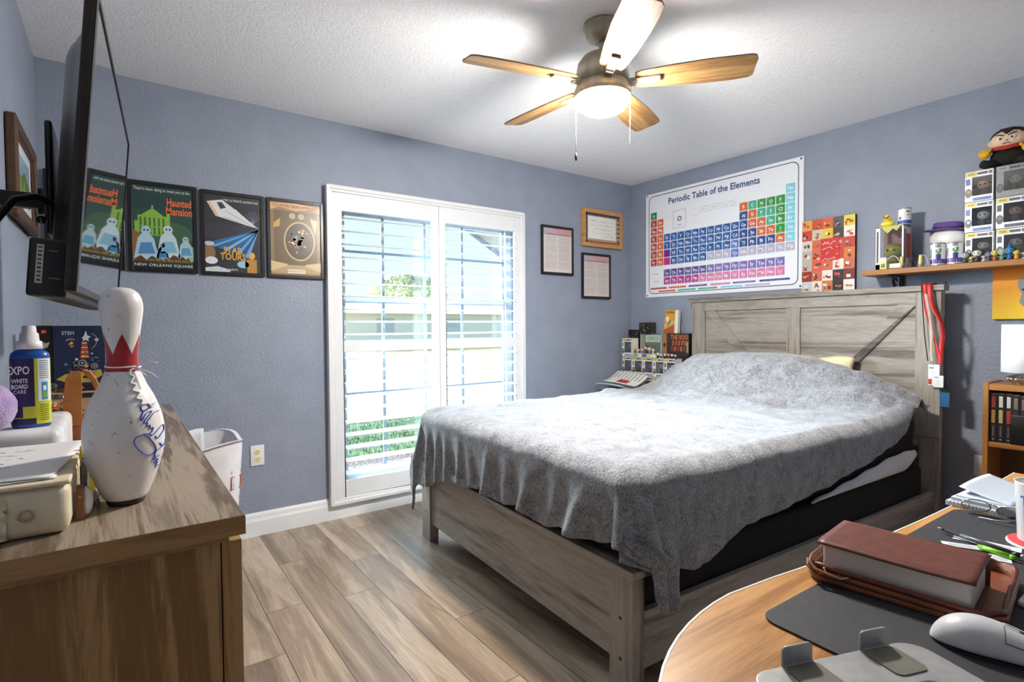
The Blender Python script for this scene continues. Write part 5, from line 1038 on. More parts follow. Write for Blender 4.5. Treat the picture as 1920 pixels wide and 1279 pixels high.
for i in range(60):
    x = rg.gauss(.08, .022); y = rg.gauss(.090, .018); x = max(.03, min(.13, x)); A.ell(x, y, rg.uniform(.002, .007), rg.uniform(.002, .006), rg.choice(['2f6a6c', '3f8a84', '8a8c94', 'c9ccd0', 'b0502c', 'd0b04c', '4a4c54', '7a3c34']), 3 + i % 4, 9)
for (x, y, r_) in ((.078, .10, .012), (.112, .088, .010)): A.ell(x, y, r_, r_, '9a9ca4', 8, 16).ell(x, y, r_ * .7, r_ * .7, '2a2e3c', 9, 16).ell(x, y, r_ * .3, r_ * .3, 'b9bcc4', 10, 8)
A.poly([(.005, .045), (.03, .062), (.13, .075), (.135, .055), (.10, .03), (.04, .03)], 'b8a040', 2).ell(.09, .05, .012, .006, '3a3428', 3).ell(.06, .045, .008, .005, '7a2c2c', 3).rect(0, 0, w_, .022, '2a1c24', 2).ell(.03, .012, .006, .004, 'b83a3c', 3).ell(.075, .012, .006, .004, 'c8603c', 3); a.build('printing', t)
o_ = (.082, 2.47, zl); t = thing('toy_set_box', 'slim black building set box with a small red logo beside the bottle', 'box', o_)
MB(o_, noisy('black_card', '17130f', '211c18', 6, .35)).box(.062, .1045, 2.455, 2.51, zl, zl + .233).build('carton', t)
a = MB(o_); A = Art(a, (.062, 2.4548, zl), (1, 0, 0), (0, 0, 1), .3); A.rect(.014, .205, .027, .218, 'c8242c', 1).text('LEGO', .0205, .2115, .004, 'f4e8c0', 2, width=.011, bold=True).poly([(.007, .160), (.016, .178), (.024, .172), (.036, .176), (.030, .158), (.018, .152)], 'a9a89c', 1).poly([(.004, .13), (.02, .138), (.038, .132), (.038, .118), (.004, .118)], '6a2420', 1); a.build('printing', t)
# tan leather straps of a caddy
o_ = (.20, 1.80, TOP); t = thing('leather_handled_caddy', 'small wooden caddy with two tan leather loop handles left of the bowling pin', 'caddy', o_)
MB(o_, noisy('caddy_wood', '9c5c2c', 'ac6c38', 12, .5)).box(.150, .262, 1.815, 1.895, TOP, TOP + .060, bev=.003).build('base', t)
b = MB(o_, M_TAN)
path = [(.1600, TOP + .058), (.1590, TOP + .110), (.163, TOP + .165), (.170, TOP + .192), (.178, TOP + .199), (.186, TOP + .197)]
b.prism([(.1745, TOP + .060), (.2105, TOP + .058), (.2115, TOP + .198), (.206, TOP + .203), (.188, TOP + .201), (.178, TOP + .180), (.172, TOP + .12)], 'y', 1.812, 1.817); b.build('handle', t, bevel=.001)
b = MB(o_, M_TAN); arc_ = [(.206, TOP + .196), (.216, TOP + .203), (.228, TOP + .198), (.240, TOP + .178), (.250, TOP + .150), (.254, TOP + .115), (.252, TOP + .062)]; arc2 = [(x - (.012 if i > 1 else .002), z - (.006 if i < 3 else .002)) for i, (x, z) in enumerate(arc_)]
for (p, q), (p2, q2) in zip(zip(arc_, arc_[1:]), zip(arc2, arc2[1:])): b.prism([p, q, q2, p2], 'y', 1.84, 1.872)
b.build('handle', t, bevel=.001)
# yellow packet, silver tin, earphone pouch, grey tassel near the pin
o_ = (.248, 1.278, TOP); b = MB(o_, noisy('packet_yellow', 'c9c226', 'dcd43a', 20, .35)); b.box(.2305, .270, 1.272, 1.284, TOP, TOP + .096, bev=.004); A = Art(b, (.2305, 1.2718, TOP), (1, 0, 0), (0, 0, 1)); A.rect(.003, .070, .036, .074, '3a3a28', 1)
for i in range(4): A.scribble(.004, .034, .088 - i * .016, .008, '2e2e20', 2, 80 + i, .002)
A.ell(.016, .05, .011, .011, '3a3a28', 3, 16).ell(.016, .05, .008, .008, 'd6ce34', 4, 16); tag(b.build('yellow_packet'), 'yellow packet with black print half hidden behind the bowling pin', 'packet')
o_ = (.2385, 1.235, TOP); b = MB(o_, M_TIN); b.lathe([(0, 0), (.0068, 0), (.0068, .066), (.005, .070), (.005, .078), (0, .078)], o_, 20); tag(b.build('silver_canister'), 'narrow silver canister between the jewelry box and the yellow packet', 'canister')
o_ = (.241, 1.150, TOP); t = thing('leather_tab_pouch', 'small white pouch with a brown leather snap tab against the jewelry box', 'pouch', o_)
MB(o_, noisy('pouch_white', 'dcd9d6', 'eae8e6', 20, .5)).ball((.2435, 1.150, TOP + .024), (.0100, .026, .024), seg=20).build('body', t)
b = MB(o_, noisy('brown_tab', '8a5a38', '9c6a46', 30, .5)); b.box(.2315, .2425, 1.1205, 1.1235, TOP + .002, TOP + .048, bev=.0012).box(.2315, .2425, 1.1205, 1.160, TOP + .0475, TOP + .0505, bev=.0012); tb = b.build('leather_tab', t); MB(o_, flat('c9a860', .3, .8)).ball((.237, 1.1200, TOP + .038), (.0024, .0012, .0024), seg=8).build('snap', tb)
b = MB((.256, 1.19, TOP), noisy('grey_yarn', '8c8884', 'b4b0ac', 60, .9)); rg = random.Random(17)
for i in range(40): a = rg.uniform(-.8, .8); b.tube([(.2535 + rg.uniform(-.002, .002), 1.236, TOP + .020 + rg.uniform(-.003, .003)), (.2545 + .004 * math.sin(a), 1.215, TOP + .014), (.2565 + .008 * math.sin(a), 1.190 + .008 * math.cos(a * 3), TOP + .0012)], .0008, 4)
tag(b.build('yarn_tassel'), 'grey yarn tassel on the dresser just behind the bowling pin', 'tassel')
# laundry basket
o_ = (.52, 2.99, 0); t = thing('laundry_basket', 'white plastic laundry basket between the dresser and the window wall', 'basket', o_)
M_PLA = noisy('white_plastic', 'e2e2e8', 'ececf1', 15, .4)
def rrp(a, hx_, hy_, n=4.0): c_, s_ = math.cos(a), math.sin(a); r_ = (abs(c_ / hx_) ** n + abs(s_ / hy_) ** n) ** (-1 / n); return r_ * c_, r_ * s_
def bk(i, j, ins=0):
    a = 2 * PI * i; z = .62 * j; k = .80 + .20 * j ** .8; x, y = rrp(a, (.250 - ins) * k, (.215 - ins) * k); ztop = z + (.030 * j * (math.cos(4 * a) * -.5 + .5)); return (.52 + x, 2.99 + y, max(.002, ztop))
b = MB(o_, M_PLA); b.grid(lambda i, j: bk(i, j), 72, 12).grid(lambda i, j: bk(i, j, .004), 72, 12); b.grid(lambda i, j: tuple(Vector(bk(i, 1, .006)).lerp(Vector(bk(i, 1, -.012)), j) + Vector((0, 0, .004))), 72, 2); b.prism([(.52 + rrp(2 * PI * k / 36, .20, .172)[0], 2.99 + rrp(2 * PI * k / 36, .20, .172)[1]) for k in range(36)], 'z', 0, .006); b.build('body', t)
b = MB(o_, flat('b9bac4', .5))
for j in range(7):
    for i in range(72):
        if i % 3 == 0:
            p = Vector(bk((i + .5 * (j % 2)) / 72, .18 + j * .1, -.0008)); n_ = Vector((p.x - .52, p.y - 2.99, 0)).normalized(); s_ = n_.cross(Vector((0, 0, 1))) * .003; b.add([p - s_ - Vector((0, 0, .009)), p + s_ - Vector((0, 0, .009)), p + s_ + Vector((0, 0, .009)), p - s_ + Vector((0, 0, .009))], [(0, 1, 2, 3)])
b.build('slots', t)
b = MB(o_, flat('c8502c', .5)); ang = -.66 / (2 * PI) + 1
def bp_(da, dz): return Vector(bk(ang + da, .70 + dz, -.003))
b.tube([bp_(-.022, -.045), bp_(-.022, .045), bp_(.022, .045), bp_(.022, -.045)], .0028, 6, closed=True); b.build('red_outline_mark', t)
b = MB((.44, 2.98, .5), flat('dfe0e6', .7)); b.grid(lambda i, j: (.34 + .27 * i, 2.93 + .01 * math.sin(i * 9) + .02 * j, .42 + .265 * j - .02 * math.sin(i * 5) * j), 16, 8); o = b.build('white_paper_bag'); tag(o, 'white paper bag standing inside the laundry basket', 'bag'); md = o.modifiers.new('s', 'SOLIDIFY'); md.thickness = .002
# ------------------------------------------------------------------ nightstand corner
NZT = .595
o_ = (3.80, 3.0, 0); t = thing('nightstand', 'grey wooden nightstand in the corner beyond the bed', 'nightstand', o_)
M_NS = wood('nightstand_grey', '6a6660', '85817a', '9d9990', 'Y', 1.0, .5, .2, .3)
MB(o_, M_NS).box(3.545, 4.045, 2.735, 3.305, NZT - .028, NZT).build('top', t, bevel=.003)
b = MB(o_, M_NS); b.box(3.565, 4.04, 2.755, 3.285, .06, NZT - .028); b.build('body', t)
for z in (.08, .33): dw = MB(o_, M_NS).box(3.552, 3.565, 2.765, 3.275, z, z + .225).build('drawer', t, bevel=.002); MB(o_, M_BLACK).tube([(3.552, 2.96, z + .12), (3.535, 2.965, z + .12), (3.535, 3.075, z + .12), (3.552, 3.08, z + .12)], .004, 8).build('handle', dw)
for x in (3.58, 4.0):
    for y in (2.78, 3.26): MB(o_, M_NS).box(x - .02, x + .02, y - .02, y + .02, 0, .06).build('leg', t)
CG = 'boxed vinyl figures piled on the nightstand'
skins = ['c9b8a0', 'a98a7a', 'b9b2a8', '8a8a86', 'c2b8a4', 'b0a490']
ys = [3.166 - i * .113 for i in range(6)]
pos = ['by the window wall', 'second from the window wall', 'third from the window wall', 'fourth from the window wall', 'fifth from the window wall', 'nearest the headboard']
z1_ = NZT + .001
for row, (zr, nm) in enumerate(((z1_, 'bottom row'), (z1_ + .160, 'second row'))):
    for i in range(5):
        lab = 'yellow topped toy box in the %s on the nightstand, %s' % (nm, pos[i] if i < 4 else 'nearest the headboard')
        toy_box(lab, 'toy box', 3.873, ys[i] , zr, .110, .1585, .088, CG, 'e9e8e2', 'd6c65e', skins[(i + row) % 6], ['2c3a5a', '4a3a34', '2e2e30', '3a3a44', '2c3038', '3c3436'][i], ['5a7ab0', '8a8a94', '9a94a8', '8a86a0', '6a6a74', '7a7a84'][i], mask='3a3836')
toy_box('single yellow topped toy box on top of the nightstand pile, against the window wall', 'toy box', 3.873, 3.168, z1_ + .320, .110, .158, .088, CG, 'ecebe4', 'd6c65e', 'b0a490', '3a4a6a', '6a94c0', mask='4a4644')
# pale flat boxes between rows
zt = z1_ + .3195
o = MB((3.905, 3.0, zt)).box(3.862, 3.955, 2.90, 3.150, zt, zt + .030, flat('dcdad2', .4)).box(3.8615, 3.862, 3.09, 3.14, zt + .005, zt + .025, flat('8a9a5a', .4)).box(3.8615, 3.862, 2.995, 3.045, zt + .004, zt + .026, flat('4a5aa0', .4)).box(3.8615, 3.862, 2.95, 2.985, zt + .003, zt + .027, flat('d8c83a', .4)).build('flat_carton'); tag(o, 'long pale carton lying under the small heads on the nightstand pile', 'box')
NF = [(3.128, .055, 'c9a86a', '6a4a2a', None, 'tan headed figurine'), (3.090, .048, 'd8cfc0', '8a8a8a', '5a4030', 'brown haired figurine'), (3.050, .056, 'd9c8b0', '6a7c94', '4a3a2c', 'blue shirted figurine'), (3.012, .078, 'cbb090', '3a3c4a', '2c2420', 'tall dark haired figurine'), (2.972, .066, 'e0d4c4', '6a7090', 'b05a4a', 'red haired figurine'), (2.934, .052, 'e2dcd4', 'c0b0b8', None, 'pale pink figurine')]
for (y, s_, sk, bd, hr, lb) in NF:
    b = MB((3.872, y, zt + .0305)); figure(b, 3.872, y, zt + .0305, s_, sk, bd, hr); tag(b.build('figurine'), lb + ' standing on the long pale carton in the corner', 'figurine', 'small figurines on the nightstand pile')
for i, (y, s_, sk, bd, hr, lb) in enumerate([(2.885, .050, 'ece6dc', '2a2a30', None, 'white headed figurine nearest the pale carton'), (2.850, .046, 'e8e0d6', '3a2c2c', '2a2422', 'dark haired figurine second from the pale carton'), (2.815, .044, 'eae4da', '1e1e24', None, 'white headed black figurine third from the pale carton'), (2.780, .048, 'd8b0a0', '8a2c2c', '7a2420', 'red capped figurine before the brown game box'), (2.745, .044, 'ece8e0', '26262c', None, 'white headed figurine second from the headboard'), (2.712, .042, 'e6e0d8', '2c2c34', '1c1c20', 'black haired figurine closest to the headboard')]):
    b = MB((3.872, y, zt)); figure(b, 3.872, y, zt, s_, sk, bd, hr); tag(b.build('figurine'), lb, 'figurine', 'small figurines on the nightstand pile')
# lower support behind, then the game boxes
o = MB((4.0, 2.95, z1_), noisy('storage_black', '1c1b1d', '252427', 10, .5)).box(3.966, 4.044, 2.66, 3.29, z1_, z1_ + .345).build('storage_carton'); tag(o, 'long black carton standing against the wall behind the toy boxes', 'box')
zg = z1_ + .3455
def game(name, label, y0, y1, h_, col, side):
    o_ = (4.0, (y0 + y1) / 2, zg); t = thing('board_game_box', label, 'board game', o_); b = MB(o_, flat(col, .4)); b.box(3.968, 4.042, y0, y1, zg, zg + h_); b.box(3.970, 4.040, y0 - .0008, y0, zg, zg + h_, flat(side, .4)); b.build('carton', t); a = MB(o_); return t, a, Art(a, (3.9678, y1, zg), (0, -1, 0), (0, 0, 1), .4)
t, a, A = game('g', 'pale green board game box with grey lettering behind the corner figurines', 2.872, 3.155, .172, '6a7268', '8a6a48')
A.rect(.06, .10, .215, .160, 'b9c8b4', 1).text('OFFICE', .14, .130, .034, '7a8a80', 2, width=.12, bold=True).rect(.22, 0, .235, .172, '9ab0b4', 1).rect(.24, 0, .283, .172, '9c7444', 1).ell(.262, .08, .014, .016, '3a2c20', 2, 12).rect(0, 0, .05, .172, '8a8f80', 1); a.build('printing', t)
t, a, A = game('g', 'dark brown board game box with orange lettering beside the headboard post', 2.655, 2.868, .176, '3c2820', '2c1e18')
A.text('THE ROO', .120, .145, .038, 'd8782c', 1, width=.170, bold=True).rect(.15, .105, .21, .109, 'e6dcc8', 1)
for i in range(5): A.rect(.05 + i * .030, .075 + .004 * (i % 2), .070 + i * .030, .118, 'a8522c', 1)
for i in range(5): A.rect(.04 + i * .03, .03, .058 + i * .03, .068, 'c0602c' if i % 2 else '8a4028', 2)
A.rect(.19, .02, .207, .10, '8aa080', 2); a.build('printing', t)
# black speckled boxes, book
zb = zg + .1725
def speck(b, x, y0, y1, z0, z1, n, sd):
    A = Art(b, (x - .0003, y1, z0), (0, -1, 0), (0, 0, 1)); r_ = random.Random(sd)
    for i in range(n): A.ell(r_.uniform(.01, y1 - y0 - .01), r_.uniform(.008, z1 - z0 - .008), .0032, .0032, r_.choice(['b8b49a', '8a8a7a', 'd0cca8', '6a7a6a']), 1, 7)
o_ = (3.99, 3.11, zb); b = MB(o_, M_BLACKF); b.box(3.95, 4.03, 3.035, 3.150, zb, zb + .095); speck(b, 3.95, 3.035, 3.150, zb, zb + .095, 34, 1); b.box(3.952, 4.03, 3.0342, 3.035, zb, zb + .095, flat('3c3532', .5)); tag(b.build('speckled_box'), 'black speckled box on top of the pale green game box', 'box')
o_ = (4.0, 3.22, zg); b = MB(o_, M_BLACKF); b.box(3.965, 4.04, 3.165, 3.285, zg, zg + .205); speck(b, 3.965, 3.165, 3.285, zg, zg + .205, 40, 2); tag(b.build('speckled_box'), 'tall black speckled box squeezed into the room corner', 'box')
zk = zg + .1765; o_ = (3.99, 2.85, zk); t = thing('yellow_book', 'yellow and orange book standing on the game boxes', 'book', (3.99, 2.85, zk))
R_ = Matrix.Rotation(math.radians(-8), 4, 'X')
b = MB(o_); b.prism([(2.770, zk), (2.905, zk), (2.900 - .022, zk + .190), (2.772 - .012, zk + .190)], 'x', 3.975, 4.005, flat('e8e4dc', .5)); b.build('pages', t)
a = MB(o_); A = Art(a, (3.9745, 2.910, zk), (0, -1, 0), (0, 0, 1), .4)
A.poly([(.0, .0), (.108, .0), (.120, .190), (.026, .190)], 'd99a2c', 1).poly([(.004, .03), (.110, .07), (.108, 0), (.0, 0)], 'a8582c', 2).poly([(.006, .05), (.112, .085), (.113, .10), (.06, .09), (.010, .075)], 'c9b8a4', 3).ell(.042, .118, .020, .024, 'ecd9a0', 3).poly([(.05, .07), (.058, .11), (.068, .115), (.072, .08)], '6a7078', 4).poly([(.036, .06), (.042, .092), (.048, .062)], '4a4a50', 4).text('KATRINA', .073, .172, .017, '2a2622', 3, width=.078, bold=True); a.build('cover', t)
# magazines
o_ = (3.66, 3.12, NZT)
def mag(label, cx_, cy_, z, rz, wx, wy, col, lift, sd, red=False, th=.006):
    b = MB((0, 0, 0)); 
    def f(i, j): x, y = (-.5 + i) * wx, (-.5 + j) * wy; return (x, y, lift * ((.5 - i) * 2) ** 2 * (1 if i < .5 else .35) + .006 * math.sin(j * 3))
    b.grid(f, 14, 8, flat(col, .5)); o = b.build('magazine'); o.location = (cx_, cy_, z); o.rotation_euler = (0, 0, rz); md = o.modifiers.new('s', 'SOLIDIFY'); md.thickness = th; md.offset = 1
    tag(o, label, 'magazine', 'newspapers and magazines on the nightstand')
    if red:
        q = MB((0, 0, 0)); q.grid(lambda i, j: (lambda p: (p[0], p[1], p[2] + th + .0008))(f(.05 + i * .30, .30 + j * .30)), 6, 4, flat('c0392f', .5)); q.build('red_panel', o)
        q = MB((0, 0, 0))
        for k in range(8): q.grid(lambda i, j, k=k: (lambda p: (p[0], p[1], p[2] + th + .0008))(f(.42 + i * .5, .08 + k * .11 + j * .02)), 6, 1, flat('9a9894', .6))
        q.build('print', o)
    return o
mag('lowest grey magazine of the pile on the nightstand', 3.675, 3.12, NZT + .001, .2, .23, .30, 'b0b2b8', .004, 1)
mag('folded newspaper second in the nightstand pile', 3.670, 3.13, NZT + .020, -.15, .22, .29, 'd5d6d8', .010, 2)
mag('curled dark edged magazine under the red and white one', 3.672, 3.14, NZT + .045, .35, .22, .29, '8c909a', .018, 3)
mag('white magazine curling up near the window wall', 3.668, 3.15, NZT + .078, .05, .21, .28, 'dfe0e4', .024, 5)
mag('topmost curled newspaper with a red panel', 3.705, 3.080, NZT + .140, .15, .22, .30, 'e2e0dc', .020, 4, red=True).rotation_euler = (.10, -.38, .15)
o = MB((3.70, 2.83, NZT + .001)).lathe([(0, 0), (.042, 0), (.045, .03), (.040, .055), (0, .055)], (3.70, 2.83, NZT + .001), 24, noisy('dark_grey_plastic', '2c2e34', '3a3c42', 30, .4)).build('round_speaker'); tag(o, 'dark round speaker beside the magazines on the nightstand', 'speaker')

# ------------------------------------------------------------------ things hanging on the headboard corner
def bw(u, v, z): p = BM @ Vector((u, v, z)); return (p.x, p.y, p.z)
def strap(b, pts, w_, m, th=.0012):
    P_s = [Vector(p) for p in pts]; n = len(P_s); vs = []
    for i, p in enumerate(P_s):
        tw = pts_tw[i] if False else 0; sd = Vector(bw(0, 1, 0)) - Vector(bw(0, 0, 0)); d = sd.normalized() * w_ / 2; vs += [p - d, p + d]
    b.add(vs, [(2 * i, 2 * i + 1, 2 * i + 3, 2 * i + 2) for i in range(n - 1)], m, True)
def twist_strap(b, pts, w_, m, tws):
    P_s = [Vector(p) for p in pts]; n = len(P_s); vs = []; a = (Vector(bw(0, 1, 0)) - Vector(bw(0, 0, 0))).normalized(); c_ = (Vector(bw(1, 0, 0)) - Vector(bw(0, 0, 0))).normalized()
    for i, p in enumerate(P_s): d = (a * math.cos(tws[i]) + c_ * math.sin(tws[i])) * w_ / 2; vs += [p - d, p + d]
    b.add(vs, [(2 * i, 2 * i + 1, 2 * i + 3, 2 * i + 2) for i in range(n - 1)], m, True)
uf = BL - .030
o_ = bw(uf, .03, 1.39); t = thing('red_lanyard', 'red and beige lanyard with white badges hung over the headboard corner', 'lanyard', o_)
M_RED = noisy('red_ribbon', 'b8221f', 'cc2c28', 40, .5); M_BEI = noisy('beige_ribbon', 'a89a88', 'b8ab98', 40, .6)
def ctm(pts, n=6):
    out = []
    for i in range(len(pts) - 1):
        p0, p1, p2, p3 = pts[max(i - 1, 0)], pts[i], pts[i + 1], pts[min(i + 2, len(pts) - 1)]
        for k in range(n):
            t_ = k / n; out.append(tuple(.5 * (2 * p1[q] + (p2[q] - p0[q]) * t_ + (2 * p0[q] - 5 * p1[q] + 4 * p2[q] - p3[q]) * t_ ** 2 + (3 * p1[q] - p0[q] - 3 * p2[q] + p3[q]) * t_ ** 3) for q in range(len(p1))))
    return out + [pts[-1]]
for (pts, wd, m_) in (([(uf + .07, .068, 1.30, 0), (uf + .065, .068, 1.3965, 0), (uf + .02, .068, 1.3975, 0), (uf - .002, .066, 1.385, 0), (uf - .004, .052, 1.25, .3), (uf - .006, .020, 1.11, .9), (uf - .006, -.005, 1.00, .3), (uf - .006, -.012, .965, 0)], .024, M_RED),
    ([(uf + .07, .045, 1.30, 0), (uf + .065, .045, 1.3975, 0), (uf + .02, .045, 1.3985, 0), (uf - .003, .044, 1.385, 0), (uf - .006, .030, 1.28, -.3), (uf - .010, -.014, 1.19, -1.1), (uf - .010, -.022, 1.12, -.6), (uf - .010, -.012, 1.02, 0), (uf - .010, -.010, .965, 0)], .022, M_RED),
    ([(uf - .003, .062, 1.36, 0), (uf - .008, .050, 1.29, .2), (uf - .010, .030, 1.16, .1), (uf - .008, .028, 1.02, .1), (uf - .008, .022, .975, .1)], .016, M_BEI)):
    b = MB(o_); q = ctm(pts); twist_strap(b, [bw(*p[:3]) for p in q], wd, m_, [p[3] for p in q]); o = b.build('strap', t); md = o.modifiers.new('s', 'SOLIDIFY'); md.thickness = .0014
b = MB(o_, flat('b9babc', .25, .9)); b.tube([bw(uf - .008, -.011, .967), bw(uf - .012, -.011, .955)], .004, 8); b.tube([bw(uf - .008, .022, .978), bw(uf - .012, .022, .962)], .003, 8); b.build('clip', t)
def badge(u, v0, v1, z0, z1, acc, seed):
    b = MB(o_, flat('e2e2e4', .35)); 
    vs = [bw(u, v1, z0), bw(u, v0, z0), bw(u, v0, z1), bw(u, v1, z1), bw(u + .003, v1, z0), bw(u + .003, v0, z0), bw(u + .003, v0, z1), bw(u + .003, v1, z1)]
    b.add(vs, [(0, 1, 2, 3), (4, 5, 6, 7), (0, 1, 5, 4), (1, 2, 6, 5), (2, 3, 7, 6), (3, 0, 4, 7)])
    O_ = Vector(bw(u - .0003, v1, z0)); R_ = Vector(bw(0, 0, 0)) - Vector(bw(0, 1, 0)); A = Art(b, O_, R_, (0, 0, 1)); w_, h_ = v1 - v0, z1 - z0
    A.rect(w_ * .1, h_ * .80, w_ * .5, h_ * .88, '8a8c94', 1).text('STAFF' if False else 'EXPO' if False else '', 0, 0, .01, '000000') if False else A.rect(w_ * .1, h_ * .80, w_ * .5, h_ * .88, '8a8c94', 1)
    for k in range(3): A.scribble(w_ * .3, w_ * .75, h_ * (.62 - k * .17), h_ * .06, '6a6c74', 1, seed + k)
    if acc: A.rect(w_ * .02, h_ * .04, w_ * .34, h_ * .30, acc, 2)
    b.build('badge', t)
badge(uf - .014, -.010, .040, .850, .962, 'c8342c', 5); badge(uf - .020, -.030, .014, .842, .905, None, 9)
o_ = bw(uf - .004, .055, 1.2); b = MB(o_, M_BLACK); b.tube([bw(*p) for p in ctm([(uf + .03, .083, 1.396), (uf - .003, .080, 1.385), (uf - .004, .072, 1.25), (uf - .005, .060, 1.10), (uf - .006, .045, .98)])], .0028, 6); tag(b.build('black_lanyard'), 'thin black lanyard cord hanging beside the red one on the headboard', 'lanyard')
o_ = bw(BL + .03, -.036, .79); t = thing('tag_wallet', 'blue and green fabric wallet hanging behind the white badges', 'wallet', o_)
def slab(b, u, v0, v1, z0, z1, th): 
    vs = [bw(u, v1, z0), bw(u, v0, z0), bw(u, v0, z1), bw(u, v1, z1), bw(u + th, v1, z0), bw(u + th, v0, z0), bw(u + th, v0, z1), bw(u + th, v1, z1)]; return b.add(vs, [(0, 1, 2, 3), (4, 5, 6, 7), (0, 1, 5, 4), (1, 2, 6, 5), (2, 3, 7, 6), (3, 0, 4, 7)])
slab(MB(o_, noisy('blue_nylon', '1c5a8c', '2a6ea4', 30, .6)), BL - .012, -.046, -.003, .735, .812, .007).build('pocket', t, bevel=.002); slab(MB(o_, noisy('green_nylon', '1c4a2c', '2a5a38', 30, .6)), BL - .010, -.044, -.004, .812, .845, .005).build('flap', t, bevel=.002)
MB(o_, M_BLACK).tube([bw(*p) for p in ctm([(BL + .0, -.022, 1.396), (BL - .026, -.022, 1.39), (BL - .025, -.024, 1.2), (BL - .008, -.024, .95), (BL - .006, -.024, .845)])], .002, 6).build('loop', t)

# ------------------------------------------------------------------ bookcase, books, lamp
CX0, CX1, CY0, CY1, CT = 3.80, 4.045, .02, .800, .886
o_ = (3.92, .41, 0); t = thing('bookcase', 'low oak bookcase with a shelf of dark books beside the bed', 'bookcase', o_)
for y in (CY0, CY1 - .022): MB(o_, M_CASE).box(CX0, CX1, y, y + .022, 0, CT).build('side_panel', t, bevel=.0015)
M_CASEY = wood('bookcase_oak_y', '7f4c20', '9d6530', 'b37b42', 'Y', 1.0, 0.4, 0.1, 0.5)
MB(o_, M_CASEY).box(CX0 + .002, CX1, CY0 + .022, CY1 - .022, CT - .036, CT - .006).build('top', t, bevel=.001)
for z in (.565, .30, .05): MB(o_, M_CASEY).box(CX0 + .006, CX1 - .008, CY0 + .022, CY1 - .022, z, z + .024).build('shelf', t, bevel=.001)
MB(o_, wood('back_panel', '4a3418', '5c421f', '6a4e28', 'Z')).box(CX1 - .008, CX1, CY0 + .022, CY1 - .022, .04, CT - .01).build('back_panel', t)
y = CY1 - .0235; zb_ = .5895; rg = random.Random(31)
BK = [(.026, .242, '1e1412', 'a03a2c', 'c08a4c', 'dark paperback with red spine lettering, first on the shelf from the bed'), (.028, .244, '14120f', 'd8d4c0', 'c9b870', 'dark paperback with cream spine lettering, second from the bed'), (.027, .243, '1a1514', 'dcd8d4', 'b83c34', 'dark paperback with white and red spine, third from the bed'), (.026, .240, '1c1613', '8a7a6a', '3a302a', 'dark brown paperback with a small grey spine title, fourth from the bed'), (.03, .236, '241a1c', '7a6a74', '3a3038', 'plum dark hardback, fifth from the bed'), (.032, .240, '16191c', '6a6a6a', '2c3034', 'charcoal hardback, sixth from the bed'), (.028, .232, '2a1c16', '94826a', '40302a', 'brown paperback, seventh from the bed')]
for i, (th, h_, col, c1, c2, lb) in enumerate(BK):
    y1_ = y - .0008; y0_ = y1_ - th; o_ = (3.90, (y0_ + y1_) / 2, zb_); b = MB(o_); x0_ = 3.818 + .003 * (i % 3)
    b.box(x0_, 3.98, y0_, y1_, zb_, zb_ + h_, flat(col, .45)); b.box(x0_ + .004, 3.979, y0_ + .002, y1_ - .002, zb_ + h_ - .0005, zb_ + h_ + .0002, flat('cfc8b8', .8))
    A = Art(b, (x0_ - .0002, y1_, zb_), (0, -1, 0), (0, 0, 1), .4); A.rect(th * .25, h_ * .72, th * .75, h_ * .94, c1, 1)
    for k in range(6): A.rect(th * .3, h_ * (.74 + k * .032), th * .7, h_ * (.748 + k * .032), col, 2)
    A.rect(th * .25, h_ * .40, th * .75, h_ * .66, c2, 1); 
    for k in range(6): A.rect(th * .3, h_ * (.43 + k * .038), th * .7, h_ * (.44 + k * .038), col, 2)
    A.rect(th * .38, h_ * .12, th * .62, h_ * .34, '5a5450', 1).ell(th * .5, h_ * .06, th * .15, h_ * .012, 'a8a29c', 1, 8)
    tag(b.build('book'), lb, 'book', 'books on the upper bookcase shelf'); y = y0_
# dark box leaning before the books
o_ = (3.812, .60, zb_); b = MB((0, 0, 0), noisy('black_case', '16120f', '211b17', 60, .35)); b.box(3.806 - 3.812 , 3.815 - 3.812, -.085, .083, 0, .145, bev=.003); o = b.build('black_case'); o.location = (3.811, .612, zb_); tag(o, 'black rectangular case standing in front of the right hand books', 'case')
A_ = MB((0, 0, 0)); 
# table lamp
lx, ly, lz = 3.90, .655, CT + .0003
lz = CT - .0057
o_ = (lx, ly, lz); t = thing('table_lamp', 'white drum shade table lamp with clear glass base on the bookcase', 'lamp', o_)
b = MB(o_, glass('ribbed_glass', 'ffffff', .08, alpha=.55))
def ribs(a): return 1 + .10 * math.cos(9 * a)
b.grid(lambda i, j: (lx + .078 * ribs(2 * PI * i) * math.sin(.35 + j * 2.2) * math.cos(2 * PI * i), ly + .078 * ribs(2 * PI * i) * math.sin(.35 + j * 2.2) * math.sin(2 * PI * i), lz + .001 + .050 * (1 - j) ** .8), 72, 10).build('glass_base', t)
b = MB(o_, flat('c9c9c9', .25, .9)); b.cyl((lx, ly, lz + .0), (lx, ly, lz + .16), .007).lathe([(0, .0), (.045, 0), (.045, .004), (0, .006)], (lx, ly, lz), 24); b.build('pole', t)
m = bpy.data.materials.new('white_lamp_shade'); m.use_nodes = True; p_ = m.node_tree.nodes['Principled BSDF']; p_.inputs['Base Color'].default_value = srgb('f4f4f4'); p_.inputs['Roughness'].default_value = .7
b = MB(o_, m); b.lathe([(.098, .940), (.098, 1.176)], (lx, ly, 0), 48).lathe([(.0965, .941), (.0965, 1.175)], (lx, ly, 0), 48); b.lathe([(.0965, 1.176), (.098, 1.176)], (lx, ly, 0), 48).lathe([(.0965, .940), (.098, .940)], (lx, ly, 0), 48); b.build('shade', t)
b = MB(o_, flat('c9c9c9', .25, .9)); 
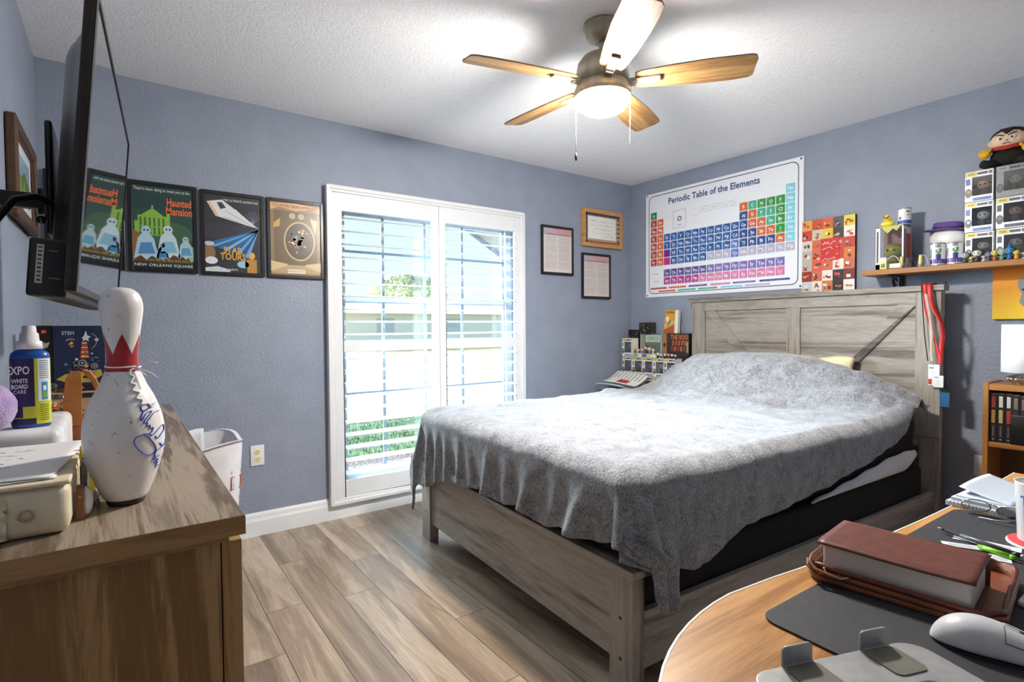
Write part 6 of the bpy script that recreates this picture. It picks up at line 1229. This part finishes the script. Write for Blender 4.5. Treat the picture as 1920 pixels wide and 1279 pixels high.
for k in range(3): a = k * 2 * PI / 3; b.tube([(lx, ly, 1.03), (lx + .097 * math.cos(a), ly + .097 * math.sin(a), 1.03)], .0015, 6)
b.cyl((lx, ly, lz + .14), (lx, ly, 1.035), .006); b.build('harp', t)
b = MB((3.85, .60, lz), noisy('dark_red_cloth', '5a1c1c', '6e2626', 30, .8)); b.ball((3.835, .585, lz + .008), (.02, .05, .008), seg=16); tag(b.build('red_cloth'), 'small dark red cloth beside the lamp base on the bookcase', 'cloth')
t = thing('wall_outlet', 'white outlet plate low on the right wall behind the bookcase edge', 'outlet', (WX, .852, .355)); MB((WX, .852, .355), M_TRIM).box(WX - .006, WX, .815, .889, .355, .468, bev=.002).build('cover_plate', t)
b = MB((WX, .852, .355), flat('d8d8d0', .4)); b.box(WX - .008, WX - .005, .836, .868, .39, .43, bev=.003); b.build('socket', t)

# ------------------------------------------------------------------ desk
KZ = .750
o_ = (1.6, .1, 0); t = thing('desk', 'light oak desk with rounded white edged end in the foreground', 'desk', o_)
def desk_outline(off=0):
    x0, x1, y0 = .700 - off, 2.38, -.22
    pts = [(x1, y0), (x1, .402 + off), (2.15, .406 + off), (1.91, .414 + off), (1.72, .424 + off), (1.526, .438 + off), (1.40, .450 + off), (1.286, .463 + off), (1.19, .477 + off)]
    for k in range(0, 15):
        a = PI / 2 + k * (PI / 2) / 14; pts.append((1.08 + (.38 + off) * math.cos(a), .229 + (.26 + off) * math.sin(a)))
    pts += [(x0, .05), (x0 + .01, y0)]
    return pts
MB(o_, M_DESK).prism(desk_outline(), 'z', KZ - .026, KZ).build('top', t)
outl = desk_outline(0)[1:-1]; b = MB(o_, flat('dcd6c8', .4)); vs = []; 
for p in desk_outline(.0022)[1:-1]: vs += [(p[0], p[1], KZ - .027), (p[0], p[1], KZ + .0006)]
for p in desk_outline(-.0012)[1:-1]: vs += [(p[0], p[1], KZ - .027), (p[0], p[1], KZ + .0006)]
n_ = len(outl); b.add(vs, [(2 * i, 2 * i + 1, 2 * i + 3, 2 * i + 2) for i in range(n_ - 1)] + [(2 * i + 1, 2 * i + 3, 2 * (n_ + i) + 3, 2 * (n_ + i) + 1) for i in range(n_ - 1)] + [(2 * (n_ + i), 2 * (n_ + i) + 1, 2 * (n_ + i) + 3, 2 * (n_ + i) + 2) for i in range(n_ - 1)]); b.build('edge_band', t)
for (x, y) in ((.98, -.16), (1.02, .30), (2.30, -.16), (2.30, .34)): MB(o_, M_BLACK).box(x - .02, x + .02, y - .02, y + .02, 0, KZ - .026).build('leg', t, bevel=.002)
MB(o_, M_BLACK).box(1.0, 2.28, -.17, -.15, .66, KZ - .026).build('rail', t)
ZK = KZ + .0005
b = MB((1.45, .25, ZK), noisy('charcoal_desk_mat', '2b2c31', '323338', 120, .7, bump=.1, bscale=700, bdist=.0005)); pts = []
for cx_, cy_, a0 in ((1.835, .375, 0), (1.075, .395, PI / 2), (1.055, -.05, PI), (1.82, -.05, 1.5 * PI)):
    pts += [(cx_ + .028 * math.cos(a0 + k * PI / 12), cy_ + .028 * math.sin(a0 + k * PI / 12)) for k in range(7)]
b.prism(pts, 'z', ZK, ZK + .003); tag(b.build('desk_mat', bevel=.001), 'large charcoal desk mat covering most of the desk', 'mat')
MZ = ZK + .0035
# leather book case with book
o_ = (1.36, .34, MZ); t = thing('leather_book_cover', 'open brown zip leather case lying on the desk mat', 'case', o_)
def rrect(x0, x1, y0, y1, r_, n=6):
    pts = []
    for cx_, cy_, a0 in ((x1 - r_, y1 - r_, 0), (x0 + r_, y1 - r_, PI / 2), (x0 + r_, y0 + r_, PI), (x1 - r_, y0 + r_, 1.5 * PI)): pts += [(cx_ + r_ * math.cos(a0 + k * PI / 2 / n), cy_ + r_ * math.sin(a0 + k * PI / 2 / n)) for k in range(n + 1)]
    return pts
LB = Matrix.Translation((1.366, .340, MZ)) @ Matrix.Rotation(math.radians(7), 4, 'Z')
X0_, X1_, Y0_, Y1_ = -.124, .118, -.134, .122
b = MB(o_, M_LEATH2); b.prism(rrect(X0_, X1_, Y0_, Y1_, .035), 'z', 0, .009, M=LB); b.build('back_cover', t, bevel=.003)
path = rrect(X0_ + .004, X1_ - .004, Y0_ + .004, Y1_ - .004, .033, 8)
def wav(k, n): return .0025 * math.sin(k * .9) 
for (z, r_, nm, mm) in ((.014, .0055, 'zip_rim', M_LEATH2), (.0235, .0045, 'piping', M_LEATH)):
    b = MB(o_, mm); b.tube([(x * (1 - .01 * i_), y * (1 - .01 * i_), z + wav(k, 0)) for i_ in (0,) for k, (x, y) in enumerate(path)], r_, 8, M=LB, closed=True); b.build(nm, t)
b = MB(o_, M_LEATH2); P1 = rrect(X0_ + .003, X1_ - .003, Y0_ + .003, Y1_ - .003, .033, 8); n_ = len(P1)
vs = [(x, y, .008) for x, y in P1] + [(x * .985, y * .985, .026 + wav(k, 0)) for k, (x, y) in enumerate(P1)] + [(x * .955, y * .965, .0245 + wav(k, 0)) for k, (x, y) in enumerate(P1)] + [(x * .95, y * .96, .009) for x, y in P1]
b.add(vs, [(i + s_ * n_, (i + 1) % n_ + s_ * n_, (i + 1) % n_ + (s_ + 1) * n_, i + (s_ + 1) * n_) for s_ in range(3) for i in range(n_)], smooth=True, M=LB); b.build('side_wall', t)
b = MB(o_, flat('c9b29a', .6)); 
for k in range(7): b.box(X0_ + .0335, X0_ + .0345, Y0_ - .0004 + 0, Y0_ + .001, .002 + k * .0034, .004 + k * .0034, M=LB)
b.build('stitching', t)
MB(o_, flat('b9a08a', .25, .9)).tube([(-.126, .050, .022), (-.134, .062, .018), (-.132, .082, .020), (-.124, .090, .024), (-.118, .078, .026)], .0022, 8, M=LB).build('zip_pull', t)
b = MB(o_, M_LEATH2); b.tube([(X0_ + .002, .060, .014), (X0_ - .010, .075, .018), (X0_ - .008, .100, .022), (X0_ + .006, .112, .026), (X0_ + .020, .112, .034)], .0045, 8, M=LB, flatten=.6).tube([(X0_ + .001, .085, .012), (X0_ - .006, .098, .014), (X0_ + .002, .114, .020), (X0_ + .016, .118, .026)], .004, 8, M=LB, flatten=.6); b.build('carry_loop', t)
# the book
o_ = (1.325, .335, MZ + .010); t = thing('leather_bound_book', 'thick book with a maroon leather cover resting in the open case', 'book', o_)
BK_M = Matrix.Translation((1.3255, .3345, MZ + .0095)) @ Matrix.Rotation(math.radians(6), 4, 'Z')
hx_, hy_ = .070, .100
b = MB(o_, noisy('page_block', 'cfc8bc', 'dad4ca', 200, .8, stretch=(.2, .2, 14))); b.prism(rrect(-hx_ + .004, hx_ - .003, -hy_ + .003, hy_ - .003, .007), 'z', .003, .050, M=BK_M); b.build('pages', t, bevel=.001)
b = MB(o_, M_LEATH); b.prism(rrect(-hx_ - .002, hx_ + .003, -hy_ - .003, hy_ + .003, .007), 'z', .0, .003, M=BK_M); b.build('cover', t, bevel=.001)
b = MB(o_, M_LEATH)
def cov(i, j): x = -hx_ - .004 + (2 * hx_ + .008) * i; y = -hy_ - .003 + (2 * hy_ + .006) * j; e = min(i, 1 - i, 1) ; return (x, y, .0535 - .0035 * math.exp(-i * 25) - .003 * math.exp(-(1 - i) * 30) - .001 * math.sin(j * 5))
b.grid(cov, 20, 20, M=BK_M); o = b.build('cover', t); md = o.modifiers.new('s', 'SOLIDIFY'); md.thickness = .0022
b = MB(o_, M_LEATH); b.grid(lambda i, j: (hx_ - .002 + .006 * math.sin(i * PI), -hy_ - .002 + (2 * hy_ + .004) * j, .0015 + .051 * i), 10, 4, M=BK_M); o = b.build('spine', t); md = o.modifiers.new('s', 'SOLIDIFY'); md.thickness = .002
# mouse
MM = Matrix.Translation((1.207, .195, MZ)) @ Matrix.Rotation(math.radians(-75 + 2), 4, 'Z')
o_ = (1.207, .195, MZ); t = thing('computer_mouse', 'white ergonomic computer mouse on the desk mat', 'mouse', o_)
def mouse_pt(i, j, k=0):
    # i along 0 (palm) .. 1 (front), j around top half 0..1
    x = -.064 * math.cos(PI * i);
    i = .5 + x / .128; w_ = .0325 * (max(0, 1 - abs(2 * i - 1) ** 2.5)) ** .5 * (1 - .08 * math.exp(-((i - .60) / .2) ** 2)); h_ = .040 * max(0, 1 - ((.42 - i) / .42) ** 2.3) ** .6 if i < .42 else (.040 - .020 * ((i - .42) / .58) ** 1.5) * max(0, 1 - ((i - .42) / .58) ** 7) ** .5
    a = PI * j; return (x, -(w_ + k) * math.cos(a), .002 + (h_ + k) * abs(math.sin(a)) ** .75)
b = MB(o_, noisy('mouse_white', 'cfd0d4', 'dcdde0', 40, .35)); b.grid(mouse_pt and (lambda i, j: mouse_pt(i, j)), 36, 24, M=MM); b.grid(lambda i, j: (lambda p, q: tuple(Vector(p).lerp(Vector(q), j)))(mouse_pt(i, 0), mouse_pt(i, 1)), 36, 2, M=MM); b.build('body', t, sub=1)
b = MB(o_, noisy('mouse_button', 'd6d6da', 'e0e0e3', 40, .3))
b.grid(lambda i, j: mouse_pt(.56 + .40 * i, .20 + .25 * j, .0009), 16, 10, M=MM); b.build('button', t)
b = MB(o_, noisy('mouse_button', 'd6d6da', 'e0e0e3', 40, .3)); b.grid(lambda i, j: mouse_pt(.56 + .40 * i, .55 + .25 * j, .0009), 16, 10, M=MM); b.build('button', t)
b = MB(o_, flat('6c6c70', .4)); fr = [mouse_pt(.555 + .41 * k / 12, .19, .0006) for k in range(13)]; b.tube(fr, .0005, 5, M=MM); b.tube([mouse_pt(.555, .19 + .27 * k / 8, .0006) for k in range(9)], .0005, 5, M=MM); b.tube([mouse_pt(.555 + .41 * k / 12, .46, .0006) for k in range(13)], .0005, 5, M=MM); b.build('seam', t)
MB(o_, flat('242426', .4)).lathe([(0, -.003), (.010, -.003), (.010, .003), (0, .003)], (0, 0, 0), 20, M=MM @ Matrix.Translation((.028, 0, .025)) @ Matrix.Rotation(PI / 2, 4, 'X')).build('wheel', t)
MB(o_, flat('303034', .5)).prism([(.062 * math.cos(2 * PI * k / 24) * 1.0, .0315 * math.sin(2 * PI * k / 24)) for k in range(24)], 'z', .0, .0022, M=MM).build('base', t)
# laptop stand
SM = Matrix.Translation((.9265, .196, .8685)) @ Matrix.Rotation(math.radians(-20.5) + PI, 4, 'Z')   # local x runs left along the back edge, y toward the sitter
o_ = (.85, .16, ZK); t = thing('laptop_stand', 'silver aluminium laptop stand with two upright tabs and grey pads', 'laptop stand', o_)
M_ALU = noisy('matte_silver', 'a9a9a8', 'b5b5b4', 80, .38, metal=.35); M_PAD = noisy('olive_grey_rubber', '6c6a5c', '77756a', 60, .65)
b = MB(o_, M_ALU); L_ = .195; outer = rrect(0, L_, 0, .21, .022, 6)
for (x0, x1, y0, y1) in ((0, .028, 0, .21), (L_ - .028, L_, 0, .21), (.028, L_ - .028, 0, .060), (.028, L_ - .028, .15, .21)): pass
inner = rrect(.035, L_ - .055, .052, .165, .016, 6)
n_ = len(outer); vs = [(x, y, 0) for x, y in outer] + [(x, y, 0) for x, y in inner] + [(x, y, -.004) for x, y in outer] + [(x, y, -.004) for x, y in inner]
b.add(vs, [(i, (i + 1) % n_, n_ + (i + 1) % n_, n_ + i) for i in range(n_)] + [(2 * n_ + i, 2 * n_ + (i + 1) % n_, 3 * n_ + (i + 1) % n_, 3 * n_ + i) for i in range(n_)] + [(i, (i + 1) % n_, 2 * n_ + (i + 1) % n_, 2 * n_ + i) for i in range(n_)] + [(n_ + i, n_ + (i + 1) % n_, 3 * n_ + (i + 1) % n_, 3 * n_ + i) for i in range(n_)], M=SM); b.build('plate', t, bevel=.0012)
for x0 in (.031, .121):
    b = MB(o_, M_ALU); b.prism(rrect(x0, x0 + .034, -.005, .018, .005, 4), 'y', -.0012, .0012, M=SM); b.box(x0, x0 + .034, -.0012, .003, -.003, .001, M=SM); b.build('tab', t, bevel=.0008)
    b = MB(o_, M_PAD); b.prism(rrect(x0 - .001, x0 + .035, .0035, .042, .007, 5), 'z', -.0005, .0012, M=SM); b.build('pad', t)
for sx_ in (.018, L_ - .024):
    b = MB(o_, M_ALU); p0 = SM @ Vector((sx_, .02, -.004)); p1 = SM @ Vector((sx_, .17, .0)); p1.z = ZK + .012; d_ = (SM.to_3x3() @ Vector((1, 0, 0))) * .009
    vs = [p0 - d_, p0 + d_, p1 + d_, p1 - d_]; vs += [v + Vector((0, 0, -.005)) for v in vs]; b.add(vs, [(0, 1, 2, 3), (7, 6, 5, 4), (0, 4, 5, 1), (1, 5, 6, 2), (2, 6, 7, 3), (3, 7, 4, 0)]); b.build('arm', t, bevel=.001)
b = MB(o_, M_ALU); bs = [SM @ Vector(v) for v in ((-.0, .08, 0), (L_, .08, 0), (L_, .215, 0), (0, .215, 0))]; b.prism([(v.x, v.y) for v in bs], 'z', ZK + .0032 if False else ZK + .0034, ZK + .0104); b.build('base', t, bevel=.002)
# white tablet edge by the mouse
b = MB((0, 0, 0), flat('e2e2e0', .4)); b.box(-.09, .09, -.05, .05, 0, .009, bev=.003); o = b.build('keyboard_edge'); o.name = 'keyboard'; o.location = (1.475, .155, MZ); o.rotation_euler = (0, 0, math.radians(0)); tag(o, 'slim white keyboard at the right edge beyond the mouse', 'keyboard')
# pen, cards, green marker
def along(b, p0, p1, segs):
    p0, p1 = Vector(p0), Vector(p1)
    for (a, c_, r0, r1, col) in segs: b.cyl(p0.lerp(p1, a), p0.lerp(p1, c_), r0, 12, flat(col, .35), r1=r1)
b = MB((1.62, .30, MZ)); along(b, (1.652, .378, MZ + .0082), (1.600, .236, MZ + .0082), [(0, .05, .0008, .002, '9a9a9c'), (.05, .10, .002, .0038, '5a5a5e'), (.10, .30, .0042, .0045, '1c1c20'), (.30, .88, .0045, .0045, '4c5258'), (.88, .96, .0047, .0047, '18181c'), (.96, 1.0, .0036, .0036, 'c9c9cc')]); tag(b.build('mechanical_pencil'), 'grey and black mechanical pencil lying across paper slips on the mat', 'pencil')
b = MB((1.60, .27, MZ)); along(b, (1.604, .302, MZ + .006), (1.588, .245, MZ + .006), [(0, .15, .0035, .005, '6fae1c'), (.15, .85, .005, .005, '86c82c'), (.85, 1, .0048, .004, '6fae1c')]); tag(b.build('green_marker'), 'lime green marker beside the mechanical pencil', 'marker')
for (cx_, cy_, w_, h_, rz, lb, z) in ((1.650, .300, .026, .100, .16, 'long white paper slip with print under the mechanical pencil', 0), (1.598, .325, .022, .060, .45, 'short white slip poking out between pencil and book', 0.0004), (1.580, .265, .030, .030, .3, 'small white slip under the lime green marker', .0008)):
    b = MB((0, 0, 0)); b.box(-w_ / 2, w_ / 2, -h_ / 2, h_ / 2, 0, .0006, flat('e6e9ee', .6)); A = Art(b, (-w_ / 2, -h_ / 2, .0007), (1, 0, 0), (0, 1, 0)); 
    for k in range(3): A.line([(w_ * (.25 + k * .2), h_ * .15), (w_ * (.25 + k * .2), h_ * .85)], .0012, '8a94a4', 1)
    o = b.build('paper_slip'); o.location = (cx_, cy_, MZ + z); o.rotation_euler = (0, 0, rz); tag(o, lb, 'paper slip')
# notebook and magazine stack
for i, (cx_, cy_, w_, h_, th, rz, col, z, lb) in enumerate(((1.985, .335, .22, .165, .010, -.10, 'd4d6da', 0, 'white spiral notebook at the bottom of the stack on the desk'), (1.990, .335, .205, .155, .008, -.08, 'cdd6e0', .0105, 'pale blue booklet resting on the spiral notebook'), (1.995, .333, .195, .150, .004, -.06, 'dfe4ea', .019, 'white booklet with curled up cover topmost of the stack'))):
    b = MB((0, 0, 0))
    if i < 2: b.box(-w_ / 2, w_ / 2, -h_ / 2, h_ / 2, 0, th, flat(col, .5)); b.box(-w_ / 2 - .0003, w_ / 2, -h_ / 2 + .002, h_ / 2 - .002, .0015, th - .0015, flat('aeb2b8', .7))
    else:
        b.box(-w_ / 2, w_ / 2, -h_ / 2, h_ / 2, 0, th, flat(col, .5)); A = Art(b, (-w_ / 2, -h_ / 2, th), (1, 0, 0), (0, 1, 0))
        for k in range(4): A.rect(.03, .03 + k * .02, .05, .045 + k * .02, '8c96a4', 1)
        A.rect(.03, .115, .06, .14, '5a6470', 1)
    o = b.build('notebook' if i == 0 else 'booklet'); o.location = (cx_, cy_, ZK + .0005 + z); o.rotation_euler = (0, 0, rz); tag(o, lb, 'notebook' if i == 0 else 'booklet', 'stack of notebooks at the far end of the desk')
    if i == 0:
        q = MB((0, 0, 0), flat('8c9096', .3, .8))
        for k in range(22): yy = -h_ / 2 + .008 + k * .007; q.tube([(-w_ / 2 + .006 * math.cos(s_ * PI / 4) - .001, yy, .005 + .0065 * math.sin(s_ * PI / 4)) for s_ in range(8)], .0007, 5, closed=True)
        q.build('spiral_binding', o)
    if i == 2:
        q = MB((0, 0, 0), flat('c4cfdc', .5)); q.grid(lambda a, c_: (-w_ / 2 + w_ * a + .02 * c_, h_ / 2 - .105 * (1 - c_) - .0, th + .001 + .016 * (c_ ** 1.5) + .004 * math.sin(a * 3)), 12, 10); p = q.build('cover', o); md = p.modifiers.new('s', 'SOLIDIFY'); md.thickness = .0012
# eyeglasses
o_ = (1.845, .335, MZ); t = thing('eyeglasses', 'clear wire rimmed eyeglasses lying in front of the notebook stack', 'glasses', o_)
for (cx_, cy_, a) in ((1.856, .362, .3), (1.846, .300, -.1)):
    b = MB(o_, flat('b9bcc2', .2, .9)); T_ = Matrix.Translation((cx_ - .012, cy_, MZ + .019)) @ Matrix.Rotation(a, 4, 'Z') @ Matrix.Rotation(math.radians(64), 4, 'Y'); b.tube([(.017 * math.cos(2 * PI * k / 24), .025 * math.sin(2 * PI * k / 24), 0) for k in range(24)], .0014, 6, closed=True, M=T_); rim = b.build('rim', t)
    MB(o_, glass('spectacle_lens', 'f6f9fb', 0, alpha=.12)).lathe([(0, 0), (.0165, .0)], (0, 0, 0), 24, M=T_ @ Matrix.Diagonal((1, 1.45, 1, 1))).build('lens', rim)
b = MB(o_, flat('b9bcc2', .2, .9)); b.tube([(1.848, .340, MZ + .026), (1.840, .332, MZ + .030), (1.838, .324, MZ + .026)], .0014, 6); b.build('bridge', t)
for (p0, p1, p2) in (((1.858, .388, MZ + .022), (1.90, .385, MZ + .012), (1.875, .29, MZ + .003)), ((1.838, .274, MZ + .020), (1.80, .30, MZ + .010), (1.812, .35, MZ + .003))): MB(o_, flat('8c8e94', .3, .7)).tube(ctm([p0, p1, p2]), .0016, 6).build('temple', t)
# mug on coaster
mx_, my_ = 1.716, .232
o_ = (mx_, my_, MZ); b = MB(o_, flat('e4e4e6', .5)); b.lathe([(0, 0), (.052, 0), (.053, .003), (.052, .005), (0, .005)], o_, 40); b.lathe([(0, .0052), (.050, .0052), (.0505, .0068), (.049, .0078), (0, .0078)], o_, 40, flat('d0343c', .6)); tag(b.build('coaster'), 'round red topped coaster under the mug', 'coaster')
mz = MZ + .0082; o_ = (mx_, my_, mz); t = thing('mug', 'white mug with blue and teal lettering at the right edge of the desk', 'mug', o_)
b = MB(o_, noisy('white_ceramic', 'ebebec', 'f2f2f3', 20, .2)); b.lathe([(0, 0), (.034, 0), (.036, .002), (.0415, .112), (.0425, .114), (.0400, .114), (.0385, .108), (.034, .008), (0, .006)], o_, 48); b.build('body', t)
MB(o_, noisy('white_ceramic', 'ebebec', 'f2f2f3', 20, .2)).tube([(mx_ + .038, my_, mz + .090), (mx_ + .062, my_, mz + .088), (mx_ + .068, my_, mz + .06), (mx_ + .060, my_, mz + .035), (mx_ + .036, my_, mz + .028)], .005, 10).build('handle', t)
b = MB(o_)
def mugtxt(s, a0, z0, h_, col, bold=True, wd=.03):
    vs, fs, tw, th = text_mesh(s, bold); k = h_ / .72; kx = wd / tw
    out = []
    for v in vs:
        z = z0 + v.y * k; r_ = .0352 + .0055 * z / .112 + .0016; a = a0 + v.x * kx / .038; out.append((mx_ + r_ * math.cos(a), my_ + r_ * math.sin(a), mz + z))
    b.add(out, fs, flat(col, .4))
av = math.atan2(0 - my_, .296 - mx_)
mugtxt('THE', av + .10, .078, .026, '2c6ab8', wd=.050); mugtxt('E', av - .55, .056, .024, '2c6ab8', wd=.014); mugtxt('T', av + .75 - 1.45, .080, .020, '2c6ab8', wd=.014); mugtxt('DAY', av + .05, .026, .016, '3a94a4', False, .044); b.build('lettering', t)
#@@NEXT
